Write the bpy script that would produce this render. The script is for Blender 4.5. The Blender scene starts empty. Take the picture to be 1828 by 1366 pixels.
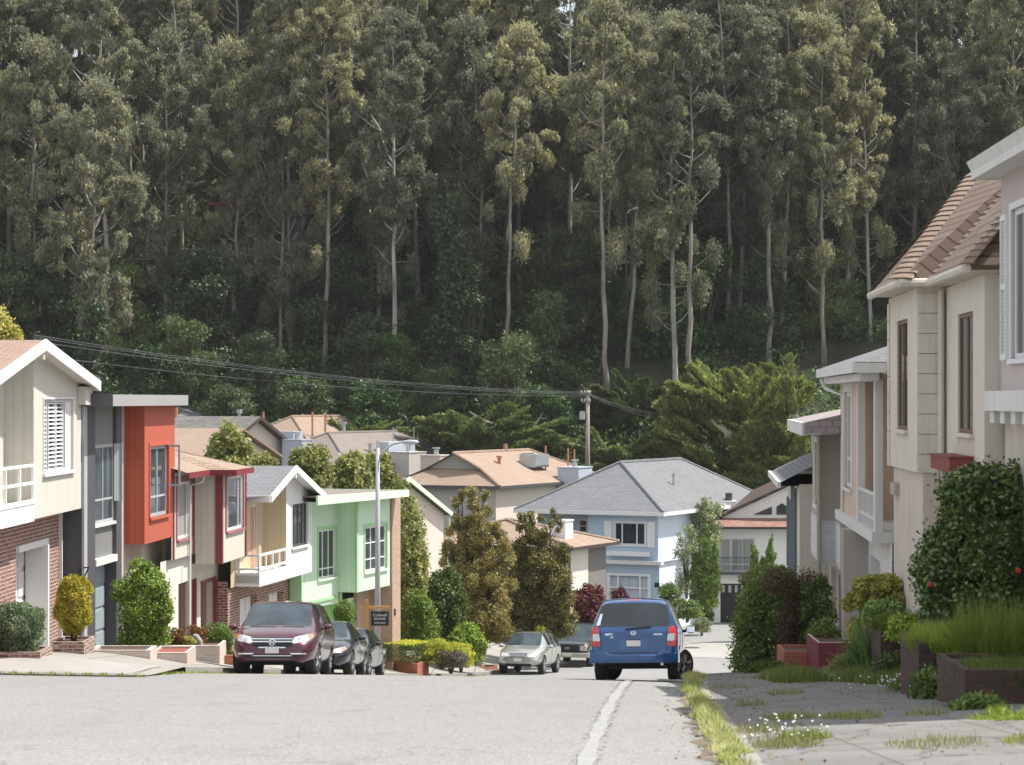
import bpy, bmesh, math, random
import numpy as np
from mathutils import Vector, Matrix
from mathutils.bvhtree import BVHTree
from math import sin, cos, pi, radians, sqrt, atan2
SC = bpy.context.scene
COL = SC.collection
# ------------------------------------------------------------------ camera, light
F = 4316.0; CX = 914.0; HY = 714.0          # focal length in photo pixels, optical centre column, horizon row
cam_d = bpy.data.cameras.new('camera'); cam = bpy.data.objects.new('camera', cam_d); COL.objects.link(cam)
cam.location = (0, 0, 0); cam.rotation_euler = (radians(90), 0, 0)
cam_d.sensor_width = 36; cam_d.lens = 36 * F / 1828; cam_d.shift_y = (HY - 683) / 1828
cam_d.clip_start = 0.5; cam_d.clip_end = 3000
cam_d.dof.use_dof = True; cam_d.dof.focus_distance = 80; cam_d.dof.aperture_fstop = 3.6
SC.camera = cam
EL, AZ = radians(60), radians(14)            # sun: high, from the right and a little beyond
SUN = Vector((cos(EL) * cos(AZ), cos(EL) * sin(AZ), sin(EL)))
sd = bpy.data.lights.new('sun', 'SUN'); sd.energy = 5.0; sd.angle = radians(0.5); sd.color = (1, 0.955, 0.88)
so = bpy.data.objects.new('sun', sd); COL.objects.link(so); so.rotation_euler = SUN.to_track_quat('Z', 'Y').to_euler(); so.location = (60, 20, 90)
# thin sea air between here and the hill
W = bpy.data.worlds.new('World'); SC.world = W; W.use_nodes = True
wn = W.node_tree; sk = wn.nodes.new('ShaderNodeTexSky'); sk.sky_type = 'NISHITA'; sk.sun_disc = False
sk.sun_elevation = EL; sk.sun_rotation = radians(90) - AZ; sk.air_density = 1.0; sk.dust_density = 2.2; sk.ozone_density = 1.0
bg = wn.nodes['Background']; bg.inputs[1].default_value = 0.125; 
_tc = wn.nodes.new('ShaderNodeTexCoord'); _cn = wn.nodes.new('ShaderNodeTexNoise'); _cn.inputs['Scale'].default_value = 2.2; _cn.inputs['Detail'].default_value = 7; wn.links.new(_tc.outputs['Generated'], _cn.inputs['Vector'])
_cr = wn.nodes.new('ShaderNodeValToRGB'); _cr.color_ramp.elements[0].position = 0.36; _cr.color_ramp.elements[0].color = (0.35, 0.35, 0.35, 1); _cr.color_ramp.elements[1].position = 0.62; _cr.color_ramp.elements[1].color = (0.95, 0.95, 0.95, 1)
_mx = wn.nodes.new('ShaderNodeMix'); _mx.data_type = 'RGBA'; wn.links.new(_cn.outputs[0], _cr.inputs[0]); wn.links.new(_cr.outputs[0], _mx.inputs[0]); wn.links.new(sk.outputs[0], _mx.inputs[6]); _mx.inputs[7].default_value = (6.6, 6.7, 6.9, 1)   # thin bright cloud
wn.links.new(_mx.outputs[2], bg.inputs[0])
SC.view_settings.view_transform = 'Standard'; SC.view_settings.look = 'None'; SC.view_settings.gamma = 1; SC.view_settings.exposure = 0.52
SC.cycles.max_bounces = 6; SC.cycles.diffuse_bounces = 3; SC.cycles.transmission_bounces = 3; SC.cycles.transparent_max_bounces = 4
SC.cycles.use_denoising = True

R = random.Random(7)
rs = np.random.RandomState(11)
# ------------------------------------------------------------------ tagging
def tag(o, label=None, cat=None, group=None, kind=None):
    if label: o['label'] = label
    if cat: o['category'] = cat
    if group: o['group'] = group
    if kind: o['kind'] = kind
    return o
def empty(name, loc, rz=0, label=None, cat=None, group=None):
    o = bpy.data.objects.new(name, None); COL.objects.link(o); o.location = loc; o.rotation_euler = (0, 0, rz)
    o.empty_display_size = 0.3
    return tag(o, label, cat, group)
def link(name, me, parent=None):
    o = bpy.data.objects.new(name, me); COL.objects.link(o)
    if parent: o.parent = parent
    return o
def copy_tree(o, parent=None):
    c = o.copy(); COL.objects.link(c); c.parent = parent
    for ch in [x for x in KIDS.get(o.name, [])]: copy_tree(ch, c)
    return c
KIDS = {}
def note(parent, child): KIDS.setdefault(parent.name, []).append(child)
# ------------------------------------------------------------------ materials
def _mat(name):
    m = bpy.data.materials.new(name); m.use_nodes = True
    return m, m.node_tree, m.node_tree.nodes['Principled BSDF']
def _n(nt, t, **kw):
    n = nt.nodes.new(t)
    for k, v in kw.items():
        if k.startswith('i_'):
            key = k[2:]; key = int(key) if key.isdigit() else key
            n.inputs[key].default_value = v
        else: setattr(n, k, v)
    return n
def L(nt, a, b): nt.links.new(a, b)
def c4(c): return (c[0], c[1], c[2], 1)
def mixc(nt, fac, a, b, mode='MIX'):
    m = nt.nodes.new('ShaderNodeMix'); m.data_type = 'RGBA'; m.blend_type = mode
    for s, v in ((m.inputs[0], fac), (m.inputs[6], a), (m.inputs[7], b)):
        if hasattr(v, 'links') or isinstance(v, bpy.types.NodeSocket): nt.links.new(v, s)
        elif isinstance(v, (int, float)): s.default_value = v
        else: s.default_value = c4(v)
    return m.outputs[2]
def mth(nt, op, a, b=0.0, c=None):
    m = nt.nodes.new('ShaderNodeMath'); m.operation = op
    for s, v in zip(m.inputs, (a, b, c)):
        if v is None: continue
        if isinstance(v, bpy.types.NodeSocket): nt.links.new(v, s)
        else: s.default_value = v
    return m.outputs[0]
def ramp(nt, fac, stops):
    r = nt.nodes.new('ShaderNodeValToRGB'); e = r.color_ramp.elements
    while len(e) < len(stops): e.new(0.5)
    for x, (p, c) in zip(e, stops):
        x.position = p; x.color = c4(c) if len(c) == 3 else c
    L(nt, fac, r.inputs[0]); return r.outputs[0]
def noise(nt, vec, scale, detail=4, rough=0.55, col=False):
    n = _n(nt, 'ShaderNodeTexNoise'); n.inputs['Scale'].default_value = scale; n.inputs['Detail'].default_value = detail; n.inputs['Roughness'].default_value = rough
    L(nt, vec, n.inputs['Vector']); return n.outputs[1 if col else 0]
def coords(nt, which='Object'):
    return _n(nt, 'ShaderNodeTexCoord').outputs[which]
def scaled(nt, vec, s):
    m = _n(nt, 'ShaderNodeMapping'); m.inputs['Scale'].default_value = s; L(nt, vec, m.inputs[0]); return m.outputs[0]
def bump(nt, b, h, strength=0.3, dist=0.02):
    n = _n(nt, 'ShaderNodeBump'); n.inputs['Strength'].default_value = strength; n.inputs['Distance'].default_value = dist
    L(nt, h, n.inputs['Height']); L(nt, n.outputs[0], b.inputs['Normal'])

def m_plain(name, c, rough=0.6, metal=0, var=0.12, spec=0.5, scale=3.0, coat=0):
    m, nt, b = _mat(name); v = coords(nt)
    f = noise(nt, v, scale, 5)
    d = tuple(x * (1 - var) for x in c); l = tuple(min(1, x * (1 + var)) for x in c)
    L(nt, mixc(nt, f, d, l), b.inputs['Base Color'])
    b.inputs['Roughness'].default_value = rough; b.inputs['Metallic'].default_value = metal
    b.inputs['Specular IOR Level'].default_value = spec
    if coat: b.inputs['Coat Weight'].default_value = coat; b.inputs['Coat Roughness'].default_value = 0.04
    return m
def m_stucco(name, c, dirt=0.25, dirtc=(0.12, 0.11, 0.09), streak=0.3, rough=0.85):
    """painted stucco: fine grain, blotches, vertical rain streaks"""
    m, nt, b = _mat(name); v = coords(nt)
    f = noise(nt, v, 1.3, 6, 0.6)
    base = mixc(nt, f, tuple(x * 0.9 for x in c), tuple(min(1, x * 1.06) for x in c))
    s = noise(nt, scaled(nt, v, (7, 7, 0.35)), 1.0, 5, 0.65)
    s = ramp(nt, s, [(0.5, (0, 0, 0)), (0.78, (1, 1, 1))])
    base = mixc(nt, mth(nt, 'MULTIPLY', s, streak), base, dirtc)
    g = ramp(nt, noise(nt, v, 0.8, 7, 0.7), [(0.52, (0, 0, 0)), (0.75, (1, 1, 1))])
    base = mixc(nt, mth(nt, 'MULTIPLY', g, dirt), base, dirtc)
    L(nt, base, b.inputs['Base Color']); b.inputs['Roughness'].default_value = rough
    bump(nt, b, noise(nt, v, 60, 3), 0.25, 0.01)
    return m
def m_boards(name, c, pitch=0.2, vertical=True, groove=0.06, dark=0.45, dirt=0.12, rough=0.7):
    """painted board siding from UV metres; grooves run up (vertical) or along"""
    m, nt, b = _mat(name); uv = coords(nt, 'UV')
    sx = _n(nt, 'ShaderNodeSeparateXYZ'); L(nt, uv, sx.inputs[0])
    a = mth(nt, 'DIVIDE', sx.outputs[0 if vertical else 1], pitch)
    fr = mth(nt, 'FRACT', a)
    g = mth(nt, 'LESS_THAN', fr, groove)
    cell = mth(nt, 'FLOOR', a)
    wn_ = _n(nt, 'ShaderNodeTexWhiteNoise', noise_dimensions='1D'); L(nt, cell, wn_.inputs['W'])
    v = coords(nt)
    f = noise(nt, scaled(nt, v, (2, 2, 0.7) if vertical else (0.7, 0.7, 2)), 2.0, 5)
    base = mixc(nt, f, tuple(x * 0.9 for x in c), tuple(min(1, x * 1.06) for x in c))
    base = mixc(nt, mth(nt, 'MULTIPLY', wn_.outputs[0], 0.10), base, tuple(x * 0.6 for x in c))
    if dirt:
        s = ramp(nt, noise(nt, scaled(nt, v, (6, 6, 0.4)), 1.0, 5, 0.65), [(0.5, (0, 0, 0)), (0.8, (1, 1, 1))])
        base = mixc(nt, mth(nt, 'MULTIPLY', s, dirt), base, (0.16, 0.14, 0.11))
    base = mixc(nt, mth(nt, 'MULTIPLY', g, 1 - dark), base, tuple(x * 0.3 for x in c))
    L(nt, base, b.inputs['Base Color']); b.inputs['Roughness'].default_value = rough
    bump(nt, b, mth(nt, 'SUBTRACT', 1.0, g), 0.6, 0.015)
    return m
def m_brick(name, c1, c2, mortar, bw=0.22, bh=0.075, ms=0.012, rough=0.9, mix2=None):
    m, nt, b = _mat(name); uv = coords(nt, 'UV')
    br = _n(nt, 'ShaderNodeTexBrick'); L(nt, uv, br.inputs['Vector'])
    br.inputs['Color1'].default_value = c4(c1); br.inputs['Color2'].default_value = c4(c2); br.inputs['Mortar'].default_value = c4(mortar)
    br.inputs['Scale'].default_value = 1; br.inputs['Brick Width'].default_value = bw; br.inputs['Row Height'].default_value = bh
    br.inputs['Mortar Size'].default_value = ms; br.inputs['Mortar Smooth'].default_value = 0.2; br.inputs['Bias'].default_value = -0.1
    col = br.outputs[0]
    if mix2:
        f = ramp(nt, noise(nt, scaled(nt, uv, (4.5, 13, 1)), 1.0, 2), [(0.46, (0, 0, 0)), (0.56, (1, 1, 1))])
        f = mth(nt, 'MULTIPLY', f, mth(nt, 'SUBTRACT', 1.0, br.outputs[1]))
        col = mixc(nt, f, col, mix2)
    f = noise(nt, coords(nt), 2.5, 6)
    col = mixc(nt, mth(nt, 'MULTIPLY', f, 0.35), col, tuple(x * 0.45 for x in c1))
    L(nt, col, b.inputs['Base Color']); b.inputs['Roughness'].default_value = rough
    bump(nt, b, br.outputs[1], -0.5, 0.012)
    return m
def m_shingle(name, c1, c2, bw=0.32, bh=0.16, dark=None, ms=0.012, patch=0.35, rough=0.9):
    m, nt, b = _mat(name); uv = coords(nt, 'UV')
    dark = dark or tuple(x * 0.35 for x in c1)
    w = noise(nt, scaled(nt, uv, (1.5, 1.5, 1)), 1.0, 2, col=True)
    wv = _n(nt, 'ShaderNodeVectorMath', operation='MULTIPLY_ADD'); L(nt, w, wv.inputs[0]); wv.inputs[1].default_value = (0.03, 0.02, 0); L(nt, uv, wv.inputs[2])
    br = _n(nt, 'ShaderNodeTexBrick'); L(nt, wv.outputs[0], br.inputs['Vector'])
    br.inputs['Color1'].default_value = c4(c1); br.inputs['Color2'].default_value = c4(c2); br.inputs['Mortar'].default_value = c4(dark)
    br.inputs['Scale'].default_value = 1; br.inputs['Brick Width'].default_value = bw; br.inputs['Row Height'].default_value = bh
    br.inputs['Mortar Size'].default_value = ms; br.inputs['Mortar Smooth'].default_value = 0.3
    f = ramp(nt, noise(nt, coords(nt), 0.5, 6, 0.65), [(0.35, (0, 0, 0)), (0.7, (1, 1, 1))])
    col = mixc(nt, mth(nt, 'MULTIPLY', f, patch), br.outputs[0], tuple(x * 0.6 for x in c1))
    f2 = noise(nt, scaled(nt, uv, (3, 6.3, 1)), 1.0, 3)
    col = mixc(nt, mth(nt, 'MULTIPLY', f2, 0.18), col, tuple(min(1, x * 1.4) for x in c2))
    L(nt, col, b.inputs['Base Color']); b.inputs['Roughness'].default_value = rough
    bump(nt, b, br.outputs[1], -0.6, 0.02)
    return m
def m_glass(name, c=(0.02, 0.026, 0.032), rough=0.06, curtain=None):
    m, nt, b = _mat(name); v = coords(nt)
    f = noise(nt, scaled(nt, v, (1.2, 1.2, 0.5)), 1.4, 3)
    if curtain:
        s = noise(nt, scaled(nt, v, (9, 9, 0.15)), 1.0, 2)
        col = mixc(nt, ramp(nt, s, [(0.38, (0, 0, 0)), (0.62, (1, 1, 1))]), tuple(x * 0.6 for x in curtain), curtain)
    else:
        col = mixc(nt, ramp(nt, f, [(0.4, (0, 0, 0)), (0.65, (1, 1, 1))]), c, tuple(x * 1.9 for x in c))
    L(nt, col, b.inputs['Base Color']); b.inputs['Roughness'].default_value = rough; b.inputs['IOR'].default_value = 1.5
    b.inputs['Specular IOR Level'].default_value = 0.7
    return m
def m_paint(name, c, flake=0.35, rough=0.32):
    m, nt, b = _mat(name); v = coords(nt)
    f = noise(nt, v, 2.0, 6, 0.6)
    dusty = tuple(x * 0.85 + 0.02 for x in c)
    L(nt, mixc(nt, ramp(nt, f, [(0.4, (0, 0, 0)), (0.8, (1, 1, 1))]), c, dusty), b.inputs['Base Color'])
    b.inputs['Metallic'].default_value = flake; b.inputs['Roughness'].default_value = rough
    b.inputs['Coat Weight'].default_value = 1.0; b.inputs['Coat Roughness'].default_value = 0.05
    return m
def m_leaf(name, cols, trans=0.3, rough=0.55, pscale=0.25, gloss=0.035):
    """leaf cards: colour drifts from leaf to leaf and from clump to clump"""
    m, nt, b = _mat(name); nt.nodes.remove(b)
    geo = _n(nt, 'ShaderNodeNewGeometry'); oi = _n(nt, 'ShaderNodeObjectInfo')
    f = noise(nt, coords(nt), pscale * 4, 3, 0.6)
    f = mth(nt, 'ADD', mth(nt, 'MULTIPLY', geo.outputs['Random Per Island'], 0.5), mth(nt, 'MULTIPLY', mth(nt, 'SUBTRACT', f, 0.25), 1.0))
    f = mth(nt, 'ADD', f, mth(nt, 'MULTIPLY', mth(nt, 'SUBTRACT', oi.outputs['Random'], 0.5), 0.25))
    n = len(cols); col = ramp(nt, f, [(0.12 + 0.76 * i / (n - 1), c) for i, c in enumerate(cols)])
    hs = _n(nt, 'ShaderNodeHueSaturation'); L(nt, col, hs.inputs['Color'])
    L(nt, mth(nt, 'ADD', 0.75, mth(nt, 'MULTIPLY', oi.outputs['Random'], 0.5)), hs.inputs['Value'])
    d = _n(nt, 'ShaderNodeBsdfDiffuse'); t = _n(nt, 'ShaderNodeBsdfTranslucent'); g = _n(nt, 'ShaderNodeBsdfGlossy')
    L(nt, hs.outputs[0], d.inputs[0]); L(nt, mixc(nt, 0.6, hs.outputs[0], (0.5, 0.6, 0.05), 'MULTIPLY') if False else hs.outputs[0], t.inputs[0])
    g.inputs['Roughness'].default_value = rough; g.inputs[0].default_value = (0.9, 0.95, 0.9, 1)
    mx = _n(nt, 'ShaderNodeMixShader'); mx.inputs[0].default_value = trans; L(nt, d.outputs[0], mx.inputs[1]); L(nt, t.outputs[0], mx.inputs[2])
    m2 = _n(nt, 'ShaderNodeMixShader'); m2.inputs[0].default_value = gloss; L(nt, mx.outputs[0], m2.inputs[1]); L(nt, g.outputs[0], m2.inputs[2])
    L(nt, m2.outputs[0], nt.nodes['Material Output'].inputs['Surface'])
    return m
def m_bark(name, c1, c2, sc=1.0):
    m, nt, b = _mat(name); v = coords(nt)
    f = noise(nt, scaled(nt, v, (2.2 * sc, 2.2 * sc, 0.25 * sc)), 1.0, 6, 0.65)
    L(nt, ramp(nt, f, [(0.32, c1), (0.62, c2)]), b.inputs['Base Color']); b.inputs['Roughness'].default_value = 0.9
    bump(nt, b, f, 0.6, 0.05); return m
# ------------------------------------------------------------------ mesh builder
class MB:
    def __init__(s): s.v = []; s.f = []; s.mi = []; s.cur = 0; s.sm = []; s.smooth = False
    def face(s, pts):
        b = len(s.v); s.v += [tuple(p) for p in pts]; s.f.append(tuple(range(b, b + len(pts)))); s.mi.append(s.cur); s.sm.append(s.smooth)
    def _add(s, vs, fs):
        b = len(s.v); s.v += [tuple(p) for p in vs]
        for f in fs: s.f.append(tuple(b + i for i in f)); s.mi.append(s.cur); s.sm.append(s.smooth)
    def box(s, x0, x1, y0, y1, z0, z1):
        x0, x1 = min(x0, x1), max(x0, x1); y0, y1 = min(y0, y1), max(y0, y1); z0, z1 = min(z0, z1), max(z0, z1)
        s._add([(x0, y0, z0), (x1, y0, z0), (x1, y1, z0), (x0, y1, z0), (x0, y0, z1), (x1, y0, z1), (x1, y1, z1), (x0, y1, z1)],
               [(0, 3, 2, 1), (4, 5, 6, 7), (0, 1, 5, 4), (1, 2, 6, 5), (2, 3, 7, 6), (3, 0, 4, 7)]); return s
    def prism(s, pts, vec):
        """closed polygon pts (3-D, planar) extruded by vec"""
        n = len(pts); a = [Vector(p) for p in pts]; v = Vector(vec); b = [p + v for p in a]
        nrm = Vector((0, 0, 0))
        for i in range(n): nrm += a[i].cross(a[(i + 1) % n])
        flip = nrm.dot(v) > 0
        base = list(range(n)); top = list(range(n, 2 * n))
        fs = [tuple(reversed(base)) if flip else tuple(base), tuple(top) if flip else tuple(reversed(top))]
        for i in range(n):
            j = (i + 1) % n; q = (i, j, n + j, n + i); fs.append(q if flip else tuple(reversed(q)))
        s._add(a + b, fs); return s
    def slab(s, pts, t):
        """roof sheet: top polygon with thickness t straight down"""
        return s.prism(pts, (0, 0, -t))
    def tube(s, p0, p1, r0, r1=None, n=8, caps=True):
        r1 = r0 if r1 is None else r1; p0, p1 = Vector(p0), Vector(p1); d = (p1 - p0)
        if d.length < 1e-6: return s
        d.normalize(); a = d.orthogonal().normalized(); b = d.cross(a)
        vs = [p0 + (a * cos(2 * pi * i / n) + b * sin(2 * pi * i / n)) * r0 for i in range(n)] + [p1 + (a * cos(2 * pi * i / n) + b * sin(2 * pi * i / n)) * r1 for i in range(n)]
        fs = [(i, (i + 1) % n, n + (i + 1) % n, n + i) for i in range(n)]
        if caps: fs += [tuple(range(n - 1, -1, -1)), tuple(range(n, 2 * n))]
        s._add(vs, fs); return s
    def path(s, pts, radii, n=6):
        """smooth tube along points"""
        pts = [Vector(p) for p in pts]; rings = []; a = None
        for i, p in enumerate(pts):
            d = (pts[min(i + 1, len(pts) - 1)] - pts[max(i - 1, 0)]).normalized()
            if a is None: a = d.orthogonal().normalized()
            a = (a - d * a.dot(d)).normalized(); b = d.cross(a); r = radii[i] if hasattr(radii, '__len__') else radii
            rings.append([p + (a * cos(2 * pi * k / n) + b * sin(2 * pi * k / n)) * r for k in range(n)])
        vs = [v for r_ in rings for v in r_]
        fs = [(i * n + k, i * n + (k + 1) % n, (i + 1) * n + (k + 1) % n, (i + 1) * n + k) for i in range(len(pts) - 1) for k in range(n)]
        fs += [tuple(range(n - 1, -1, -1)), tuple(range((len(pts) - 1) * n, len(pts) * n))]
        s._add(vs, fs); return s
    def lathe(s, c, prof, n=20, axis='z'):
        """profile [(r, h)] round an axis through c"""
        c = Vector(c); vs = []
        for r, h in prof:
            for k in range(n):
                a = 2 * pi * k / n
                if axis == 'z': vs.append(c + Vector((r * cos(a), r * sin(a), h)))
                elif axis == 'x': vs.append(c + Vector((h, r * cos(a), r * sin(a))))
                else: vs.append(c + Vector((r * sin(a), h, r * cos(a))))
        fs = [(i * n + k, i * n + (k + 1) % n, (i + 1) * n + (k + 1) % n, (i + 1) * n + k) for i in range(len(prof) - 1) for k in range(n)]
        if prof[0][0] > 1e-4: fs.append(tuple(range(n - 1, -1, -1)))
        if prof[-1][0] > 1e-4: fs.append(tuple(range((len(prof) - 1) * n, len(prof) * n)))
        s._add(vs, fs); return s
    def build(s, name, mats, parent=None, dz=0.0, bevel=0, uv=True):
        me = bpy.data.meshes.new(name)
        vs = [(p[0], p[1], p[2] - dz) for p in s.v]
        me.from_pydata(vs, [], s.f)
        if not isinstance(mats, (list, tuple)): mats = [mats]
        for m in mats: me.materials.append(m)
        if len(mats) > 1: me.polygons.foreach_set('material_index', s.mi)
        if any(s.sm): me.polygons.foreach_set('use_smooth', s.sm)
        if uv and me.polygons:
            l = me.uv_layers.new(name='UVMap'); data = np.zeros(len(me.loops) * 2, dtype=np.float32)
            for p in me.polygons:
                n = p.normal
                if abs(n.z) > 0.995: t = Vector((1, 0, 0)); b = Vector((0, 1, 0))
                else:
                    t = Vector((-n.y, n.x, 0)).normalized(); b = n.cross(t)
                for li in p.loop_indices:
                    q = s.v[me.loops[li].vertex_index]; q = Vector(q)
                    data[2 * li] = q.dot(t); data[2 * li + 1] = q.dot(b) if abs(n.z) > 0.35 else q.z
            l.data.foreach_set('uv', data)
        me.update()
        o = link(name, me, parent)
        if bevel:
            mod = o.modifiers.new('bevel', 'BEVEL'); mod.width = bevel; mod.segments = 2; mod.limit_method = 'ANGLE'
        if parent: note(parent, o)
        return o
# ------------------------------------------------------------------ leaf cards
def card_mesh(name, mat, C, Lh, Wd, N=None, T=None, shape='diamond', fold=0.0):
    """C (n,3) centres; Lh, Wd arrays or numbers; N normals, T long axis"""
    n = len(C); C = np.asarray(C, dtype=np.float64)
    Lh = np.broadcast_to(np.asarray(Lh, float), (n,)); Wd = np.broadcast_to(np.asarray(Wd, float), (n,))
    if T is None: T = rs.normal(size=(n, 3))
    T = T / (np.linalg.norm(T, axis=1, keepdims=True) + 1e-9)
    if N is None: N = rs.normal(size=(n, 3))
    N = N - T * np.sum(N * T, axis=1, keepdims=True)
    N = N / (np.linalg.norm(N, axis=1, keepdims=True) + 1e-9)
    B = np.cross(N, T)
    l = (Lh / 2)[:, None] * T; w = (Wd / 2)[:, None] * B
    if shape == 'diamond': V = np.stack([C - l, C + w * 1.0 - l * 0.1, C + l, C - w * 1.0 - l * 0.1], axis=1)
    elif shape == 'quad': V = np.stack([C - l - w, C - l + w, C + l + w * 0.7, C + l - w * 0.7], axis=1)
    me = bpy.data.meshes.new(name)
    me.vertices.add(4 * n); me.vertices.foreach_set('co', V.reshape(-1).astype(np.float32))
    me.loops.add(4 * n); me.loops.foreach_set('vertex_index', np.arange(4 * n, dtype=np.int32))
    me.polygons.add(n); me.polygons.foreach_set('loop_start', np.arange(0, 4 * n, 4, dtype=np.int32))
    me.materials.append(mat); me.update(calc_edges=True)
    return me
def blob_pts(blobs, n, fill=0.35, noise_=0.12):
    """points spread through ellipsoid shells; blobs rows (x,y,z,rx,ry,rz)"""
    Bl = np.asarray(blobs, float); area = (Bl[:, 3] * Bl[:, 4] * Bl[:, 5]) ** (2 / 3); p = area / area.sum()
    k = rs.choice(len(Bl), n, p=p); d = rs.normal(size=(n, 3)); d /= np.linalg.norm(d, axis=1, keepdims=True)
    r = 1 - fill * rs.rand(n) ** 1.6 + noise_ * rs.normal(size=n)
    P = Bl[k, :3] + d * r[:, None] * Bl[k, 3:6]
    return P, d, k
def foliage(name, mat, blobs, n, ln, wd, parent=None, out=0.5, droop=0.0, fill=0.35, noise_=0.12, up=0.0, zmin=None):
    P, d, k = blob_pts(blobs, n, fill, noise_)
    if zmin is not None:
        ok = P[:, 2] > zmin; P = P[ok]; d = d[ok]
    m = len(P)
    N = rs.normal(size=(m, 3)) * (1 - out) + d * out + np.array([0, 0, up])
    T = rs.normal(size=(m, 3)) + np.array([0, 0, -droop * 3]) 
    me = card_mesh(name, mat, P, ln * rs.uniform(0.6, 1.3, m), wd * rs.uniform(0.6, 1.3, m), N, T)
    o = link(name, me, parent)
    if parent: note(parent, o)
    return o
def lumps(cx, cy, cz, rx, ry, rz, n, r=0.35, seed=0, low=-1.0):
    """break one ellipsoid outline into n lumps sitting near its surface"""
    q = random.Random(seed); out = [(cx, cy, cz, rx * 0.78, ry * 0.78, rz * 0.82)]
    for i in range(n):
        u = q.uniform(low, 1); a = q.uniform(0, 2 * pi); h = sqrt(max(0, 1 - u * u)); s = q.uniform(0.62, 0.86)
        k = q.uniform(0.7, 1.25) * r
        out.append((cx + rx * s * h * cos(a), cy + ry * s * h * sin(a), cz + rz * s * u, rx * k, ry * k, min(rz, max(rx, ry) * 1.2) * k))
    return out
def P3(px, py, d): return Vector(((px - CX) * d / F, d, (HY - py) * d / F))
# ------------------------------------------------------------------ the lie of the land
def pw(xs, ys):
    xs = np.array(xs, float); ys = np.array(ys, float)
    m = np.zeros(len(xs)); dlt = np.diff(ys) / np.diff(xs); m[1:-1] = (dlt[1:] + dlt[:-1]) / 2; m[0] = dlt[0]; m[-1] = dlt[-1]
    def f(x):
        x = min(max(x, xs[0]), xs[-1]); i = min(int(np.searchsorted(xs, x, 'right')) - 1, len(xs) - 2); i = max(i, 0)
        h = xs[i + 1] - xs[i]; t = (x - xs[i]) / h
        return float((2 * t ** 3 - 3 * t ** 2 + 1) * ys[i] + (t ** 3 - 2 * t ** 2 + t) * h * m[i] + (-2 * t ** 3 + 3 * t ** 2) * ys[i + 1] + (t ** 3 - t ** 2) * h * m[i + 1])
    return f
road_z = pw([-20, 0, 22, 36, 46, 50, 54, 60, 70, 80, 88, 98, 106, 115, 125, 135, 150], [0.0, -1.62, -3.32, -4.49, -5.33, -5.69, -6.13, -6.83, -8.03, -9.18, -10.1, -11.12, -11.68, -12.05, -12.25, -12.35, -12.4])
cross = pw([0, 50, 60, 100, 150], [-0.018, -0.018, -0.012, 0.0, 0.0])
curbL = pw([44, 50, 55, 63, 69, 75, 80, 88, 96, 105, 115, 122], [-7.4, -7.0, -6.62, -6.0, -5.45, -4.95, -4.25, -2.9, -1.1, 0.9, 2.6, 3.8])
curbR = pw([-10, 14, 22, 30, 40, 50, 60, 70, 80, 90, 98, 108], [0.4, 1.55, 2.12, 2.58, 3.12, 3.86, 4.75, 5.9, 7.5, 9.6, 11.8, 15])
bankL = pw([44, 52, 55, 60, 70, 76, 84, 90, 100, 120], [-5.0, -5.45, -5.72, -6.2, -7.4, -8.1, -9.0, -9.6, -10.6, -11.8])
def rz(x, y): return road_z(y) + cross(y) * (x + 4) - 0.0012 * max(0.0, min(36.0, (x + 2) ** 2)) * (1 if y < 60 else 0)
def walk_z(x, y, left):
    """pavement and yards outside the kerbs"""
    if left:
        k = curbL(y); b = rz(k, y) + 0.13; t = min(1, max(0, (k - x) / 3.6)); t = t * t * (3 - 2 * t)
        z = b + (max(bankL(y), b) - b) * t
        if y < 51.6: k2 = max(0.0, (y - 47.6) / 4.0); k2 = k2 * k2 * (3 - 2 * k2); z = (rz(x, y) + 0.02) * (1 - k2) + z * k2
        return z
    k = curbR(y); b = rz(k, y) + 0.14; t = max(0, x - k)
    return b + min(t, 4.2) * 0.05
hill = pw([140, 165, 185, 200, 230, 262, 288, 320, 480], [-12.4, -9.5, -4.5, 2.0, 17.5, 31.5, 38.0, 37.0, 10])
def land_z(x, y):
    if y >= 140: base = hill(y) + 1.2 * sin(x * 0.05 + y * 0.03) * min(1, (y - 140) / 60)
    else: base = rz(min(max(x, -12), 14), y)
    return base
def grid(name, us, vs, fn, mat, kind='structure', parent=None):
    """sheet through fn(u, v) -> point, UV in metres along x, y"""
    vv = [fn(u, v) for v in vs for u in us]; nu = len(us)
    ff = [(j * nu + i, j * nu + i + 1, (j + 1) * nu + i + 1, (j + 1) * nu + i) for j in range(len(vs) - 1) for i in range(nu - 1)]
    me = bpy.data.meshes.new(name); me.from_pydata([tuple(p) for p in vv], [], ff); me.materials.append(mat)
    me.polygons.foreach_set('use_smooth', [True] * len(ff))
    uv = me.uv_layers.new(name='UVMap')
    for l in me.loops:
        c = vv[l.vertex_index]; uv.data[l.index].uv = (c[0], c[1])
    me.update(); o = link(name, me, parent)
    if kind: o['kind'] = kind
    return o
def frange(a, b, s): 
    n = max(1, int(round((b - a) / s))); return [a + (b - a) * i / n for i in range(n + 1)]
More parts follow.
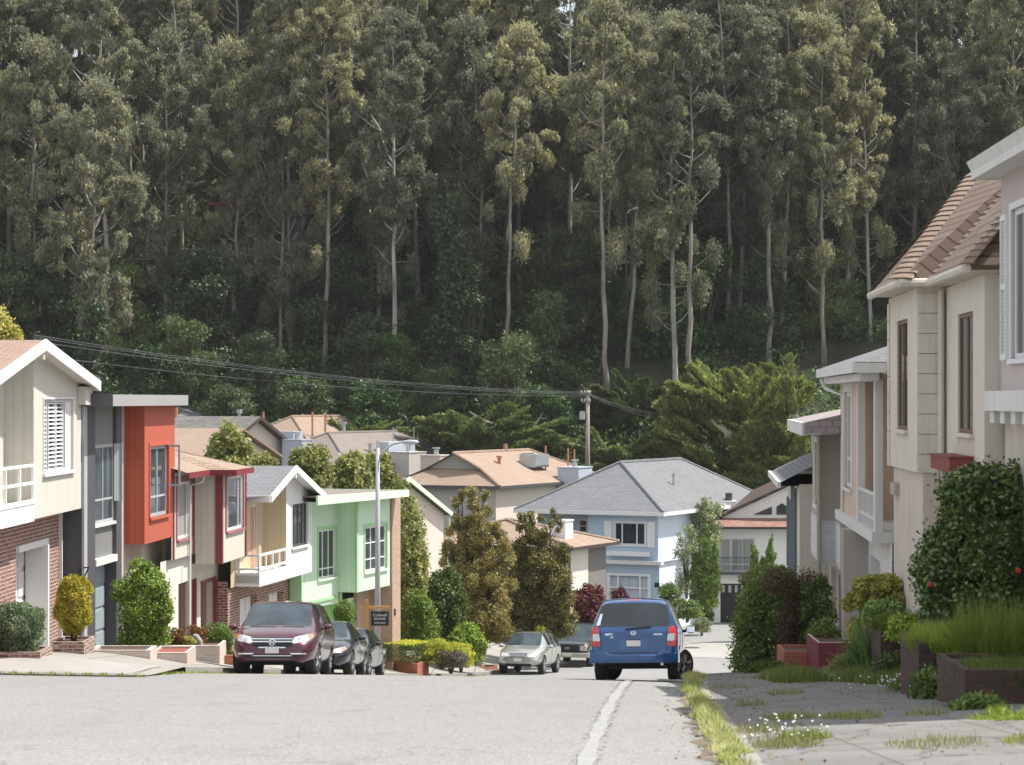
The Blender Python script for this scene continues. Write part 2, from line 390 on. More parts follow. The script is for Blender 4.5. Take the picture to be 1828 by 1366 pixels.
# --- ground materials
def m_ground():
    m, nt, b = _mat('forest_floor'); v = coords(nt)
    f = noise(nt, v, 0.35, 8, 0.7)
    L(nt, ramp(nt, f, [(0.3, (0.018, 0.022, 0.010)), (0.5, (0.035, 0.042, 0.018)), (0.7, (0.075, 0.060, 0.035))]), b.inputs['Base Color']); b.inputs['Roughness'].default_value = 1
    return m
def m_asphalt():
    m, nt, b = _mat('weathered_asphalt'); v = coords(nt)
    f = noise(nt, v, 26, 4, 0.8); g = noise(nt, v, 0.5, 6, 0.6); h = noise(nt, v, 6, 5, 0.7)
    st = noise(nt, scaled(nt, v, (0.9, 0.15, 1)), 1.0, 5, 0.6)
    c = ramp(nt, f, [(0.32, (0.08, 0.08, 0.082)), (0.48, (0.20, 0.198, 0.195)), (0.66, (0.40, 0.395, 0.38))])
    c = mixc(nt, mth(nt, 'MULTIPLY', ramp(nt, g, [(0.42, (0, 0, 0)), (0.62, (1, 1, 1))]), 0.30), c, (0.19, 0.19, 0.19))
    c = mixc(nt, mth(nt, 'MULTIPLY', ramp(nt, h, [(0.55, (0, 0, 0)), (0.72, (1, 1, 1))]), 0.22), c, (0.45, 0.44, 0.42))
    c = mixc(nt, mth(nt, 'MULTIPLY', ramp(nt, st, [(0.5, (0, 0, 0)), (0.7, (1, 1, 1))]), 0.28), c, (0.17, 0.17, 0.172))
    vo = _n(nt, 'ShaderNodeTexVoronoi', feature='DISTANCE_TO_EDGE'); vo.inputs['Scale'].default_value = 0.28
    wv = _n(nt, 'ShaderNodeVectorMath', operation='MULTIPLY_ADD'); L(nt, noise(nt, v, 1.2, 5, 0.6, True), wv.inputs[0]); wv.inputs[1].default_value = (1.2, 1.2, 0); L(nt, v, wv.inputs[2])
    L(nt, wv.outputs[0], vo.inputs['Vector'])
    oil = ramp(nt, noise(nt, scaled(nt, v, (1.3, .35, 1)), 1.0, 7, 0.75), [(0.60, (0, 0, 0)), (0.68, (1, 1, 1))])
    c = mixc(nt, mth(nt, 'MULTIPLY', oil, 0.35), c, (0.09, 0.088, 0.085))
    pv = _n(nt, 'ShaderNodeTexVoronoi'); pv.inputs['Scale'].default_value = 0.11; L(nt, scaled(nt, v, (1, .45, 1)), pv.inputs['Vector']); ps = _n(nt, 'ShaderNodeSeparateXYZ'); L(nt, pv.outputs['Color'], ps.inputs[0])
    c = mixc(nt, mth(nt, 'MULTIPLY', mth(nt, 'GREATER_THAN', ps.outputs[0], 0.55), 0.13), c, (0.16, 0.16, 0.165))
    ck = mth(nt, 'LESS_THAN', vo.outputs[0], 0.006)
    c = mixc(nt, mth(nt, 'MULTIPLY', ck, 0.25), c, (0.06, 0.06, 0.06))
    L(nt, c, b.inputs['Base Color']); b.inputs['Roughness'].default_value = 0.92
    bump(nt, b, f, 0.5, 0.01); return m
def m_concrete(name, c, joint=1.5, dirt=0.3):
    m, nt, b = _mat(name); v = coords(nt); uv = coords(nt, 'UV')
    f = noise(nt, v, 1.1, 8, 0.65); g = noise(nt, v, 40, 3)
    base = mixc(nt, f, tuple(x * 0.78 for x in c), tuple(x * 1.15 for x in c))
    base = mixc(nt, mth(nt, 'MULTIPLY', g, 0.25), base, tuple(x * 0.6 for x in c))
    d = ramp(nt, noise(nt, v, 0.6, 8, 0.75), [(0.5, (0, 0, 0)), (0.7, (1, 1, 1))])
    base = mixc(nt, mth(nt, 'MULTIPLY', d, dirt), base, (0.11, 0.095, 0.075))
    if dirt > .5:
        vo = _n(nt, 'ShaderNodeTexVoronoi', feature='DISTANCE_TO_EDGE'); vo.inputs['Scale'].default_value = 0.55
        wv = _n(nt, 'ShaderNodeVectorMath', operation='MULTIPLY_ADD'); L(nt, noise(nt, v, 1.6, 5, 0.6, True), wv.inputs[0]); wv.inputs[1].default_value = (0.9, 0.9, 0); L(nt, v, wv.inputs[2]); L(nt, wv.outputs[0], vo.inputs['Vector'])
        base = mixc(nt, mth(nt, 'MULTIPLY', mth(nt, 'LESS_THAN', vo.outputs[0], 0.012), 0.7), base, (0.04, 0.038, 0.03))
        base = mixc(nt, mth(nt, 'MULTIPLY', ramp(nt, noise(nt, scaled(nt, v, (.5, .2, 1)), 1.0, 6, 0.7), [(0.45, (0, 0, 0)), (0.6, (1, 1, 1))]), 0.4), base, (0.08, 0.078, 0.07))
    if joint:
        br = _n(nt, 'ShaderNodeTexBrick', offset=0.0); L(nt, uv, br.inputs['Vector']); br.inputs['Scale'].default_value = 1
        br.inputs['Brick Width'].default_value = joint; br.inputs['Row Height'].default_value = joint * 1.3; br.inputs['Mortar Size'].default_value = 0.02
        base = mixc(nt, mth(nt, 'MULTIPLY', br.outputs[1], 0.7), base, (0.06, 0.06, 0.045))
    L(nt, base, b.inputs['Base Color']); b.inputs['Roughness'].default_value = 0.9
    bump(nt, b, f, 0.3, 0.02); return m
M = {}
M['ground'] = m_ground(); M['asphalt'] = m_asphalt()
M['walk'] = m_concrete('sidewalk_concrete', (0.30, 0.285, 0.26)); M['drive'] = m_concrete('pale_driveway_concrete', (0.33, 0.32, 0.305), 0, 0.3)
M['walkR'] = m_concrete('old_sidewalk_concrete', (0.19, 0.185, 0.18), 1.7, 0.6); M['kerb'] = m_concrete('kerb_concrete', (0.27, 0.26, 0.24), 0, 0.4)
# terrain sheet: always below the paved sheets
def lz(x, y):
    z = land_z(x, y)
    if y < 150: z -= 0.5 if y < 130 else 0.5 * (150 - y) / 20 + 0.02
    return (x, y, z)
grid('ground', frange(-260, 260, 6.5), frange(-30, 150, 4) + frange(154, 330, 4) + frange(350, 1200, 50), lambda x, y: lz(x, y) if y < 480 else (x, y, hill(480)), M['ground'])
# road between the kerbs, widening into the junction in front
def road_pt(u, v):
    if v < 47:
        xl = -45 if v < 46 else -45 + (v - 46) * 37.7
        xl = -45.0; xr = curbR(v)
    else: xl = curbL(v) if v <= 122 else -4.0; xr = curbR(v) if v <= 108 else 17.0
    if v > 100: xr = curbR(min(v, 108)) + max(0, v - 108) * 0.4
    if v >= 112: xl = curbL(min(v, 122))
    x = xl + (xr - xl) * u
    return (x, v, rz(x, v))
grid('road', [i / 30 for i in range(31)], frange(-18, 46.98, 0.9), lambda u, v: road_pt(u, v), M['asphalt'])
grid('road_far', [i / 16 for i in range(17)], frange(47.0, 134, 0.7), lambda u, v: road_pt(u, v), M['asphalt'])
bpy.data.objects['road_far'].name = 'street'
# pavements
def walkL(u, v):
    k = curbL(v); x = k - (0.16 if v > 51 else 0) - u * (12 if v < 90 else 8); return (x, v, walk_z(x, v, True))
def walkLn(u, v):   # frontage of the junction corner, left of the kerb
    return walkL(u, v)
grid('pavement', [i / 24 * (i / 24) ** 0.3 for i in range(25)], frange(47.6, 122, 0.8), walkL, M['walk'])
def walkRf(u, v):
    k = curbR(v); x = k + 0.16 + u * 10; return (x, v, walk_z(x, v, False))
grid('sidewalk', [i / 20 for i in range(21)], frange(12, 108, 0.8), walkRf, M['walkR'])
def strip(name, fl, ys, w, h, mat, sgn, zf):
    mb = MB()
    for a, b in zip(ys[:-1], ys[1:]):
        xa, xb = fl(a), fl(b); za, zb_ = zf(xa, a), zf(xb, b)
        A = (xa, a, za + h); B = (xb, b, zb_ + h); Cc = (xb + sgn * w, b, zb_ + h + 0.004); D = (xa + sgn * w, a, za + h + 0.004)
        lo = 0.35
        mb.face([A, B, Cc, D] if sgn < 0 else [A, D, Cc, B])
        A2 = (xa, a, za - lo); B2 = (xb, b, zb_ - lo); mb.face([A2, B2, B, A] if sgn < 0 else [A, B, B2, A2])
    o = mb.build(name, mat); o['kind'] = 'structure'; return o
strip('kerb', curbL, frange(51.2, 120, 0.8), 0.17, 0.135, M['kerb'], -1, rz)
strip('kerb', curbR, frange(12, 108, 0.8), 0.17, 0.145, M['kerb'], 1, rz)
# corner face of the left pavement towards the junction
mb = MB()
for i in range(24):
    u0, u1 = i / 24 * (i / 24) ** 0.3, (i + 1) / 24 * ((i + 1) / 24) ** 0.3
    a = walkL(u0, 47.6); b = walkL(u1, 47.6); mb.face([(a[0], a[1], a[2]), (b[0], b[1], b[2]), (b[0], b[1], b[2] - 0.8), (a[0], a[1], a[2] - 0.8)])
o = mb.build('kerb', M['kerb']); o['kind'] = 'structure'
# pale driveway apron at far left, and one beyond the planters
def patch(name, xy, mat, lift, left, n=12, kind='structure'):
    """paved patch over the pavement; xy(u, v) -> (x, y)"""
    def fn(u, v):
        x, y = xy(u, v); return (x, y, walk_z(x, y, left) + lift)
    return grid(name, [i / n for i in range(n + 1)], [i / n for i in range(n + 1)], fn, mat, kind)
patch('driveway', lambda u, v: (curbL(48 + 3.4 * v) - 0.5 - u * 10.8, 48.0 + 3.2 * v), M['drive'], 0.012, True)
patch('driveway', lambda u, v: (curbL(60 + 4 * v) - 0.2 - u * 3.0, 60.0 + 4 * v), M['drive'], 0.012, True)
patch('driveway', lambda u, v: (curbL(66.8 + 6 * v) - 0.2 - u * 3.2, 66.8 + 6 * v), M['drive'], 0.012, True)
# the concrete gutter seam that wanders up the road
seam = pw([14, 22, 30, 38, 46, 53], [0.36, 0.64, 1.08, 1.56, 2.10, 2.62])
mb = MB(); ys = frange(15, 52, 0.25)
for a, b in zip(ys[:-1], ys[1:]):
    wa = 0.075 + 0.012 * sin(a * 1.1) + 0.008 * sin(a * 2.9); wb = 0.075 + 0.012 * sin(b * 1.1) + 0.008 * sin(b * 2.9)
    q = [(seam(a) - wa, a), (seam(a) + wa, a), (seam(b) + wb, b), (seam(b) - wb, b)]
    mb.face([(x, y, rz(x, y) + 0.014) for x, y in q])
m, nt, b_ = _mat('patched_seam_concrete'); v = coords(nt)
L(nt, ramp(nt, noise(nt, v, 6.5, 6, 0.7), [(0.32, (0.20, 0.20, 0.20)), (0.5, (0.27, 0.272, 0.275)), (0.7, (0.35, 0.35, 0.345))]), b_.inputs['Base Color']); b_.inputs['Roughness'].default_value = 0.9
mb.build('road_seam', m)['kind'] = 'structure'
# pale curved patch of new concrete in the cul-de-sac
mb = MB(); pts = []
for i in range(15):
    t = i / 14; pts.append((8.2 + 5.5 * t, 112 - 10 * t ** 1.5 + 1.0 * sin(t * 3)))
for (a, b) in zip(pts[:-1], pts[1:]):
    mb.face([(a[0], a[1], rz(a[0], a[1]) + 0.012), (b[0], b[1], rz(b[0], b[1]) + 0.012), (b[0], 121, rz(b[0], 121) + 0.012), (a[0], 121, rz(a[0], 121) + 0.012)])
mb.build('concrete_apron', M['drive'])['kind'] = 'structure'
# ------------------------------------------------------------------ trees and plants
V = {}
V['euc'] = m_leaf('eucalyptus_leaves', [(0.12, 0.140, 0.092), (0.21, 0.230, 0.150), (0.31, 0.31, 0.180), (0.52, 0.44, 0.180)], 0.44)
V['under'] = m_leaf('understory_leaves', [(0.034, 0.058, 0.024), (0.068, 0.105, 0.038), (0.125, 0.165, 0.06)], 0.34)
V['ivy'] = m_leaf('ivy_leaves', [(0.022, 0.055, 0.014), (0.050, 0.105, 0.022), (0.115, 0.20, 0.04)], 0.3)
V['cyp'] = m_leaf('cypress_foliage', [(0.055, 0.085, 0.03), (0.12, 0.165, 0.05), (0.26, 0.29, 0.09)], 0.3)
V['cypl'] = m_leaf('bright_cypress_foliage', [(0.09, 0.12, 0.03), (0.21, 0.255, 0.06), (0.44, 0.45, 0.14)], 0.38)
V['bark'] = m_bark('eucalyptus_bark', (0.11, 0.09, 0.075), (0.34, 0.31, 0.27))
V['barkp'] = m_bark('pale_eucalyptus_bark', (0.20, 0.175, 0.15), (0.46, 0.43, 0.39))
V['barkd'] = m_bark('dark_bark', (0.030, 0.024, 0.018), (0.085, 0.068, 0.052))

def euc_mesh(seed, H, crown0=0.42, spread=4.2, ncl=34, leaves=46000, lean=0.0, wide=1.0):
    """tall eucalyptus: bent trunk, rising limbs, separate leafy clumps with gaps"""
    q = random.Random(seed)
    tr = MB(); tr.smooth = True
    pts = []; n = 12; bx = by = 0; ax, ay = q.uniform(-1, 1), q.uniform(-1, 1)
    for i in range(n + 1):
        t = i / n
        pts.append(Vector((lean * t * t * H + 0.6 * ax * sin(t * 3.1) + q.uniform(-.15, .15), 0.5 * ay * sin(t * 2.5) + q.uniform(-.15, .15), t * H * 0.93)))
    r0 = 0.10 + H * 0.0042
    tr.path(pts, [r0 * (1.25 if i == 0 else 1) * (1 - 0.82 * i / n) for i in range(n + 1)], 7)
    def at(t):
        k = min(t, 0.999) * n; i = int(k); return pts[i].lerp(pts[i + 1], k - i)
    blobs = []
    for b in range(ncl):
        t = crown0 + (0.97 - crown0) * (b + q.random()) / ncl
        p = at(t); a = q.uniform(0, 2 * pi); w = spread * wide * (1 - 0.55 * max(0, (t - 0.7) / 0.3)) * (0.45 + 0.75 * q.random()) * (0.55 + 0.45 * min(1, (t - crown0) / 0.25 + 0.3))
        e = p + Vector((cos(a) * w, sin(a) * w, w * q.uniform(0.5, 1.15)))
        mid = p.lerp(e, 0.5) + Vector((0, 0, -0.12 * w))
        rb = r0 * (1 - 0.82 * t) * 0.55 + 0.03
        tr.path([p, mid, e], [rb, rb * 0.7, 0.03], 5)
        s = q.uniform(0.48, 1.0) * (1.12 - 0.25 * t) * spread / 3.6
        blobs.append((e.x, e.y, e.z + 0.25 * s, s * 1.1, s * 1.1, s * 0.7))
        for _ in range(q.randint(3, 5)):
            o = Vector((q.gauss(0, 1), q.gauss(0, 1), q.gauss(-0.7, 0.9))) * s * 1.15
            k = q.uniform(0.35, 0.72) * s
            blobs.append((e.x + o.x, e.y + o.y, e.z + o.z, k, k, k * q.uniform(0.9, 1.9)))
    for _ in range(7):   # epicormic sprigs hanging low on the trunk
        t = q.uniform(crown0 * 0.55, crown0 + .1); p = at(t); k = q.uniform(0.35, 0.7)
        a = q.uniform(0, 2 * pi); r_ = q.uniform(0.4, 2.2); blobs.append((p.x + r_ * cos(a), p.y + r_ * sin(a), p.z, k, k, k * 1.8)); tr.path([p, (p.x + r_ * cos(a), p.y + r_ * sin(a), p.z + .2)], [0.04, 0.02], 4)
    for _ in range(3):   # bare stubs low on the trunk
        t = q.uniform(0.2, crown0); p = at(t); a = q.uniform(0, 2 * pi)
        tr.path([p, p + Vector((cos(a) * 0.8, sin(a) * 0.8, 0.5)), p + Vector((cos(a) * 1.8, sin(a) * 1.8, 1.6))], [0.06, 0.045, 0.015], 4)
    top = at(0.995); blobs.append((top.x, top.y, top.z + 0.4, 1.2, 1.2, 1.0))
    P, d, k = blob_pts(blobs, leaves, 0.85, 0.26)
    N = rs.normal(size=P.shape) * 0.6 + d * 0.5 + np.array([0, 0, 0.35])
    T = rs.normal(size=P.shape) * np.array([0.8, 0.8, 0.7]) + np.array([0, 0, -1.1])
    me = card_mesh('crown', V['euc'], P, 0.36 * rs.uniform(0.6, 1.4, len(P)), 0.115 * rs.uniform(0.6, 1.3, len(P)), N, T)
    return tr, me
EUC_LABEL = 'tall slender eucalyptus with olive crown packed among the others on the forested hillside'
def make_euc(seed, H, bark='bark', **kw):
    tr, crown = euc_mesh(seed, H, **kw)
    e = empty('eucalyptus', (0, 0, -500), 0, EUC_LABEL, 'tree', 'eucalyptus trees on the hillside')
    tr.build('trunk', V[bark], e, uv=False); c = link('crown', crown, e); note(e, c); return e
protos = [make_euc(101, 33, 'bark', crown0=0.42, spread=3.2), make_euc(102, 36, 'barkp', crown0=0.46, spread=3.0, lean=0.02),
          make_euc(103, 30, 'bark', crown0=0.34, spread=3.4, ncl=34), make_euc(104, 38, 'bark', crown0=0.50, spread=3.3, lean=-0.03),
          make_euc(105, 34, 'barkp', crown0=0.38, spread=2.8, ncl=30), make_euc(106, 28, 'bark', crown0=0.26, spread=3.6, ncl=34),
          make_euc(107, 35, 'bark', crown0=0.58, spread=3.2, ncl=24, leaves=36000, lean=0.035)]
used = set()
def put_tree(i, x, y, rot, sc, z=None, label=None, group='eucalyptus trees on the hillside', lean=0):
    p = protos[i]
    if i not in used: used.add(i); o = p
    else: o = copy_tree(p)
    o.location = (x, y, (land_z(x, y) if z is None else z) - 0.4); o.rotation_euler = (0, lean, rot); o.scale = (sc * R.uniform(.9, 1.12), sc * R.uniform(.9, 1.12), sc)
    o['label'] = label or EUC_LABEL; o['group'] = group; return o
# the trees one can pick out by their bare trunks (photo column, distance, trunk foot above the understory)
for (px, d, i, sc, lean, lab) in [
    (702, 196, 1, 0.95, -0.02, 'pale straight eucalyptus trunk rising bare above the grey-brown roofs left of the lone street lamp'),
    (908, 197, 6, 0.92, 0.01, 'eucalyptus with bare tan trunk standing behind the layered dark cypress left of the utility pole'),
    (1090, 192, 6, 1.02, -0.045, 'tallest bare leaning eucalyptus trunk just right of the wooden utility pole'),
    (1118, 201, 1, 0.86, -0.06, 'thin eucalyptus trunk close beside the tall bare leaning one near the utility pole'),
    (1207, 194, 4, 0.98, 0.0, 'straight bare eucalyptus trunk above the left end of the big windswept cypress'),
    (1233, 193, 6, 0.96, 0.0, 'second straight bare eucalyptus trunk above the left end of the big windswept cypress'),
    (1300, 205, 1, 0.9, 0.02, 'slim eucalyptus trunk behind the middle of the big windswept cypress'),
    (1372, 199, 3, 0.88, -0.01, 'bare brown eucalyptus trunk rising behind the right half of the windswept cypress'),
    (1395, 204, 4, 0.9, 0.03, 'eucalyptus trunk beside the brown one behind the right half of the windswept cypress'),
    (578, 203, 3, 0.9, 0.0, 'brown straight eucalyptus trunk above the tan gabled roof left of the lone street lamp'),
    (176, 190, 2, 1.0, 0.0, 'ivy-footed eucalyptus right above the cream gable and its white eaves'),
    (497, 204, 5, 0.95, 0.02, 'eucalyptus standing in front of the red-roofed house hidden in the forest'),
    (1470, 200, 0, 0.92, -0.02, 'eucalyptus behind the dark peaked roofs of the right-hand row of houses')]:
    put_tree(i, (px - CX) * d / F, d, R.uniform(0, 6.28), sc, None, lab, lean=lean)
def zone(px, y):
    z_ = ['above the beige gable house', 'above the tan roofs right of the red bay', 'above the mint green house', 'above the grey-brown and tan roofs', 'above the blue house roof and utility pole', 'above the windswept cypress', 'above the tan siding house', 'behind the steep brown tile roof'][min(7, max(0, int(px / 1828 * 8)))]
    return ('in the front rank ' if y < 222 else 'in the middle ranks ' if y < 258 else 'on the ridge ') + z_
def zone_label(kind, px, y):
    z_ = zone(px, y); return ('slender tall' if 'front' in z_ else 'close-packed') + ' ' + kind + ' ' + z_
# the mass behind them, on a jittered grid up the slope
row = 0; y = 206.0; n_e = 0
while y < 300:
    half = y * 0.235 + 5; step = 4.75 + (y - 206) * 0.02; x = -half + (row % 2) * step / 2
    while x < half:
        xx = x + R.uniform(-1.9, 1.9); yy = y + R.uniform(-2.2, 2.2)
        px = CX + xx * F / yy
        gap = (960 < px < 1150 and yy > 236) or (1430 < px < 1828 and yy > 262) or (70 < px < 150 and yy > 265)   # sky showing between the trunks on the ridge
        hole = (330 < px < 560 and 208 < yy < 228)                                            # clearing of the house in the forest
        if not hole and not (gap and R.random() < 0.92):
            put_tree(R.choice([0, 1, 2, 3, 4, 5, 6, 2, 5, 0]), xx, yy, R.uniform(0, 6.28), R.uniform(0.80, 1.12), None, zone_label('eucalyptus', px, yy), 'eucalyptus ' + zone(px, yy), lean=R.uniform(-0.04, 0.04)); n_e += 1
        x += step
    y += 6.3 + (y - 206) * 0.035; row += 1
for px, yy in ((386, 262), (398, 270), (412, 256), (372, 272), (690, 262), (1245, 268), (1280, 258)):
    put_tree(R.choice([0, 2, 5]), (px - CX) * yy / F, yy, R.uniform(0, 6.28), 1.05, None, zone_label('eucalyptus', px, yy), 'eucalyptus ' + zone(px, yy)); n_e += 1
print('eucalyptus', n_e); import sys; sys.stderr.write('EUC %d\n' % n_e)


# understory: broad dark trees at the forest edge and a ground cover of ivy
def bush_tree(name, mat, H, Wd, seed, n, ln, wd, bark='barkd', out=0.45):
    q = random.Random(seed); e = empty(name, (0, 0, -500))
    tr = MB(); tr.smooth = True; bl = []
    stems = []
    for k in range(3):
        a = q.uniform(0, 6.28); x = cos(a) * Wd * 0.18; y_ = sin(a) * Wd * 0.18
        tr.path([(0, 0, 0), (x * 0.5, y_ * 0.5, H * 0.3), (x, y_, H * 0.62), (x * 1.6, y_ * 1.6, H * 0.85)], [H * 0.022, H * 0.018, H * 0.012, 0.02], 6)
    for k in range(26):
        t = q.uniform(0.12, 0.95); w = Wd * 0.5 * sqrt(max(0.05, 1 - ((t - 0.45) / 0.6) ** 2)); a = q.uniform(0, 6.28); r = w * q.uniform(0.3, 0.95)
        s = Wd * q.uniform(0.10, 0.19)
        bl.append((cos(a) * r, sin(a) * r, t * H, s * 1.2, s * 1.2, s * 0.85))
        tr.path([(0, 0, t * H * 0.6), (cos(a) * r * .6, sin(a) * r * .6, t * H * .85), (cos(a) * r, sin(a) * r, t * H)], [H * 0.009, H * 0.006, 0.012], 4)
    tr.build('trunk', V[bark], e, uv=False)
    foliage('crown', mat, bl, n, ln, wd, e, out=out, fill=0.6, noise_=0.15, up=0.3)
    return e
UL = 'dark broadleaf tree crowding the foot of the eucalyptus forest'
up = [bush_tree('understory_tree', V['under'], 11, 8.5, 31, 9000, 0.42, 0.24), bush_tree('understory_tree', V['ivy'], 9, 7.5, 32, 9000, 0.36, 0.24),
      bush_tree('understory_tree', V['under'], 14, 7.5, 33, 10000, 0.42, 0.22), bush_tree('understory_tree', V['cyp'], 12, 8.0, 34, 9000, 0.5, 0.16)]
for u_ in up: tag(u_, UL, 'tree', 'dark understory trees')
uu = set()
def put_under(i, x, y, sc, z=None, label=None):
    o = up[i] if i not in uu else copy_tree(up[i]); uu.add(i)
    o.location = (x, y, (land_z(x, y) if z is None else z) - 0.3); o.rotation_euler = (0, 0, R.uniform(0, 6.28)); o.scale = (sc, sc, sc * R.uniform(0.85, 1.15))
    if label: o['label'] = label
    else: o['label'] = UL
    return o
for (ya, n_, h0) in [(188, 15, 0.7), (195, 15, 0.8), (203, 14, 0.9), (212, 13, 0.9), (223, 12, 1.0)]:
    for k in range(n_):
        x = (-0.235 + 0.46 * (k + R.random()) / n_) * ya
        px_ = CX + x * F / ya
        if 1080 < px_ < 1600 and ya < 200: continue
        lab_ = zone(px_, 200).replace('in the front rank ', '')
        o = put_under(R.choice([0, 1, 2, 3]), x, ya + R.uniform(-2.5, 2.5), h0 * R.uniform(0.65, 1.1), None, 'dark tree ' + ('low' if ya < 200 else 'higher') + ' at forest foot ' + lab_)
        o['group'] = 'understory trees ' + ('low ' if ya < 200 else 'higher ') + lab_
# ivy and brambles over the slope
P = []
bl = []
for _ in range(950):
    y = 174 + 66 * R.random(); x = R.uniform(-0.25, 0.25) * y; s = R.uniform(0.8, 2.2)
    bl.append((x, y, land_z(x, y) + 0.25 * s, s * 1.3, s * 1.3, s * 0.75))
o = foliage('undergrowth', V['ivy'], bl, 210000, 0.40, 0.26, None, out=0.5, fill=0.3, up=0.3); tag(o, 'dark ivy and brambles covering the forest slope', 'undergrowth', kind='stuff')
# ivy climbing some trunks: leafy green columns
for (px, d, h, w, lab) in [(806, 196, 17, 1.9, 'ivy-smothered trunk forming a bright green column behind the tan roofs'), (975, 191, 10, 1.1, 'ivy-covered trunk just left of the utility pole top'),
                      (170, 186, 12, 1.2, 'ivy-wrapped trunk behind the white gable eaves')]:
    e = empty('ivy_covered_tree', (0, 0, 0), 0, lab, 'tree'); x = (px - CX) * d / F; z0 = land_z(x, d)
    t = MB(); t.smooth = True; t.path([(x, d, z0 - .3), (x + .3, d, z0 + h * .5), (x, d, z0 + h)], [0.35, 0.28, 0.12], 7); t.build('trunk', V['barkd'], e, uv=False)
    bl = [(x + R.uniform(-.5, .5) + 0.15 * w * sin(k), d + R.uniform(-.5, .5), z0 + h * (k + .5) / 14, w * R.uniform(.55, 1.0), w * R.uniform(.5, .9), h / 14 * R.uniform(0.9, 1.6)) for k in range(14)]
    foliage('ivy', V['under'], bl, 5200, 0.34, 0.26, e, out=0.6, fill=0.35, droop=0.3)

# Monterey cypresses: sprays of foliage sweeping up and out in layers
def cypress(name, x, y, z, specs, mat, label, n_per, ln=0.34, wd=0.13, trunk_h=9, r=0.35):
    """specs: list of (start offset, end offset, thickness) sprays"""
    e = empty(name, (x, y, z), 0, label, 'tree')
    tr = MB(); tr.smooth = True; tr.path([(0, 0, -0.5), (0.2, 0, trunk_h * 0.5), (0, 0, trunk_h)], [r * 1.3, r, r * 0.4], 8)
    Cs = []; Ts = []; Ns = []
    for a, b, w in specs:
        a, b = Vector(a), Vector(b); ln_ = (b - a).length
        mid = a.lerp(b, 0.5) + Vector((0, 0, -0.06 * ln_))
        tr.path([a, mid, b], [0.10, 0.06, 0.02], 4)
        m = int(n_per * ln_ * w); t = rs.rand(m) ** 0.8
        A, Mi, B = np.array(a), np.array(mid), np.array(b)
        P = ((1 - t) ** 2)[:, None] * A + (2 * t * (1 - t))[:, None] * Mi + (t ** 2)[:, None] * B
        d = np.array((b - a).normalized()); wv = w * (0.25 + 1.0 * np.sin(np.clip(t, 0, 1) * pi * 0.93) ** 0.8)
        side = np.cross(d, [0, 0, 1]); side /= np.linalg.norm(side) + 1e-6
        sgn = rs.normal(size=m) * 0.5
        P += side * (sgn * wv)[:, None] + np.array([0, 0, 1]) * (rs.normal(size=m) * 0.13 * wv + 0.06 * wv)[:, None]
        T = d + rs.normal(size=(m, 3)) * 0.35 + side * sgn[:, None] * 0.8 + np.array([0, 0, 0.25])
        Cs.append(P); Ts.append(T); Ns.append(rs.normal(size=(m, 3)) * 0.5 + np.array([0, 0, 0.9]))
    tr.build('trunk', V['barkd'], e, uv=False)
    C_ = np.concatenate(Cs); m = len(C_)
    me = card_mesh('crown', mat, C_, ln * rs.uniform(.6, 1.4, m), wd * rs.uniform(.6, 1.3, m), np.concatenate(Ns), np.concatenate(Ts)); c = link('crown', me, e); note(e, c)
    return e
# the big bright one on the right, sprays sweeping to the upper left
sp = []
q = random.Random(5)
for k in range(230):
    h = q.uniform(0.4, 9.0); u = q.uniform(-1, 1)
    wdt = 7.4 * sqrt(max(0.06, 1 - ((h - 4.2) / 6.6) ** 2))
    sx = u * wdt * 0.72; sy = q.uniform(-3.4, 2.0)
    ln_ = q.uniform(1.5, 3.0); vx = -0.75 + 0.95 * (u + 1) * 0.55 + q.uniform(-.25, .25); vz = 0.16 + 0.02 * h + q.uniform(-.1, .12)
    d_ = Vector((vx, q.uniform(-0.75, 0.1), vz)).normalized()
    sp.append(((sx, sy, h), tuple(Vector((sx, sy, h)) + d_ * ln_), q.uniform(0.55, 0.95)))
for k in range(16):
    h = 2.6 + k * 0.42; sp.append(((-3.4 + 0.12 * k, q.uniform(-2, 0), h), (-7.6 + 0.26 * k, q.uniform(-2.5, -0.5), h + 1.5 + q.uniform(0, .6)), 0.5))
big_c = cypress('cypress_tree', (1318 - CX) * 178 / F, 178, -9.6, sp, V['cypl'], 'big bright-green windswept cypress behind the blue house and its grey roof', 330, 0.36, 0.11, 9)
big_c.scale = (0.96, 1, 1.17)
sp = []
for k in range(90):
    h = q.uniform(0.5, 6.3); u = q.uniform(-1, 1); wdt = 6.0 * sqrt(max(0.05, 1 - ((h - 2.6) / 4.4) ** 2))
    sx = u * wdt * 0.85; sy = q.uniform(-3, 1.5); d_ = Vector((u * 0.9 + q.uniform(-.4, .4), q.uniform(-.8, 0), 0.10 + q.uniform(-.05, .2))).normalized()
    sp.append(((sx, sy, h), tuple(Vector((sx, sy, h)) + d_ * q.uniform(1.8, 3.2)), q.uniform(0.6, 1.0)))
cypress('cypress_tree', (862 - CX) * 182 / F, 182, -7.8, sp, V['cyp'], 'wide flat-layered dark cypress behind the tan roofs, left of the utility pole', 380, 0.34, 0.12, 5.5)
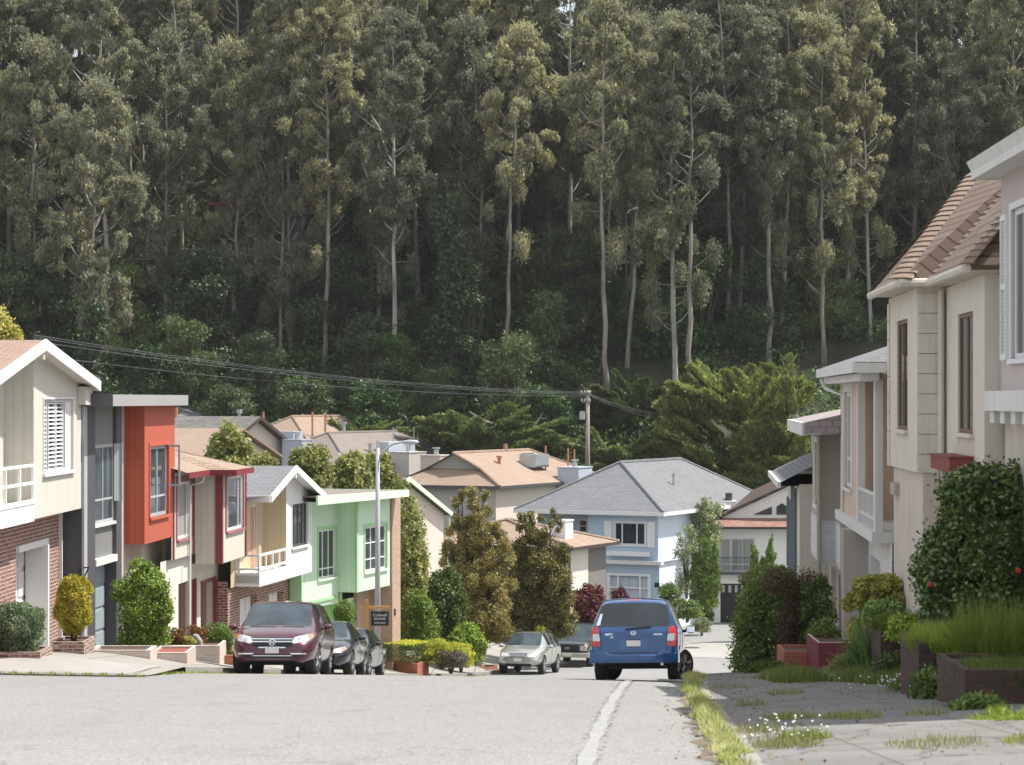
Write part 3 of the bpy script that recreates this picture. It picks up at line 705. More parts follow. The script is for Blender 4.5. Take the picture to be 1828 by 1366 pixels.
for (px, d, z, hh, ww, lab) in [(1100, 176, -9.5, 5.6, 5.2, 'low layered cypress at the foot of the wooden utility pole'), (640, 186, -7.5, 5.0, 3.6, 'small layered cypress left of the twin-arm street lamp'),
                            (1135, 190, -5, 5.5, 5.0, 'dark layered cypress between the utility pole and the big windswept cypress'), (950, 200, 0, 12.0, 4.2, 'tall layered conifer halfway up the forest edge left of the utility pole')]:
    sp = []
    for k in range(60):
        h = q.uniform(0.4, hh); u = q.uniform(-1, 1); wdt = ww * sqrt(max(0.05, 1 - ((h - hh * 0.4) / (hh * 0.72)) ** 2))
        d_ = Vector((u * 0.9 + q.uniform(-.3, .3), q.uniform(-.8, 0), 0.12 + q.uniform(0, .2))).normalized(); sx = u * wdt * 0.6; sy = q.uniform(-2, 1)
        sp.append(((sx, sy, h), tuple(Vector((sx, sy, h)) + d_ * q.uniform(1.5, 2.8)), q.uniform(0.5, 0.8)))
    cypress('cypress_tree', (px - CX) * d / F, d, z, sp, V['cyp'], lab, 330, 0.34, 0.12, hh * 0.9)
# bleached fallen branch
mb = MB(); x = (838 - CX) * 184 / F
mb.path([(x - 0, 184, -0.9), (x + 1.2, 184, -1.6), (x + 3.2, 184.2, -2.2)], [0.05, 0.09, 0.10], 5); mb.path([(x + 5.6, 184, -1.0), (x + 5.0, 184, -1.9), (x + 3.4, 184.3, -2.3)], [0.04, 0.07, 0.1], 5)
mb.path([(x + 0.7, 184, -2.3), (x + 1.3, 184, -1.7), (x + 2.0, 184, -1.8)], [0.03, 0.06, 0.06], 5)
tag(mb.build('dead_branch', V['barkp'], uv=False), 'bleached dead branches lying on top of the flat layered cypress', 'branch')
# ------------------------------------------------------------------ houses
class House:
    """local frame: x along the street front, y into the house, z world height (shifted by zb on build)"""
    def __init__(s, name, label, cat, X, Y, slope, zb, right=False, group=None, ang=None):
        if ang is None:
            ex = Vector((slope, 1, 0)).normalized()
            if right: ex = -ex
        else: ex = Vector((cos(ang), sin(ang), 0))
        s.ex, s.ey, s.O, s.zb = ex, Vector((-ex.y, ex.x, 0)), Vector((X, Y, 0)), zb
        s.e = empty(name, (X, Y, zb), atan2(ex.y, ex.x), label, cat, group)
    def u(s, px, off=0.0):
        r = (px - CX) / F; o = s.O + s.ey * off
        return -(o.x - r * o.y) / (s.ex.x - r * s.ex.y)
    def v(s, px, x):
        r = (px - CX) / F; o = s.O + s.ex * x
        return -(o.x - r * o.y) / (s.ey.x - r * s.ey.y)
    def z(s, py, x, off=0.0):
        Y = (s.O + s.ex * x + s.ey * off).y; return (HY - py) * Y / F
    def add(s, mb, name, mat, parent=None, bevel=0):
        return mb.build(name, mat, parent or s.e, dz=s.zb if parent is None or True else 0, bevel=bevel)
    def box(s, name, mat, *a, parent=None, bevel=0):
        m = MB(); m.box(*a); return s.add(m, name, mat, parent, bevel)
    def wall(s, mb, x0, x1, z0, z1, y, holes=(), rev=0.14, t=0.2):
        """front wall facing -y with openings and reveals"""
        xs = sorted(set([x0, x1] + [h[i] for h in holes for i in (0, 1)])); zs = sorted(set([z0, z1] + [h[i] for h in holes for i in (2, 3)]))
        for a, b in zip(xs[:-1], xs[1:]):
            for c, d in zip(zs[:-1], zs[1:]):
                mx, mz = (a + b) / 2, (c + d) / 2
                if any(h[0] < mx < h[1] and h[2] < mz < h[3] for h in holes): continue
                mb.face([(a, y, c), (b, y, c), (b, y, d), (a, y, d)])
        for h in holes:
            a, b, c, d = h[:4]; r = y + rev
            mb.face([(a, y, c), (a, y, d), (a, r, d), (a, r, c)]); mb.face([(b, y, d), (b, y, c), (b, r, c), (b, r, d)])
            mb.face([(a, y, d), (b, y, d), (b, r, d), (a, r, d)]); mb.face([(b, y, c), (a, y, c), (a, r, c), (b, r, c)])
    def window(s, x0, x1, z0, z1, y, frame, glass, cols=(), rows=(), fw=0.06, trim=None, trim_w=0.1, sill=True, name='window', rec=0.08, tm=None, parent=None):
        """frame at wall plane y (set back rec), pane, sill; optional flat casing"""
        f = MB(); yf = y + rec
        f.box(x0, x1, yf - .03, yf + .03, z1 - fw, z1); f.box(x0, x1, yf - .03, yf + .03, z0, z0 + fw)
        f.box(x0, x0 + fw, yf - .032, yf + .028, z0 + fw, z1 - fw); f.box(x1 - fw, x1, yf - .032, yf + .028, z0 + fw, z1 - fw)
        for c in cols:
            xc = x0 + (x1 - x0) * c; f.box(xc - fw * .4, xc + fw * .4, yf - .028, yf + .024, z0 + fw, z1 - fw)
        for r_ in rows:
            zc = z0 + (z1 - z0) * r_; f.box(x0 + fw, x1 - fw, yf - .024, yf + .02, zc - fw * .3, zc + fw * .3)
        w = s.add(f, name, frame, parent)
        p = MB(); p.box(x0 + .01, x1 - .01, yf - .005, yf + .012, z0 + .01, z1 - .01); s.add(p, 'pane', glass, w)
        if sill:
            q = MB(); q.box(x0 - .08, x1 + .08, y - .07, y + rec - .035, z0 - .07, z0); s.add(q, 'sill', trim or frame, w)
        if trim and trim_w:
            q = MB(); tw = trim_w; yo = y - .025
            q.box(x0 - tw, x1 + tw, yo, y + .0, z1, z1 + tw); q.box(x0 - tw, x0, yo - .003, y, z0 - (tw if not sill else 0), z1); q.box(x1, x1 + tw, yo - .003, y, z0 - (tw if not sill else 0), z1)
            if not sill: q.box(x0, x1, yo, y, z0 - tw, z0)
            s.add(q, 'casing', tm or trim, w)
        return w
    def garage(s, x0, x1, z0, z1, y, mat, trim=None, rows=4, cols=4, rec=0.22, glass=None):
        d = MB(); yd = y + rec; d.box(x0, x1, yd, yd + .05, z0, z1)
        hh = (z1 - z0) / rows; ww = (x1 - x0) / cols
        for i in range(rows):
            for j in range(cols): d.box(x0 + j * ww + .06, x0 + (j + 1) * ww - .06, yd - .025, yd + .001, z0 + i * hh + .05, z0 + (i + 1) * hh - .05)
        g = s.add(d, 'garage_door', mat)
        if glass:
            p = MB()
            for j in range(cols): p.box(x0 + j * ww + .10, x0 + (j + 1) * ww - .10, yd - .032, yd - .02, z1 - hh + .1, z1 - .1)
            s.add(p, 'pane', glass, g)
        return g
def hip(mb, x0, x1, y0, y1, ze, zr, rx0, rx1, ry0, ry1, t=0.12):
    """hip roof from eave rectangle to ridge segment; thin eave slab included"""
    A, B, C_, D = (x0, y0, ze), (x1, y0, ze), (x1, y1, ze), (x0, y1, ze)
    P, Q = (rx0, ry0, zr), (rx1, ry1, zr)
    if abs(rx0 - rx1) < 1e-3:     # ridge along y
        mb.face([A, B, P]); mb.face([B, C_, Q, P]); mb.face([C_, D, Q]); mb.face([D, A, P, Q])
    else:
        mb.face([A, B, Q, P]); mb.face([B, C_, Q]); mb.face([C_, D, P, Q]); mb.face([D, A, P])
def fascia(mb, x0, x1, y0, y1, z, h, t=0.06):
    mb.box(x0, x1, y0, y0 + t, z - h, z); mb.box(x0, x1, y1 - t, y1, z - h, z); mb.box(x0, x0 + t, y0 + t, y1 - t, z - h, z - .003); mb.box(x1 - t, x1, y0 + t, y1 - t, z - h, z - .003)
    mb.face([(x0 + t, y0 + t, z - h + .02), (x0 + t, y1 - t, z - h + .02), (x1 - t, y1 - t, z - h + .02), (x1 - t, y0 + t, z - h + .02)])
G = {}
def ridges(h, segs, mat):
    for a, b in segs:
        m = MB(); m.tube((a[0], a[1], a[2] + .02), (b[0], b[1], b[2] + .02), .09, n=6); h.add(m, 'ridge_cap', mat)
G['white'] = m_plain('white_trim_paint', (0.72, 0.72, 0.72), 0.55, var=0.06); G['offw'] = m_stucco('worn_white_paint', (0.66, 0.655, 0.63), 0.25, (0.25, 0.23, 0.19), 0.3)
G['beige'] = m_boards('beige_boards', (0.60, 0.575, 0.51), 0.22, True, 0.07, 0.75, 0.06); G['brick'] = m_brick('old_red_brick', (0.30, 0.10, 0.065), (0.44, 0.20, 0.14), (0.50, 0.43, 0.38), 0.23, 0.085, 0.014, mix2=(0.10, 0.055, 0.05))
G['glass'] = m_glass('window_glass'); G['glassb'] = m_glass('window_glass_blue', (0.035, 0.05, 0.06)); G['curtain'] = m_glass('window_glass_curtain', curtain=(0.42, 0.43, 0.42)); G['dark'] = m_plain('dark_void', (0.02, 0.02, 0.02), 0.9)
G['pinkroof'] = m_shingle('pink_brown_shingles', (0.25, 0.165, 0.13), (0.31, 0.215, 0.17)); G['tanroof'] = m_shingle('tan_shingles', (0.285, 0.205, 0.152), (0.330, 0.245, 0.188)); G['greyroof'] = m_shingle('grey_shingles', (0.140, 0.147, 0.157), (0.180, 0.187, 0.197), patch=0.2)
G['brownroof'] = m_shingle('grey_brown_shingles', (0.19, 0.165, 0.146), (0.23, 0.20, 0.18)); G['darkroof'] = m_shingle('dark_grey_shingles', (0.098, 0.094, 0.090), (0.20, 0.19, 0.175), patch=0.5); G['redroof'] = m_shingle('red_brown_shingles', (0.192, 0.096, 0.076), (0.33, 0.19, 0.155))
G['slate'] = m_plain('dark_grey_paint', (0.075, 0.075, 0.085), 0.6); G['greybd'] = m_boards('mid_grey_boards', (0.21, 0.21, 0.205), 0.25, True, 0.05, 0.5, 0.05); G['lgrey'] = m_plain('light_grey_paint', (0.40, 0.40, 0.42), 0.6, var=0.08)
G['cap'] = m_plain('grey_roof_fascia', (0.33, 0.32, 0.325), 0.6, var=0.1); G['red'] = m_boards('red_orange_boards', (0.46, 0.10, 0.055), 0.17, True, 0.06, 0.45, 0.05); G['redp'] = m_plain('red_orange_paint', (0.46, 0.10, 0.055), 0.6, var=0.06)
G['pbrick'] = m_brick('pale_roman_brick', (0.50, 0.39, 0.33), (0.62, 0.52, 0.46), (0.66, 0.62, 0.58), 0.30, 0.055, 0.009); G['bluegrey'] = m_plain('blue_grey_door_paint', (0.30, 0.36, 0.40), 0.5)
G['cream'] = m_boards('cream_boards', (0.62, 0.58, 0.50), 0.2, True, 0.07, 0.7, 0.08); G['creams'] = m_stucco('cream_stucco', (0.66, 0.63, 0.56), 0.12, (0.35, 0.3, 0.25), 0.1); G['maroon'] = m_plain('maroon_trim_paint', (0.20, 0.025, 0.035), 0.5); G['pinkm'] = m_plain('faded_maroon_trim', (0.32, 0.13, 0.14), 0.6)
G['brown'] = m_plain('brown_door_paint', (0.22, 0.11, 0.075), 0.6, var=0.15); G['whites'] = m_stucco('white_stucco', (0.74, 0.735, 0.71), 0.08, (0.4, 0.38, 0.35), 0.08); G['tanbd'] = m_boards('tan_boards', (0.58, 0.47, 0.31), 0.2, True, 0.07, 0.7, 0.06)
G['salmon'] = m_plain('salmon_door_paint', (0.48, 0.25, 0.16), 0.6); G['mint'] = m_boards('mint_boards', (0.60, 0.77, 0.59), 0.2, True, 0.08, 0.75, 0.03); G['green'] = m_plain('green_trim_paint', (0.36, 0.60, 0.32), 0.55, var=0.06); G['mintp'] = m_plain('pale_mint_paint', (0.64, 0.84, 0.60), 0.6, var=0.05)
G['bgreen'] = m_plain('bright_green_paint', (0.25, 0.50, 0.16), 0.55); G['fbrick'] = m_brick('flat_pink_brick', (0.42, 0.27, 0.20), (0.50, 0.34, 0.26), (0.50, 0.38, 0.30), 0.30, 0.07, 0.01)
G['blue'] = m_boards('shaded_blue_siding', (0.42, 0.53, 0.66), 0.9, False, 0.02, 0.8, 0.05); G['bluew'] = m_stucco('sunlit_blue_stucco', (0.66, 0.73, 0.80), 0.08, (0.4, 0.42, 0.45), 0.08); G['bgrey'] = m_plain('pale_blue_grey_paint', (0.42, 0.47, 0.55), 0.6)
G['greys'] = m_stucco('warm_grey_stucco', (0.46, 0.43, 0.40), 0.12, (0.25, 0.22, 0.2), 0.1); G['dgreys'] = m_stucco('dark_taupe_stucco', (0.20, 0.185, 0.175), 0.15, (0.1, 0.09, 0.08), 0.15); G['pcream'] = m_stucco('pale_pink_cream_stucco', (0.70, 0.61, 0.54), 0.05, (0.4, 0.35, 0.3), 0.05)
G['greysid'] = m_boards('grey_lap_siding', (0.33, 0.32, 0.29), 0.22, False, 0.07, 0.5, 0.1); G['metal'] = m_plain('galvanised_metal', (0.42, 0.44, 0.46), 0.4, 0.5); G['terra'] = m_plain('terracotta_vent', (0.42, 0.20, 0.13), 0.8); G['cedar'] = m_plain('unpainted_sign_wood', (0.52, 0.30, 0.10), 0.7)
G['black'] = m_plain('black_paint', (0.012, 0.012, 0.014), 0.4); G['brownd'] = m_plain('dark_brown_trim', (0.07, 0.045, 0.04), 0.6)

# ===== left row =====
# beige gabled house at the left edge
h = House('beige_gable_house', 'beige boarded house with white gable eaves and brick garage wall at the left edge', 'house', -10.445, 44.0, 0.0141, -5.9)
xa, xb = h.u(60), h.u(145); zb = -2.58
m = MB(); zt = 0.62
gx0, gx1, pk = 45.2 - 44, h.u(177, -.35) , h.u(80, -.35); zp = 1.28; ze_l = zp - .176 * (pk - gx0); ze_r = zp - .135 * (gx1 - pk)
def roofz(x): return zp - .176 * (pk - x) if x < pk else zp - .135 * (x - pk)
wx0, wx1 = h.u(77), h.u(130); wz0, wz1 = h.z(846, wx0), h.z(713, wx0)
h.wall(m, xa, xb, zb, 0.0, 0, [(wx0, wx1, wz0, 0.0)])
h.wall(m, xa, wx0, 0.0, 0.30, 0); h.wall(m, wx1, xb, 0.0, .30, 0); 
m.face([(wx0, 0, wz1), (wx1, 0, wz1), (wx1, 0, 0.30), (wx0, 0, 0.30)])
m.face([(xa, 0, .30), (xb, 0, .30), (xb, 0, roofz(xb) - .15), (pk, 0, roofz(pk) - .15) if xa < pk else (xa, 0, roofz(xa) - .15), (xa, 0, roofz(xa) - .15)][: 5 if xa < pk else 5])
m.box(xa, xb, .002, 4, zb, zb + .02)
m.face([(xa, 0, zb), (xa, 0, roofz(xa) - .1), (xa, .62, roofz(xa) - .1), (xa, .62, zb)]); m.face([(xb, 0, zb), (xb, 1, zb), (xb, 1, .4), (xb, 0, .4)])
h.add(m, 'bay_wall', G['beige'])
m = MB(); m.face([(gx0, .62, -5.9), (xa, .62, -5.9), (xa, .62, roofz(xa) - .15), (gx0, .62, roofz(gx0) - .1)]); m.box(gx0, gx1 - .4, 5, 9, -5.9, roofz(gx0) - .2)
m.face([(gx0, .62, -5.9), (gx0, .62, .4), (gx0, 9, .4), (gx0, 9, -5.9)])
h.add(m, 'wall', G['beige'])
m = MB(); g0, g1 = h.u(28, .5), h.u(82, .5); gz1 = h.z(977, g0, .5); xe = h.u(105, .5)
h.wall(m, gx0, xe, -5.95, zb, .5, [(g0, g1, -5.95, gz1)], rev=.55); m.face([(xe, .5, -5.95), (xe, 4, -5.95), (xe, 4, zb), (xe, .5, zb)])
h.add(m, 'brick_wall', G['brick'])
h.garage(g0 - .0, g1, -5.9, gz1, .5, G['white'], rows=4, cols=4, rec=.5)
m = MB(); m.box(g1 - .14, g1 + .0, .42, .95, -5.9, gz1); m.box(g0, g1, .42, .5, gz1 - .12, gz1 + .02); h.add(m, 'door_jamb', G['white'])
m = MB(); m.box(xe - .02, xe + .06, .42, .7, -5.9, zb); h.add(m, 'corner_trim', G['offw'])
w = h.window(wx0, wx1, wz0, wz1, 0, G['white'], G['glassb'], [], [], .06, G['white'], .05, True)
m = MB(); nl = 17
for a, b in ((.02, .17), (.24, .46), (.50, .72), (.80, .98)):
    xx0 = wx0 + (wx1 - wx0) * a; xx1 = wx0 + (wx1 - wx0) * b
    if a < .75:
        for i in range(nl):
            zc = wz0 + .08 + (wz1 - wz0 - .16) * i / (nl - 1); m.prism([(xx0, .045, zc - .03), (xx0, .052, zc - .03), (xx0, .11, zc + .035), (xx0, .10, zc + .035)], (xx1 - xx0, 0, 0))
    else: m.box(xx0, xx1, .05, .08, wz0 + .05, wz1 - .05)
    m.box(xx0 - .04, xx0, .04, .1, wz0, wz1); m.box(xx1, xx1 + .04, .04, .1, wz0, wz1)
h.add(m, 'shutters', G['white'], w)
# roof
m = MB(); yf = -.35; yb = 10
m.slab([(gx0, yf, ze_l), (pk, yf, zp), (pk, yb, zp), (gx0, yb, ze_l)], .1); m.slab([(pk, yf, zp), (gx1, yf, ze_r), (gx1, yb, ze_r), (pk, yb, zp)], .1)
h.add(m, 'roof', G['pinkroof'])
m = MB(); t = .04
for a, b, za, zb2 in ((gx0 - .05, pk, ze_l, zp), (pk, gx1 + .05, zp, ze_r)):
    m.prism([(a, yf - t, za + .02), (b, yf - t, zb2 + .02), (b, yf - t, zb2 - .22), (a, yf - t, za - .22)], (0, t, 0))
m.box(gx1 - .0, gx1 + .05, yf, yb, ze_r - .22, ze_r + .02); m.box(gx0 - .05, gx0, yf, yb, ze_l - .2, ze_l)
h.add(m, 'fascia', G['white'])
m = MB(); m.slab([(gx0, yf, ze_l - .105), (pk, yf, zp - .105), (pk, 1, zp - .105), (gx0, 1, ze_l - .105)], .05); m.slab([(pk, yf, zp - .105), (gx1, yf, ze_r - .105), (gx1, 1, ze_r - .105), (pk, 1, zp - .105)], .05)
m.box(pk - .08, pk + .08, yf + .01, .3, zp - .42, zp - .17); m.box(gx1 - .9, gx1 - .05, -.2, .3, ze_r - .55, ze_r - .12)
h.add(m, 'soffit', G['beige'])
# balcony
m = MB(); b0 = gx0 + .2; m.box(b0, xa - .02, -.02, .6, -2.62, -2.22); h.add(m, 'balcony_floor', G['white'])
m = MB(); zr_ = h.z(828, xa)
for zz in (zr_, zr_ - .38): m.box(b0, xa - .03, -.03, .04, zz - .06, zz)
n = 5
for i in range(n + 1):
    xx = b0 + (xa - .1 - b0) * i / n; m.box(xx, xx + .09, -.024, .035, -2.22, zr_ - .06)
m.box(b0, xa - .03, -.035, .03, -2.24, -2.14); h.add(m, 'balcony_railing', G['white'])

# grey and red house
h = House('flat_roof_house', 'flat-roofed house with dark grey column bay and red-orange projecting bay', 'house', -10.25, 57.6, .0616, -6.9)
xg0, xg1, xg2 = h.u(150), h.u(165), h.u(207); ztop = -.15
m = MB(); m.box(0.02, 8.2, 1.2, 9, -6.9, ztop); m.face([(.02, -.02, -7), (.02, -.02, ztop), (.02, 1.3, ztop), (.02, 1.3, -7)]); h.add(m, 'wall', G['slate'])
m = MB(); m.box(0.0, .5, -.06, .0, -6.8, ztop); h.add(m, 'pilaster', G['lgrey'])
wz0, wz1 = h.z(938, xg1), h.z(795, xg1); x0, x1 = xg1, h.u(203)
m = MB()
m.box(xg0 + .1, xg1, -.07, .3, -6.9, ztop); m.box(x1, xg2 + .35, -.07, .3, -6.9, ztop); h.add(m, 'column', G['slate'])
m = MB(); m.box(xg1, x1, .02, .3, wz1 + .0, ztop); h.add(m, 'panel', G['greybd']); m = MB(); m.box(xg1, x1, .03, .3, h.z(1000, xg1), wz0 - .06); h.add(m, 'panel', G['greybd'])
w = h.window(xg1, x1, wz0, wz1, 0, G['lgrey'], G['glassb'], [.5], [.3], .08, G['offw'], 0, True, rec=.04)
m = MB(); m.face([(x1 - .05, -.02, wz0 + .5), (x1 + .1, -.16, wz0 + .5), (x1 + .1, -.16, wz1), (x1 - .05, -.02, wz1)]); m.box(x1 + .08, x1 + .12, -.2, -.14, wz0 + .5, wz1); h.add(m, 'casement', G['lgrey'], w)
m = MB(); m.box(xg1, x1, -.1, .2, h.z(1012, xg1), h.z(1000, xg1)); h.add(m, 'lintel', G['offw'])
h.garage(xg1, h.u(186, .25), -6.9, h.z(1014, xg1), .0, G['bluegrey'], rows=5, cols=1, rec=.25)
m = MB(); m.box(h.u(186, .25), xg2, .0, .3, -6.9, h.z(1014, xg1)); h.add(m, 'jamb', G['lgrey'])
BY = -.42; rx0, rx1 = h.u(258, BY), h.u(312, BY); zbot = h.z(972, rx0, BY)
m = MB(); m.box(xg2 + .35, rx0 - .02, .1, .6, -6.9, ztop); h.add(m, 'brick_pier', G['pbrick'])
wx0, wx1 = h.u(267, BY), h.u(300, BY); wz0, wz1 = h.z(925, wx0, BY), h.z(797, wx0, BY)
m = MB(); h.wall(m, rx0, rx1, zbot, ztop, BY, [(wx0, wx1, wz0, wz1)]); m.face([(rx0, BY, zbot), (rx0, BY, ztop), (rx0, .5, ztop), (rx0, .5, zbot)]); m.face([(rx1, BY, ztop), (rx1, BY, zbot), (rx1, .65, zbot), (rx1, .65, ztop)]); m.face([(rx0, BY, zbot), (rx0, .5, zbot), (rx1, .5, zbot), (rx1, BY, zbot)])
h.add(m, 'red_bay', G['red'])
w = h.window(wx0, wx1, wz0, wz1, BY, G['lgrey'], G['glassb'], [.5], [.28], .09, G['redp'], .1, True)
m = MB(); y_ = BY
m.box(wx1 - .06, wx1 - .02, y_ - .3, y_ - .02, wz0 + .75, wz0 + .81); m.box(wx1 - .06, wx1 - .02, y_ - .3, y_ - .02, wz1 - .06, wz1); m.box(wx1 - .06, wx1 - .02, y_ - .34, y_ - .29, wz0 + .75, wz1); h.add(m, 'casement', G['lgrey'], w)
m = MB(); m.box(xg2 + .5, rx1, .5, 1.3, -6.9, zbot + .1); m.box(xg2 + .5, rx0, .3, .5, -6.9, zbot); h.add(m, 'brick_wall', G['pbrick'])
m = MB(); m.box(h.u(296, .1), h.u(305, .1), .1, .5, -7.0, zbot); h.add(m, 'pillar', G['offw'])
m = MB(); rf0, rf1 = .15, h.u(336, -.72); m.box(rf0, rf1, -.72, 9, ztop + .0, .13); h.add(m, 'roof', G['cap'])
m = MB(); m.box(rf0 - .03, rf0, -.72, 1.5, ztop - .02, .15); h.add(m, 'roof_edge', G['slate'])
tx = bpy.data.curves.new('number', 'FONT'); tx.body = '37'; tx.size = .34; tx.extrude = .01
to = bpy.data.objects.new('tmp', tx); COL.objects.link(to); dg = bpy.context.evaluated_depsgraph_get(); me = bpy.data.meshes.new_from_object(to.evaluated_get(dg)); bpy.data.objects.remove(to)
def text_mesh(body, size, ext=.006, sx=1.0, bold=0.0):
    tx = bpy.data.curves.new('lettering', 'FONT'); tx.body = body; tx.size = size; tx.extrude = ext; tx.align_x = 'CENTER'; tx.align_y = 'CENTER'; tx.offset = bold
    to = bpy.data.objects.new('tmp', tx); COL.objects.link(to); dg = bpy.context.evaluated_depsgraph_get(); me = bpy.data.meshes.new_from_object(to.evaluated_get(dg)); bpy.data.objects.remove(to)
    for v in me.vertices: v.co.x *= sx
    return me
me = text_mesh('37', .34, .01); me.materials.append(G['black']); o = link('house_number', me, h.e); o.rotation_euler = (pi / 2, 0, -0.35); o.location = (-.0, -.45, h.z(1022, 0) - h.zb); o.rotation_euler = (pi / 2, 0, -pi / 2 + .5)
o.location = (-.03, -.03, h.z(1022, 0) - h.zb)

# cream house with maroon trim
h = House('cream_maroon_house', 'cream house with maroon trim, tan hip roof and two brown garage doors', 'house', -8.6, 65.7, .078, -7.9)
def stepz(a): return a
ax0, ax1 = h.u(305, .75), h.u(348, .75); bx0, bx1 = h.u(395), h.u(438); zbot = h.z(1007, bx0); zt = -2.02
m = MB(); w0, w1 = h.u(316, .75), h.u(340, .75); wa0, wa1 = h.z(965, w0, .75), h.z(862, w0, .75)
h.wall(m, ax0 + .1, bx0, zbot + .3, zt, .75, [(w0, w1, wa0, wa1)])
m.face([(bx0, 0, zbot), (bx0, 0, zt), (bx0, .75, zt), (bx0, .75, zbot)])
c0, c1 = h.u(404), h.u(434); ca0, ca1 = h.z(950, c0), h.z(852, c0)
h.wall(m, bx0, bx1, zbot, zt, 0, [(c0, c1, ca0, ca1)]); m.face([(bx1, 0, zt), (bx1, 0, zbot), (bx1, .9, zbot), (bx1, .9, zt)]); m.face([(bx0, 0, zbot), (bx0, .9, zbot), (bx1, .9, zbot), (bx1, 0, zbot)])
h.add(m, 'wall', G['cream'])
h.window(w0, w1, wa0, wa1, .75, G['white'], G['curtain'], [.15, .85], [], .08, G['pinkm'], .16, True); h.window(c0, c1, ca0, ca1, 0, G['white'], G['glassb'], [.2, .8], [], .08, G['pinkm'], .2, True)
m = MB()
for x, y in ((ax0 + .2, .72), (h.u(344, .75), .72), (bx0 - .04, -.04), (bx1 - .12, -.04)): m = MB(); m.box(x, x + .16, y, y + .06, zbot if y < .5 else zbot + .3, zt); h.add(m, 'trim_board', G['maroon'])
m = MB(); m.box(bx0 - .07, bx0 - .042, -.04, .16, zbot, zt)
h.add(m, 'trim_board', G['maroon'])
m = MB(); d0, d1 = h.u(312, 1.0), h.u(341, 1.0); e0, e1 = h.u(358, .9), h.u(384, .9); dz = h.z(1043, d0, 1)
h.wall(m, -.3, 7.6, -8, zbot + .3, .9, [(d0, d1, -8, dz), (e0, e1, -8, dz - .25)], rev=.3); m.box(-.3, 7.6, 1.4, 9, -8, zt); h.add(m, 'lower_wall', G['creams'])
h.garage(d0, d1, -8, dz, .9, G['brown'], rows=4, cols=3, rec=.28); h.garage(e0, e1, -8, dz - .25, .9, G['brown'], rows=4, cols=3, rec=.28)
m = MB(); m.box(d1 - .06, d1 + .12, .85, .95, -8, dz); m.box(e1 - .06, e1 + .12, .85, .95, -8, dz - .25); m.box(e0, e1, .86, .9, dz - .25, dz - .15); h.add(m, 'door_trim', G['maroon'])
m = MB(); ey0 = -.5; rx0_, rx1_ = .25, h.u(452, -.5)
rs0 = bx0 - .45
m.face([(rs0, ey0, zt + .02), (rx1_, ey0, zt + .02), (rx1_ - 2.2, 3.4, zt + .95), (rs0 + 2.0, 3.4, zt + .95)])
m.face([(rx1_, ey0, zt + .02), (rx1_, 8, zt + .02), (rx1_ - 2.2, 3.4, zt + .95)]); m.face([(rs0, .25, zt + .02), (rs0, ey0, zt + .02), (rs0 + 2.0, 3.4, zt + .95)])
m.face([(rx0_, .25, zt + .02), (rs0, .25, zt + .02), (rs0 + 2.0, 3.4, zt + .95), (rx0_, 3.4, zt + .95)]); m.face([(rx0_, 3.4, zt + .95), (rs0 + 2, 3.4, zt + .95), (rx1_ - 2.2, 3.4, zt + .95), (rx1_, 8, zt + .02), (rx0_, 8, zt + .02)])
h.add(m, 'roof', G['tanroof'])
m = MB(); m.box(rs0, rx1_, ey0 - .03, ey0 + .03, zt - .13, zt + .03); m.box(rs0 - .03, rs0 + .03, ey0, .25, zt - .13, zt + .03); m.box(rx0_, rs0, .22, .28, zt - .13, zt + .03); m.box(rx1_ - .03, rx1_ + .03, ey0 + .03, 8, zt - .13, zt + .025)
m.face([(rs0, ey0, zt - .1), (rs0, .9, zt - .1), (rx1_, .9, zt - .1), (rx1_, ey0, zt - .1)]); h.add(m, 'fascia', G['maroon'])
m = MB(); xx = h.u(352, .5); m.path([(xx, .3, zt - .1), (xx, .35, zt - .3), (xx - .1, .68, zt - .4), (xx - .1, .7, -7.8)], .04, 6); h.add(m, 'downspout', G['offw'])

# white gabled house
h = House('white_gable_house', 'white house with small grey-shingled gable, white balcony and brick garage wall', 'house', -7.16 - .166 * 3.4, 73.1, .166, -8.8)
b0, b1, b2 = h.u(462), h.u(511), h.u(557); zbot = h.z(1048, b0); zt = -2.6
pk = h.u(528, -.4); gx0, gx1 = h.u(483, -.4), h.u(580, -.4); zp = -2.08; sl = .27
def rz4(x): return zp - sl * abs(x - pk)
m = MB(); w0, w1 = h.u(521), h.u(549); wz0, wz1 = h.z(978, w0), h.z(901, w0)
h.wall(m, b1, b2, zbot, rz4(b2) - .1, 0, [(w0, w1, wz0, wz1)])
m.face([(b1, 0, rz4(b2) - .1), (b2, 0, rz4(b2) - .1), (pk, 0, rz4(pk) - .1), (b1, 0, rz4(b1) - .1)])
m.face([(b2, 0, -3), (b2, 0, zbot), (b2, 1, zbot), (b2, 1, -3)]); m.face([(b1, 0, zbot), (b1, 1, zbot), (b2, 1, zbot), (b2, 0, zbot)]); h.add(m, 'bay_wall', G['whites'])
m = MB(); m.face([(b1, 0, zbot), (b1, 0, rz4(b1) - .1), (b1, .72, rz4(b1) - .1), (b1, .72, zbot)]); h.wall(m, -.3, b1, zbot, zt - .3, .72, [(h.u(447, .72), h.u(462, .72), zbot + .35, h.z(905, 1, .72))]); m.box(-.2, b2, 1.5, 9, -8.9, zt - .5); h.add(m, 'side_wall', G['tanbd'])
w = h.window(h.u(447, .72), h.u(462, .72), zbot + .35, h.z(905, 1, .72), .72, G['offw'], G['salmon'], [.7], [], .06, sill=False, name='balcony_door')
w = h.window(w0, w1, wz0, wz1, 0, G['slate'], G['glassb'], [.25, .5, .75], [], .07, G['white'], .04, True)
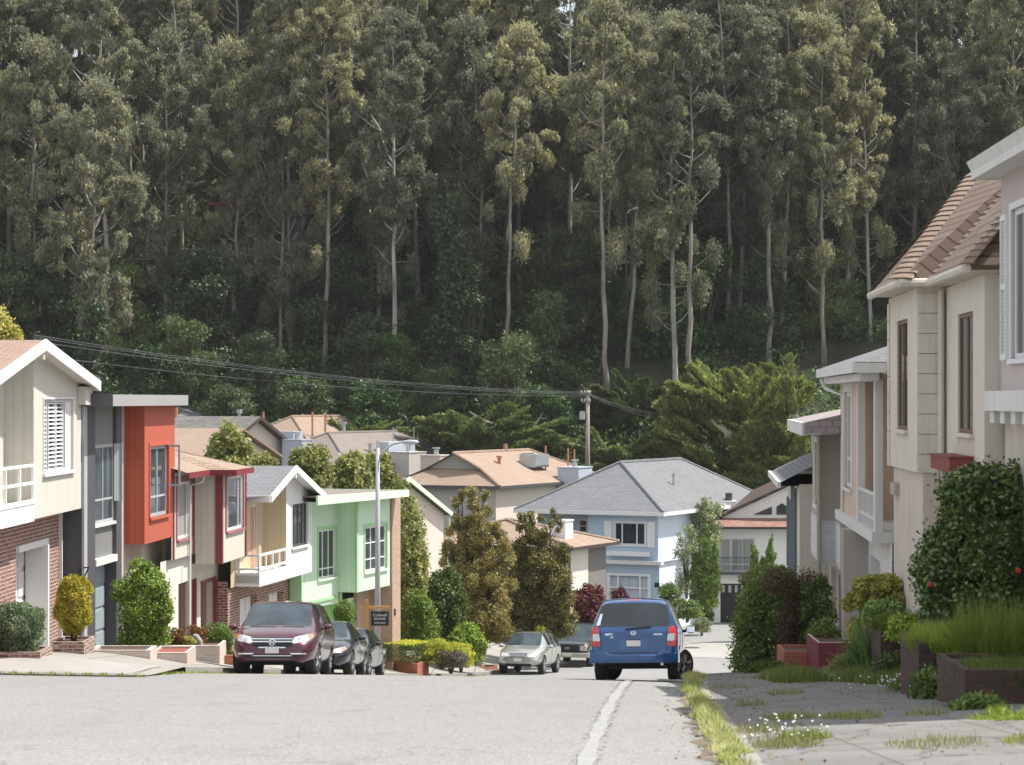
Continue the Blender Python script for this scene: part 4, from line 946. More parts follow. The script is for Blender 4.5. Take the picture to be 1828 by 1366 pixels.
m = MB(); m.face([(gx0, -.4, rz4(gx0)), (pk, -.4, zp), (pk, 9, zp), (gx0, 9, rz4(gx0))]); m.face([(pk, -.4, zp), (gx1, -.4, rz4(gx1)), (gx1, 9, rz4(gx1)), (pk, 9, zp)]); m.face([(gx0, -.4, rz4(gx0)), (gx0, 9, rz4(gx0)), (gx0 - 1.2, 9, rz4(gx0) - .1), (gx0 - 1.2, 1.2, rz4(gx0) - .1)])
h.add(m, 'roof', G['greyroof'])
m = MB()
for a, b in ((gx0 - .03, pk), (pk, gx1 + .03)): m.prism([(a, -.45, rz4(a) + .02), (b, -.45, rz4(b) + .02), (b, -.45, rz4(b) - .2), (a, -.45, rz4(a) - .2)], (0, .05, 0))
m.box(gx0 - .1, gx0 - .02, -.4, 1.5, rz4(gx0) - .2, rz4(gx0)); m.box(gx1 - .02, gx1 + .06, -.4, 9, rz4(gx1) - .2, rz4(gx1))
m.slab([(gx0, -.4, rz4(gx0) - .03), (pk, -.4, zp - .03), (pk, 1, zp - .03), (gx0, 1, rz4(gx0) - .03)], .05); m.slab([(pk, -.4, zp - .03), (gx1, -.4, rz4(gx1) - .03), (gx1, 1, rz4(gx1) - .03), (pk, 1, zp - .03)], .05)
m.box(pk - .07, pk + .07, -.42, .3, zp - .38, zp - .1); h.add(m, 'fascia', G['white'])
m = MB(); m.box(b0, b1, -.02, .72, zbot, zbot + .42); m.box(h.u(430, .7) - .2, b0, .0, .72, zbot + .1, zbot + .35); h.add(m, 'balcony_floor', G['white'])
m = MB(); zr_ = h.z(990, b0); n = 4
for zz in (zr_, zr_ - .42): m.box(b0, b1, -.02, .04, zz - .07, zz); m.box(b0, b0 + .06, .04, .72, zz - .07, zz - .003)
for i in range(n + 1): xx = b0 + (b1 - .08 - b0) * i / n; m.box(xx, xx + .08, -.016, .035, zbot + .42, zr_ - .07)
m.box(b0 + .003, b0 + .07, .6, .68, zbot + .42, zr_ - .07); h.add(m, 'balcony_railing', G['white'])
m = MB(); g0, g1, g2, g3 = h.u(428, .8), h.u(459, .8), h.u(480, .8), h.u(506, .8); gz = h.z(1060, g2, .8)
h.wall(m, -.35, b2, -8.95, zbot, .8, [(g0, g1, -8.95, gz + .1), (g2, g3, -8.95, gz - .02)], rev=.3); m.face([(-.35, .8, -8.95), (-.35, .8, zbot + .2), (-.35, 3, zbot + .2), (-.35, 3, -8.95)]); h.add(m, 'brick_wall', G['brick'])
h.garage(g0, g1, -8.95, gz + .1, .8, G['whites'], rows=4, cols=3); h.garage(g2, g3, -8.95, gz - .02, .8, G['whites'], rows=4, cols=3)
m = MB(); x5 = h.u(560, .1); m.box(b2 - .02, b2 + .10, .35, .75, -9, -3.2); h.add(m, 'corner_trim', G['green'])

# mint green house
h = House('mint_green_house', 'mint green flat-roofed house with bright green trim and pink brick end wall', 'house', -5.38 - .3096 * 3.6, 79.9, .3096, -9.7)
a0, a1 = h.u(556, .7), h.u(607, .7); b0, b1 = h.u(636), h.u(696); zbot = h.z(1058, b0); zt = -3.45
m = MB(); w0, w1 = h.u(568, .7), h.u(599, .7); wz0, wz1 = h.z(1035, w0, .7), h.z(947, w0, .7)
h.wall(m, 0, b0 + .1, zbot - .35, zt, .7, [(w0, w1, wz0, wz1)]); m.face([(b0, 0, zbot), (b0, 0, zt), (b0, .7, zt), (b0, .7, zbot)])
v0, v1 = h.u(651), h.u(690); vz0, vz1 = h.z(1022, v0), h.z(941, v0)
h.wall(m, b0, b1, zbot, zt, 0, [(v0, v1, vz0, vz1)]); m.face([(b0, 0, zbot), (b0, 1, zbot), (b1, 1, zbot), (b1, 0, zbot)]); m.box(0, b1, 1.5, 9, -9.8, zt - .1); h.add(m, 'wall', G['mint'])
h.window(w0, w1, wz0, wz1, .7, G['white'], G['glass'], [.33, .66], [.2], .07, G['mintp'], .1, True, tm=G['green']); h.window(v0, v1, vz0, vz1, 0, G['white'], G['glassb'], [.33, .66], [.27, .63], .07, G['mintp'], .1, True, tm=G['green'])
m = MB(); m.box(b0 - .06, b0 + .1, -.05, 0.02, zbot, zt); m.box(h.u(607, .7) - .1, h.u(607, .7) + .02, .63, .7, zbot - .3, zt); m.box(.02, b0 - .1, .64, .7, h.z(1076, 1, .7) - .05, h.z(1076, 1, .7) + .05); m.box(0, .1, .62, .7, -9.7, zt); h.add(m, 'green_trim', G['green'])
m = MB(); g0, g1 = h.u(578, .9), h.u(622, .9); gz = zbot - .45
h.wall(m, 0, 6.6, -9.8, zbot - .35, .9, [(g0, g1, -9.8, gz)]); h.add(m, 'lower_wall', G['mintp']); h.garage(g0, g1, -9.8, gz, .9, G['bgreen'], rows=4, cols=4)
m = MB(); m.box(5.0, 6.2, .84, .9, -9.8, zbot - .5); h.add(m, 'door', G['bgreen'])
xb_ = h.u(697, -.1); m = MB(); m.box(b1 + .04, b1 + .9, -.08, 5, -9.9, zt - .02); m.box(b1 - 1.3, b1 + .04, .75, .9, -9.9, zbot + .02); h.add(m, 'brick_end_wall', G['fbrick'])
m = MB(); m.box(b1 + .2, b1 + .35, -.1, -.08, h.z(1100, b1), h.z(1088, b1)); h.add(m, 'mailbox', G['black'])
m = MB(); e0, e1 = h.u(564, -.55), h.u(725, -.5)
m.prism([(e0, -.55, h.z(886, e0, -.55)), (e1, -.55, h.z(875, e1, -.5)), (e1, 9, h.z(875, e1, -.5)), (e0, 9, h.z(886, e0, -.55))], (0, 0, -.05)); h.add(m, 'roof', G['brownroof'])
m = MB(); za, zb_ = h.z(886, e0, -.55) + .01, h.z(875, e1, -.5) + .01
m.prism([(e0, -.62, za), (e1, -.62, zb_), (e1, -.62, zb_ - .24), (e0, -.62, za - .3)], (0, .07, 0)); m.face([(e0, -.55, za - .2), (e0, 1, za - .2), (e1, 1, zb_ - .2), (e1, -.55, zb_ - .2)]); m.box(e1, e1 + .06, -.6, 9, zb_ - .24, zb_)
h.add(m, 'fascia', G['mintp'])

# ===== houses down the hill =====
ANG = -radians(25.6)
def pipe(h, x, y, z0, z1, r, mat, name='vent_pipe', cap=False):
    m = MB(); m.tube((x, y, z0), (x, y, z1), r, n=8)
    if cap: m.tube((x, y, z1), (x, y, z1 + .12), r * 1.7, r * 1.7, n=8)
    return h.add(m, name, mat)
def chimney(h, x0, x1, y0, y1, z0, z1, mat, pot=True):
    c = h.box('chimney', mat, x0, x1, y0, y1, z0, z1)
    q = MB(); q.box(x0 - .04, x1 + .04, y0 - .04, y1 + .04, z1, z1 + .07); h.add(q, 'chimney_cap', mat, c)
    if pot:
        q = MB(); xm, ym = (x0 + x1) / 2, (y0 + y1) / 2; q.tube((xm, ym, z1 + .07), (xm, ym, z1 + .42), .17, n=10); q.tube((xm, ym, z1 + .45), (xm, ym, z1 + .55), .26, n=10); h.add(q, 'flue', G['metal'], c)
    return c
# pale blue house
h = House('pale_blue_house', 'pale blue two-storey house with large grey hip roof and white-shuttered window', 'house', 7.74, 128, 0, -12.7, ang=ANG)
ze = -5.95; zbm = -8.62
xl = h.u(1050); m = MB()
w0, w1 = h.u(1096), h.u(1152); wz0, wz1 = h.z(973, -2), h.z(932, -2)
h.wall(m, xl, 0, zbm, ze, 0, [(w0, w1, wz0, wz1)]); m.face([(xl, 0, zbm), (xl, 0, ze), (xl, 1.6, ze), (xl, 1.6, zbm)]); q0, q1 = h.u(1033, 1.6), h.u(1048, 1.6)
h.wall(m, -7.8, xl, -12.8, ze, 1.6, [(q0, q1, h.z(952, xl, 1.6), h.z(928, xl, 1.6))])
g0, g1 = h.u(1088, .15), h.u(1158, .15); gz = h.z(1028, -2, .15); h.wall(m, xl + .2, 0, -12.8, zbm, .15, [(g0, g1, -11.9, gz)])
h.add(m, 'front_wall', G['blue'])
m = MB(); sy0, sy1 = h.v(1222, 0), h.v(1232, 0)
m.face([(0, 0, zbm), (0, 16, zbm), (0, 16, ze), (0, 0, ze)]); m.face([(-.15, .15, -12.8), (-.15, 16, -12.8), (-.15, 16, zbm), (-.15, .15, zbm)]); m.box(-7.7, -.3, 3, 16, -12.8, ze); h.add(m, 'side_wall', G['bluew'])  # side coloured paler than the front: sun and shade painted into the two walls
h.window(w0, w1, wz0, wz1, 0, G['white'], G['glass'], [.25, .72], [], .08, G['white'], .06, True)
h.window(q0, q1, h.z(952, xl, 1.6), h.z(928, xl, 1.6), 1.6, G['white'], G['glass'], [], [.5], .07, G['white'], .05, True)
for a_ in (w0 - .55, w1 + .12): m = MB(); m.box(a_, a_ + .43, -.06, 0, wz0 - .1, wz1 + .05); h.add(m, 'shutter', G['white'])
m = MB(); m.box(w0 - .3, w1 + .3, -.32, -.0, h.z(992, -2), h.z(984, -2)); h.add(m, 'flower_box', G['white'])
m = MB(); m.box(xl - .6, .25, -.25, .2, zbm - .12, zbm + .08); h.add(m, 'belt_ledge', G['offw'])
g = h.garage(g0, g1, -11.9, gz, .15, G['bgrey'], rows=4, cols=4, rec=.12)
m = MB()
for i in range(4):
    zz = -11.9 + (gz + 11.9) * i / 4; m.box(g0, g1, .13, .25, zz - .04, zz + .04)
for f_ in (0, .22, .78, 1): xx = g0 + (g1 - g0) * f_; m.box(xx - .05, xx + .05, .12, .25, -11.9, gz)
m.box(g0 - .14, g1 + .14, .08, .16, gz, gz + .14); m.box(g0 - .14, g0, .09, .16, -11.9, gz); m.box(g1, g1 + .14, .09, .16, -11.9, gz); h.add(m, 'door_trim', G['white'], g)
m = MB(); m.box(g1 + .35, g1 + .62, .1, .16, h.z(1048, -1), h.z(1040, -1)); h.add(m, 'house_light', G['black'])
m = MB(); rx = -3.85; hip(m, -8.2, .5, -.5, 16.6, ze + .02, -3.45, rx, rx, 3.95, 12.9); h.add(m, 'roof', G['greyroof'])
ridges(h, [((.5, -.5, ze), (rx, 3.95, -3.45)), ((-8.2, -.5, ze), (rx, 3.95, -3.45)), ((rx, 3.95, -3.45), (rx, 12.9, -3.45)), ((rx, 12.9, -3.45), (.5, 16.6, ze))], G['greyroof'])
m = MB(); fascia(m, -8.24, .54, -.54, 16.64, ze + .02, .2); h.add(m, 'gutter', G['white'])
pipe(h, -1.6, 6.2, -4.9, -4.2, .07, G['metal'], 'vent_pipe', True)
m = MB()
for k in range(2): m.path([(-7.4, 1.5, zbm - .0), (-6.3, 1.5, zbm + 1.0)] if k else [(-7.4, 1.5, zbm + 1.0), (-6.3, 1.5, zbm)], .035, 4)
m.box(-7.8, -5.9, 1.45, 1.52, zbm + .98, zbm + 1.05); h.add(m, 'stair_railing', G['white'])

# white house with black garage door
h = House('white_cottage', 'white house with red-brown shingle skirt roof and black garage door', 'house', 10.95, 134, 0, -13.2, ang=radians(-2))
ze = h.z(940, 0); m = MB(); w0, w1 = h.u(1284), h.u(1347); wz0, wz1 = h.z(1021, 0), h.z(961, 0); g0, g1 = h.u(1286), h.u(1332); gz = h.z(1042, 0)
h.wall(m, 0, 6.5, -13.2, ze, 0, [(w0, w1, wz0, wz1), (g0, g1, -12.6, gz)], rev=.3); m.face([(0, 0, -13.2), (0, 0, ze), (0, 8, ze), (0, 8, -13.2)]); h.add(m, 'wall', G['whites'])
h.window(w0, w1, wz0, wz1, 0, G['white'], G['curtain'], [.33], [.22], .08, rec=.25, name='glass_door')
h.garage(g0, g1, -12.6, gz, 0, G['black'], rows=4, cols=4, rec=.25, glass=G['curtain'])
m = MB(); z0 = h.z(1022, 0); z1 = h.z(994, 0); m.box(w0 - .15, w1 + .2, -.5, -.46, z1 - .05, z1); m.box(w0 - .15, w1 + .2, -.5, -.46, z0, z0 + .05)
for i in range(16): xx = w0 - .15 + (w1 - w0 + .3) * i / 15; m.box(xx, xx + .02, -.49, -.47, z0, z1)
m.box(w0 - .15, w1 + .2, -.5, 0, z0 - .1, z0); h.add(m, 'balcony_railing', G['slate'])
m = MB(); xs0, xs1 = h.u(1246, -.6), 8.5; zs = h.z(925, 0, .8)
m.face([(xs0, -.6, ze), (xs1, -.6, ze), (xs1, 1.0, zs), (xs0 + 1.5, 1.0, zs)]); m.face([(xs0, 6, ze), (xs0, -.6, ze), (xs0 + 1.5, 1.0, zs), (xs0 + 1.5, 6, zs)]); h.add(m, 'skirt_roof', G['redroof'])
m = MB(); m.box(xs0, xs1, -.66, -.6, ze - .12, ze + .02); m.face([(xs0, -.6, ze - .08), (xs0, 1, ze - .08), (xs1, 1, ze - .08), (xs1, -.6, ze - .08)]); h.add(m, 'gutter', G['brownd'])
pkx = h.u(1408, 1); zp = h.z(868, 0, 1); gx = h.u(1287, 1)
m = MB(); m.face([(gx, 1, zs), (2 * pkx - gx, 1, zs), (pkx, 1, zp)]); h.add(m, 'gable', G['whites'])
m = MB(); m.prism([(gx - .3, .7, zs - .02), (pkx, .7, zp + .08), (pkx, 9, zp + .08), (gx - .3, 9, zs - .02)], (0, 0, .1)); m.prism([(pkx, .7, zp + .08), (2 * pkx - gx, .7, zs), (2 * pkx - gx, 9, zs), (pkx, 9, zp + .08)], (0, 0, .1)); h.add(m, 'roof', G['brownd'])
m = MB(); t0, t1, t2 = h.u(1345, .98), h.u(1378, .98), h.u(1386, .98); zz0, zz1 = h.z(920, 0), h.z(906, 0)
m.prism([(t0, .96, zz0), (t1, .96, zz0), (t1, .96, zz1)], (0, .03, 0)); m.prism([(t2, .96, zz0), (t2 + 1.3, .96, zz0), (t2 + .3, .96, zz1 + .2), (t2, .96, zz1)], (0, .03, 0)); h.add(m, 'pane', G['glass'])
chimney(h, h.u(1286, 2.5), h.u(1313, 2.5), 2.5, 3.8, zs - .5, h.z(897, 0, 2.5), G['whites'], False); pipe(h, h.u(1301, 3), 3, h.z(897, 0, 2.5), h.z(880, 0, 3), .2, G['brownd'], 'chimney_pot')

def hip_house(name, label, X, Y, x_l, depth, ze, zr, zg, wallmat, sidemat, roof, trim, rin=3.8, dutch=False, wins=(), swins=(), ang=ANG):
    h = House(name, label, 'house', X, Y, 0, zg, ang=ang)
    m = MB(); hs = [(a, b, c, d) for a, b, c, d in wins]; h.wall(m, x_l, 0, zg, ze, 0, hs); h.add(m, 'front_wall', wallmat)
    m = MB(); m.face([(0, 0, zg), (0, depth, zg), (0, depth, ze), (0, 0, ze)]); m.box(x_l + .1, -.1, .5, depth - .1, zg, ze - .05); h.add(m, 'side_wall', sidemat)
    for a, b, c, d in wins: h.window(a, b, c, d, 0, G['white'], G['glass'], [.5], [], .08)
    for a, b, c, d in swins:
        m = MB(); m.box(.0, .06, a, b, c, d); w = h.add(m, 'window', G['white']); m = MB(); n = max(1, int((b - a) / .6))
        for i in range(n): m.box(.06, .075, a + .08 + i * (b - a - .08) / n, a + (i + 1) * (b - a - .08) / n, c + .08, d - .08)
        h.add(m, 'pane', G['glass'], w)
    m = MB(); rx = x_l / 2; o = .5
    if not dutch: hip(m, x_l - o, o, -o, depth + o, ze, zr, rx, rx, rin, depth - rin)
    else:
        zd = ze + (zr - ze) * dutch; y1 = -o + 1.7; f_ = dutch
        xa_ = x_l - o + (rx - x_l + o) * f_; xb_ = o + (rx - o) * f_
        m.face([(x_l - o, -o, ze), (o, -o, ze), (xb_, y1, zd), (xa_, y1, zd)])
        m.face([(o, -o, ze), (o, depth + o, ze), (rx, depth - rin, zr), (rx, y1 - .3, zr), (xb_, y1 - .3, zd)]); m.face([(x_l - o, depth + o, ze), (x_l - o, -o, ze), (xa_, y1 - .3, zd), (rx, y1 - .3, zr), (rx, depth - rin, zr)])
        m.face([(o, depth + o, ze), (x_l - o, depth + o, ze), (rx, depth - rin, zr)])
    r_ = h.add(m, 'roof', roof)
    ridges(h, [((o, -o, ze), (xb_, y1 - .3, zd)) if dutch else ((o, -o, ze), (rx, rin, zr)), ((rx, (y1 - .3) if dutch else rin, zr), (rx, depth - rin, zr)), ((rx, depth - rin, zr), (o, depth + o, ze))] + ([((xb_, y1 - .3, zd), (rx, y1 - .3, zr))] if dutch else [((x_l - o, -o, ze), (rx, rin, zr))]), roof)
    if dutch:
        m = MB(); m.face([(xa_ + .1, y1 - .05, zd + .01), (xb_ - .1, y1 - .05, zd + .01), (rx, y1 - .05, zr - .05)]); h.add(m, 'pediment', G['greysid'])
    m = MB(); fascia(m, x_l - o - .04, o + .04, -o - .04, depth + o + .04, ze + .015, .16); h.add(m, 'gutter', trim)
    return h
# tan-roofed house with dutch gable
h = hip_house('tan_roof_house', 'pale grey house under a broad tan shingle roof with grey siding pediment', -1.0, 150, -6.9, 16.0, -5.35, -3.35, -12, G['greys'], G['pcream'], G['tanroof'], G['slate'], 3.8, .5,
              wins=[(-5.6, -4.2, -7.9, -6.3)], swins=[(8.6, 10.6, -8.3, -6.4)])  # front painted grey for shade, side pale cream for sunlight
chimney(h, -6.6, -5.2, 2.5, 4.2, -5, -3.6, G['greys']); chimney(h, .1, 1.6, 9.0, 11.2, -8, -4.45, G['bgrey'])
sk_ = h.box('skylight', G['metal'], -2.0, -.8, 7.6, 9.6, -4.4, -3.55); q_ = MB(); q_.face([(-.75, 7.6, -4.3), (-.75, 9.6, -4.3), (-1.9, 9.6, -3.5), (-1.9, 7.6, -3.5)]); h.add(q_, 'pane', G['glassb'], sk_)
for (x, y, z0, z1) in ((-.9, 9.3, -4.6, -3.0), (-.5, 12.0, -4.9, -3.2), (-.4, 12.8, -5, -3.3)): pipe(h, x, y, z0, z1, .06, G['terra'])
pipe(h, -2.0, 4.6, -4.3, -3.7, .12, G['terra'], 'vent_pipe', True); pipe(h, -3.45, 8.5, -3.6, -2.9, .14, G['terra'], 'roof_vent')
# grey-brown roof house behind
h = hip_house('brown_roof_house', 'house with wide grey-brown shingle hip roof behind the mint house', -11.4, 166, -7.6, 18.5, -4.5, -2.35, -12, G['greys'], G['bgrey'], G['brownroof'], G['slate'], 4.2)
chimney(h, .2, 1.7, 6.0, 8.6, -8, -3.75, G['greys']); pipe(h, -3.8, 6.4, -2.6, -1.7, .14, G['metal'], 'vent_pipe', True); h.box('skylight', G['bgrey'], -1.2, -.2, 6.5, 10.5, -3.9, -3.0)
for y in (9.6, 12.8, 13.4): pipe(h, -1.5, y, -4, -2.0, .05, G['metal'])
pipe(h, -1.1, 5.4, -4, -3.2, .12, G['metal'], 'vent_pipe', True)
# pale cream gabled house
h = House('cream_gable_house', 'cream stucco house with dark brown-edged gable at the far left', 'house', -18.3, 152, 0, -11, ang=ANG)
zee, zpp = h.z(801, 0), h.z(746, 0, 4) - .1
m = MB(); m.face([(0, 0, -11), (0, 8, -11), (0, 8, zee), (0, 4, zpp), (0, 0, zee)]); m.box(-14, -.1, .1, 7.9, -11, zee - .1); h.add(m, 'wall', G['pcream'])
m = MB()
for a, b, za, zb2 in ((-.5, 4, zee - .12, zpp + .08), (4, 8.5, zpp + .08, zee - .12)): m.prism([(.45, a, za), (.45, b, zb2), (-14, b, zb2), (-14, a, za)], (0, 0, .12))
h.add(m, 'roof', G['darkroof'])
m = MB()
for a, b, za, zb2 in ((-.5, 4, zee - .12, zpp + .08), (4, 8.5, zpp + .08, zee - .12)): m.prism([(.46, a, za + .14), (.46, b, zb2 + .14), (.46, b, zb2 - .1), (.46, a, za - .1)], (.05, 0, 0))
h.add(m, 'fascia', G['brownd']); pipe(h, -6, 4, zpp, zpp + .75, .13, G['terra'], 'roof_vent'); m = MB(); m.box(.0, .08, 5.5, 7.2, h.z(835, 0), h.z(828, 0)); h.add(m, 'window', G['glass'])
chimney(h, .5, 2.0, 6.6, 7.9, -9, h.z(786, 0, 7), G['bgrey'])
h = House('small_gable_house', 'low cream house with tan gable roof half hidden by bushy tree tops', 'house', -17.8, 138, 0, -10, ang=ANG)
m = MB(); zee, zpp = -3.4, -1.85; m.face([(0, 0, -10), (0, 8, -10), (0, 8, zee), (0, 4, zpp), (0, 0, zee)]); h.add(m, 'wall', G['pcream']); m = MB()
for a, b, za, zb2 in ((-.5, 4, zee - .12, zpp + .05), (4, 8.5, zpp + .05, zee - .12)): m.prism([(.45, a, za), (.45, b, zb2), (-9, b, zb2), (-9, a, za)], (0, 0, .12))
h.add(m, 'roof', G['tanroof'])
h = hip_house('tan_hip_house', 'far house with tan hip roof and thin vent pipes behind the cream gable', -14.6, 176, -8, 15, -3.7, -1.25, -11, G['pcream'], G['bluew'], G['tanroof'], G['bgrey'], 4)
for (x, y) in ((-5.0, 1.5), (-1.2, 2.2), (-.8, 3.4)): pipe(h, x, y, -3.2, -.9, .08, G['terra'])
m = MB(); m.tube((-6.4, .4, -3.2), (-6.4, .4, -1.0), .12, n=8); m.tube((-6.4, .4, -1.0), (-6.4, .4, -.7), .22, n=8); h.add(m, 'flue', G['metal']); h.box('skylight', G['bgrey'], -3, -1.4, -.2, 1.2, -3.6, -2.3)
h = hip_house('far_grey_roof_house', 'farthest house, only its blue-grey roof showing above the other roofs at left', -25, 186, -9, 12, -2.2, -.55, -10, G['greys'], G['bgrey'], G['greyroof'], G['bgrey'], 4)
# dark taupe house behind the bronze trees
h = hip_house('taupe_house', 'dark taupe house with low tan hip roof behind the two bronze-green trees', 2.6, 115, -8.4, 4.7, -7.0, -5.9, -12.8, G['dgreys'], G['dgreys'], G['tanroof'], G['brownd'], 2.2, wins=[(-3.6, -2.0, -8.9, -7.9)])
chimney(h, -1.5, -.7, 1.4, 2.3, -7, h.z(930, -1, 2), G['whites'], False)
m = MB(); m.face([(.06, .3, -12.8), (.06, 2.4, -12.8), (.06, 2.4, -7.1), (.06, .3, -7.1)]); h.add(m, 'pale_wall', G['creams'])
m = MB(); m.box(-8.9, -5.2, -1.8, .4, -7.6, -7.45); h.add(m, 'porch_roof', G['brownroof']); m = MB(); m.box(-8.6, -5.4, -1.5, .2, -12.8, -7.6); h.add(m, 'porch_wall', G['dgreys'])
# pink cream gable with green trim, just beyond the mint house
h = House('pink_cream_house', 'pale pink-cream gable end with green-edged roof beyond the mint house', 'house', -6.66, 106, 0, -12.2, ang=ANG)
zee, zpp = h.z(917, 0, 8), h.z(858, 0, 4)
m = MB(); m.face([(0, 0, -12.2), (0, 8, -12.2), (0, 8, zee), (0, 4, zpp), (0, 0, zee)]); m.box(-9, -.1, .1, 7.9, -12.2, zee - .1); h.add(m, 'wall', G['pcream']); m = MB()
for a, b, za, zb2 in ((-.4, 4, zee - .1, zpp + .06), (4, 8.4, zpp + .06, zee - .1)): m.prism([(.3, a, za), (.3, b, zb2), (-9, b, zb2), (-9, a, za)], (0, 0, .1))
h.add(m, 'roof', G['darkroof']); m = MB()
for a, b, za, zb2 in ((-.4, 4, zee - .1, zpp + .06), (4, 8.4, zpp + .06, zee - .1)): m.prism([(.3, a, za + .12), (.3, b, zb2 + .12), (.3, b, zb2 - .1), (.3, a, za - .1)], (.05, 0, 0))
h.add(m, 'fascia', G['mintp']); m = MB(); m.tube((.2, 8.2, zee - .2), (.12, 8.05, -11), .05, n=6); h.add(m, 'downspout', G['mintp'])
# house glimpsed in the forest
h = House('forest_house', 'pale house with red roof edge glimpsed through the forest at upper left', 'house', -26.5, 216, 0, 9, ang=radians(8))
m = MB(); x0, x1 = 0, 9; zt, zm = h.z(362, 0), h.z(462, 0)
m.box(0, 10, 0, 8, zm - 3, zt - .25); h.add(m, 'wall', G['greys']); m = MB(); m.box(-.6, 10.6, -.7, 8.6, zt - .22, zt); h.add(m, 'roof', m_plain('red_roof_edge', (0.45, 0.09, 0.07), .6))
h.window(1.0, 4.2, zt - 3.2, zt - .8, -.08, G['white'], G['glassb'], [.33, .66], [], .12); m = MB(); m.box(-10, 4.2, -1.7, 0, zm - .25, zm - .1); m.box(-10, 4.2, -1.66, -1.6, zm + .6, zm + .68)
for i in range(48): m.box(-10 + i * .3, -9.95 + i * .3, -1.65, -1.6, zm - .1, zm + .6)
h.add(m, 'deck', G['greys'])
h.window(6.5, 9.0, zt - 3.2, zt - .8, -.08, G['white'], G['glass'], [.5], [], .12)
h = House('pale_forest_house', 'cream house corner glimpsed between trunks above the grey-brown roofs', 'house', (636 - CX) * 222 / F, 222, 0, 6, ang=radians(-15))
m = MB(); m.box(0, 5, 0, 6, 6, h.z(408, 0)); h.add(m, 'wall', G['pcream']); m = MB(); m.box(-.4, 5.4, -.4, 6.4, h.z(408, 0), h.z(408, 0) + .4); h.add(m, 'roof', G['darkroof']); h.window(2.2, 3.6, h.z(450, 0), h.z(425, 0), -.02, G['white'], G['glass'], [.5], [], .1)
# ===== right row =====
K = {}
K['pink'] = m_stucco('grey_pink_stucco', (0.50, 0.44, 0.42), 0.4, (0.24, 0.20, 0.18), 0.25); K['cream'] = m_stucco('aged_cream_stucco', (0.62, 0.575, 0.50), 0.28, (0.25, 0.21, 0.16), 0.35); K['peach'] = m_stucco('peach_stucco', (0.60, 0.46, 0.36), 0.12, (0.4, 0.28, 0.2), 0.15)
K['pinkb'] = m_stucco('pale_pink_beige_stucco', (0.58, 0.51, 0.455), 0.3, (0.25, 0.2, 0.17), 0.35); K['tan'] = m_stucco('tan_grey_stucco', (0.40, 0.36, 0.31), 0.2, (0.2, 0.17, 0.15), 0.2); K['wood'] = m_plain('brown_window_wood', (0.20, 0.12, 0.085), 0.7)
K['tile'] = m_shingle('brown_cement_tiles', (0.15, 0.105, 0.08), (0.21, 0.155, 0.118), 7.0, 0.24, dark=(0.03, 0.02, 0.018), ms=0.022, patch=0.3); K['hiptile'] = m_plain('hip_cap_tile', (0.21, 0.152, 0.112), 0.85, var=0.4, scale=4)
K['redbox'] = m_plain('brick_red_paint', (0.22, 0.04, 0.035), 0.6); K['lap'] = m_boards('white_lap_siding', (0.60, 0.60, 0.60), 0.24, False, 0.06, 0.6, 0.15); K['wshing'] = m_shingle('white_wall_shingles', (0.50, 0.51, 0.53), (0.60, 0.61, 0.62), .2, .16)
K['bgpaint'] = m_plain('blue_grey_shutter_paint', (0.12, 0.15, 0.18), 0.6); K['gpink'] = m_shingle('weathered_pinkish_roof', (0.26, 0.22, 0.22), (0.36, 0.31, 0.31), patch=.5)
# nearest: grey pink house
h = House('grey_pink_house', 'grey-pink stucco house with louvred shutters and white gutter at the right edge', 'house', 7.72, 38.15, .032, -4.9, right=True)
m = MB(); w0, w1 = .95, 2.5; wz0, wz1 = .62, 2.92
h.wall(m, 0, 8.6, .12, 3.55, 0, [(w0, w1, wz0, wz1)]); m.face([(0, 0, -5), (0, 0, 3.55), (0, 8, 3.55), (0, 8, -5)]); m.face([(8.6, 0, -5), (8.6, 8, -5), (8.6, 8, 3.55), (8.6, 0, 3.55)]); m.face([(0, 8, -5), (8.6, 8, -5), (8.6, 8, 3.55), (0, 8, 3.55)]); h.add(m, 'upper_wall', K['pink'])
m = MB(); m.face([(0, .06, -5), (8.6, .06, -5), (8.6, .06, .12), (0, .06, .12)]); h.add(m, 'lower_wall', K['pinkb'])
h.window(w0, w1, wz0, wz1, 0, G['white'], G['glass'], [.5], [], .09, G['white'], .1, True)
for a in (w0 - .62, w1 + .14):
    m = MB(); m.box(a, a + .06, -.08, -.01, wz0, wz1 - .05); m.box(a + .42, a + .48, -.08, -.01, wz0, wz1 - .05)
    for zz in (wz0, (wz0 + wz1) / 2 - .06, wz1 - .14): m.box(a + .06, a + .42, -.078, -.012, zz, zz + .09)
    for i in range(34):
        zz = wz0 + .12 + (wz1 - wz0 - .3) * i / 33; m.prism([(a + .06, -.03, zz - .02), (a + .06, -.02, zz - .02), (a + .06, -.065, zz + .025), (a + .06, -.075, zz + .025)], (.36, 0, 0))
    h.add(m, 'shutter', G['white'])
m = MB(); m.box(-.05, 8.6, -.26, 0.05, -.17, .14)
h.add(m, 'ledge', G['offw']); 
for i in range(9): m = MB(); m.box(.12 + i * .95, .5 + i * .95, -.2, .05, -.36, -.172); h.add(m, 'dentil', G['offw'])
m = MB(); m.prism([(-.32, -.42, 3.5), (-.32, -.42, 3.62), (-.32, -.5, 3.78), (-.32, -.34, 3.78), (-.32, -.3, 3.5)], (9.3, 0, 0)); m.box(-.32, -.28, -.3, 8, 3.5, 3.74); m.face([(-.3, -.4, 3.51), (-.3, .3, 3.51), (9, .3, 3.51), (9, -.4, 3.51)]); h.add(m, 'gutter', G['offw'])
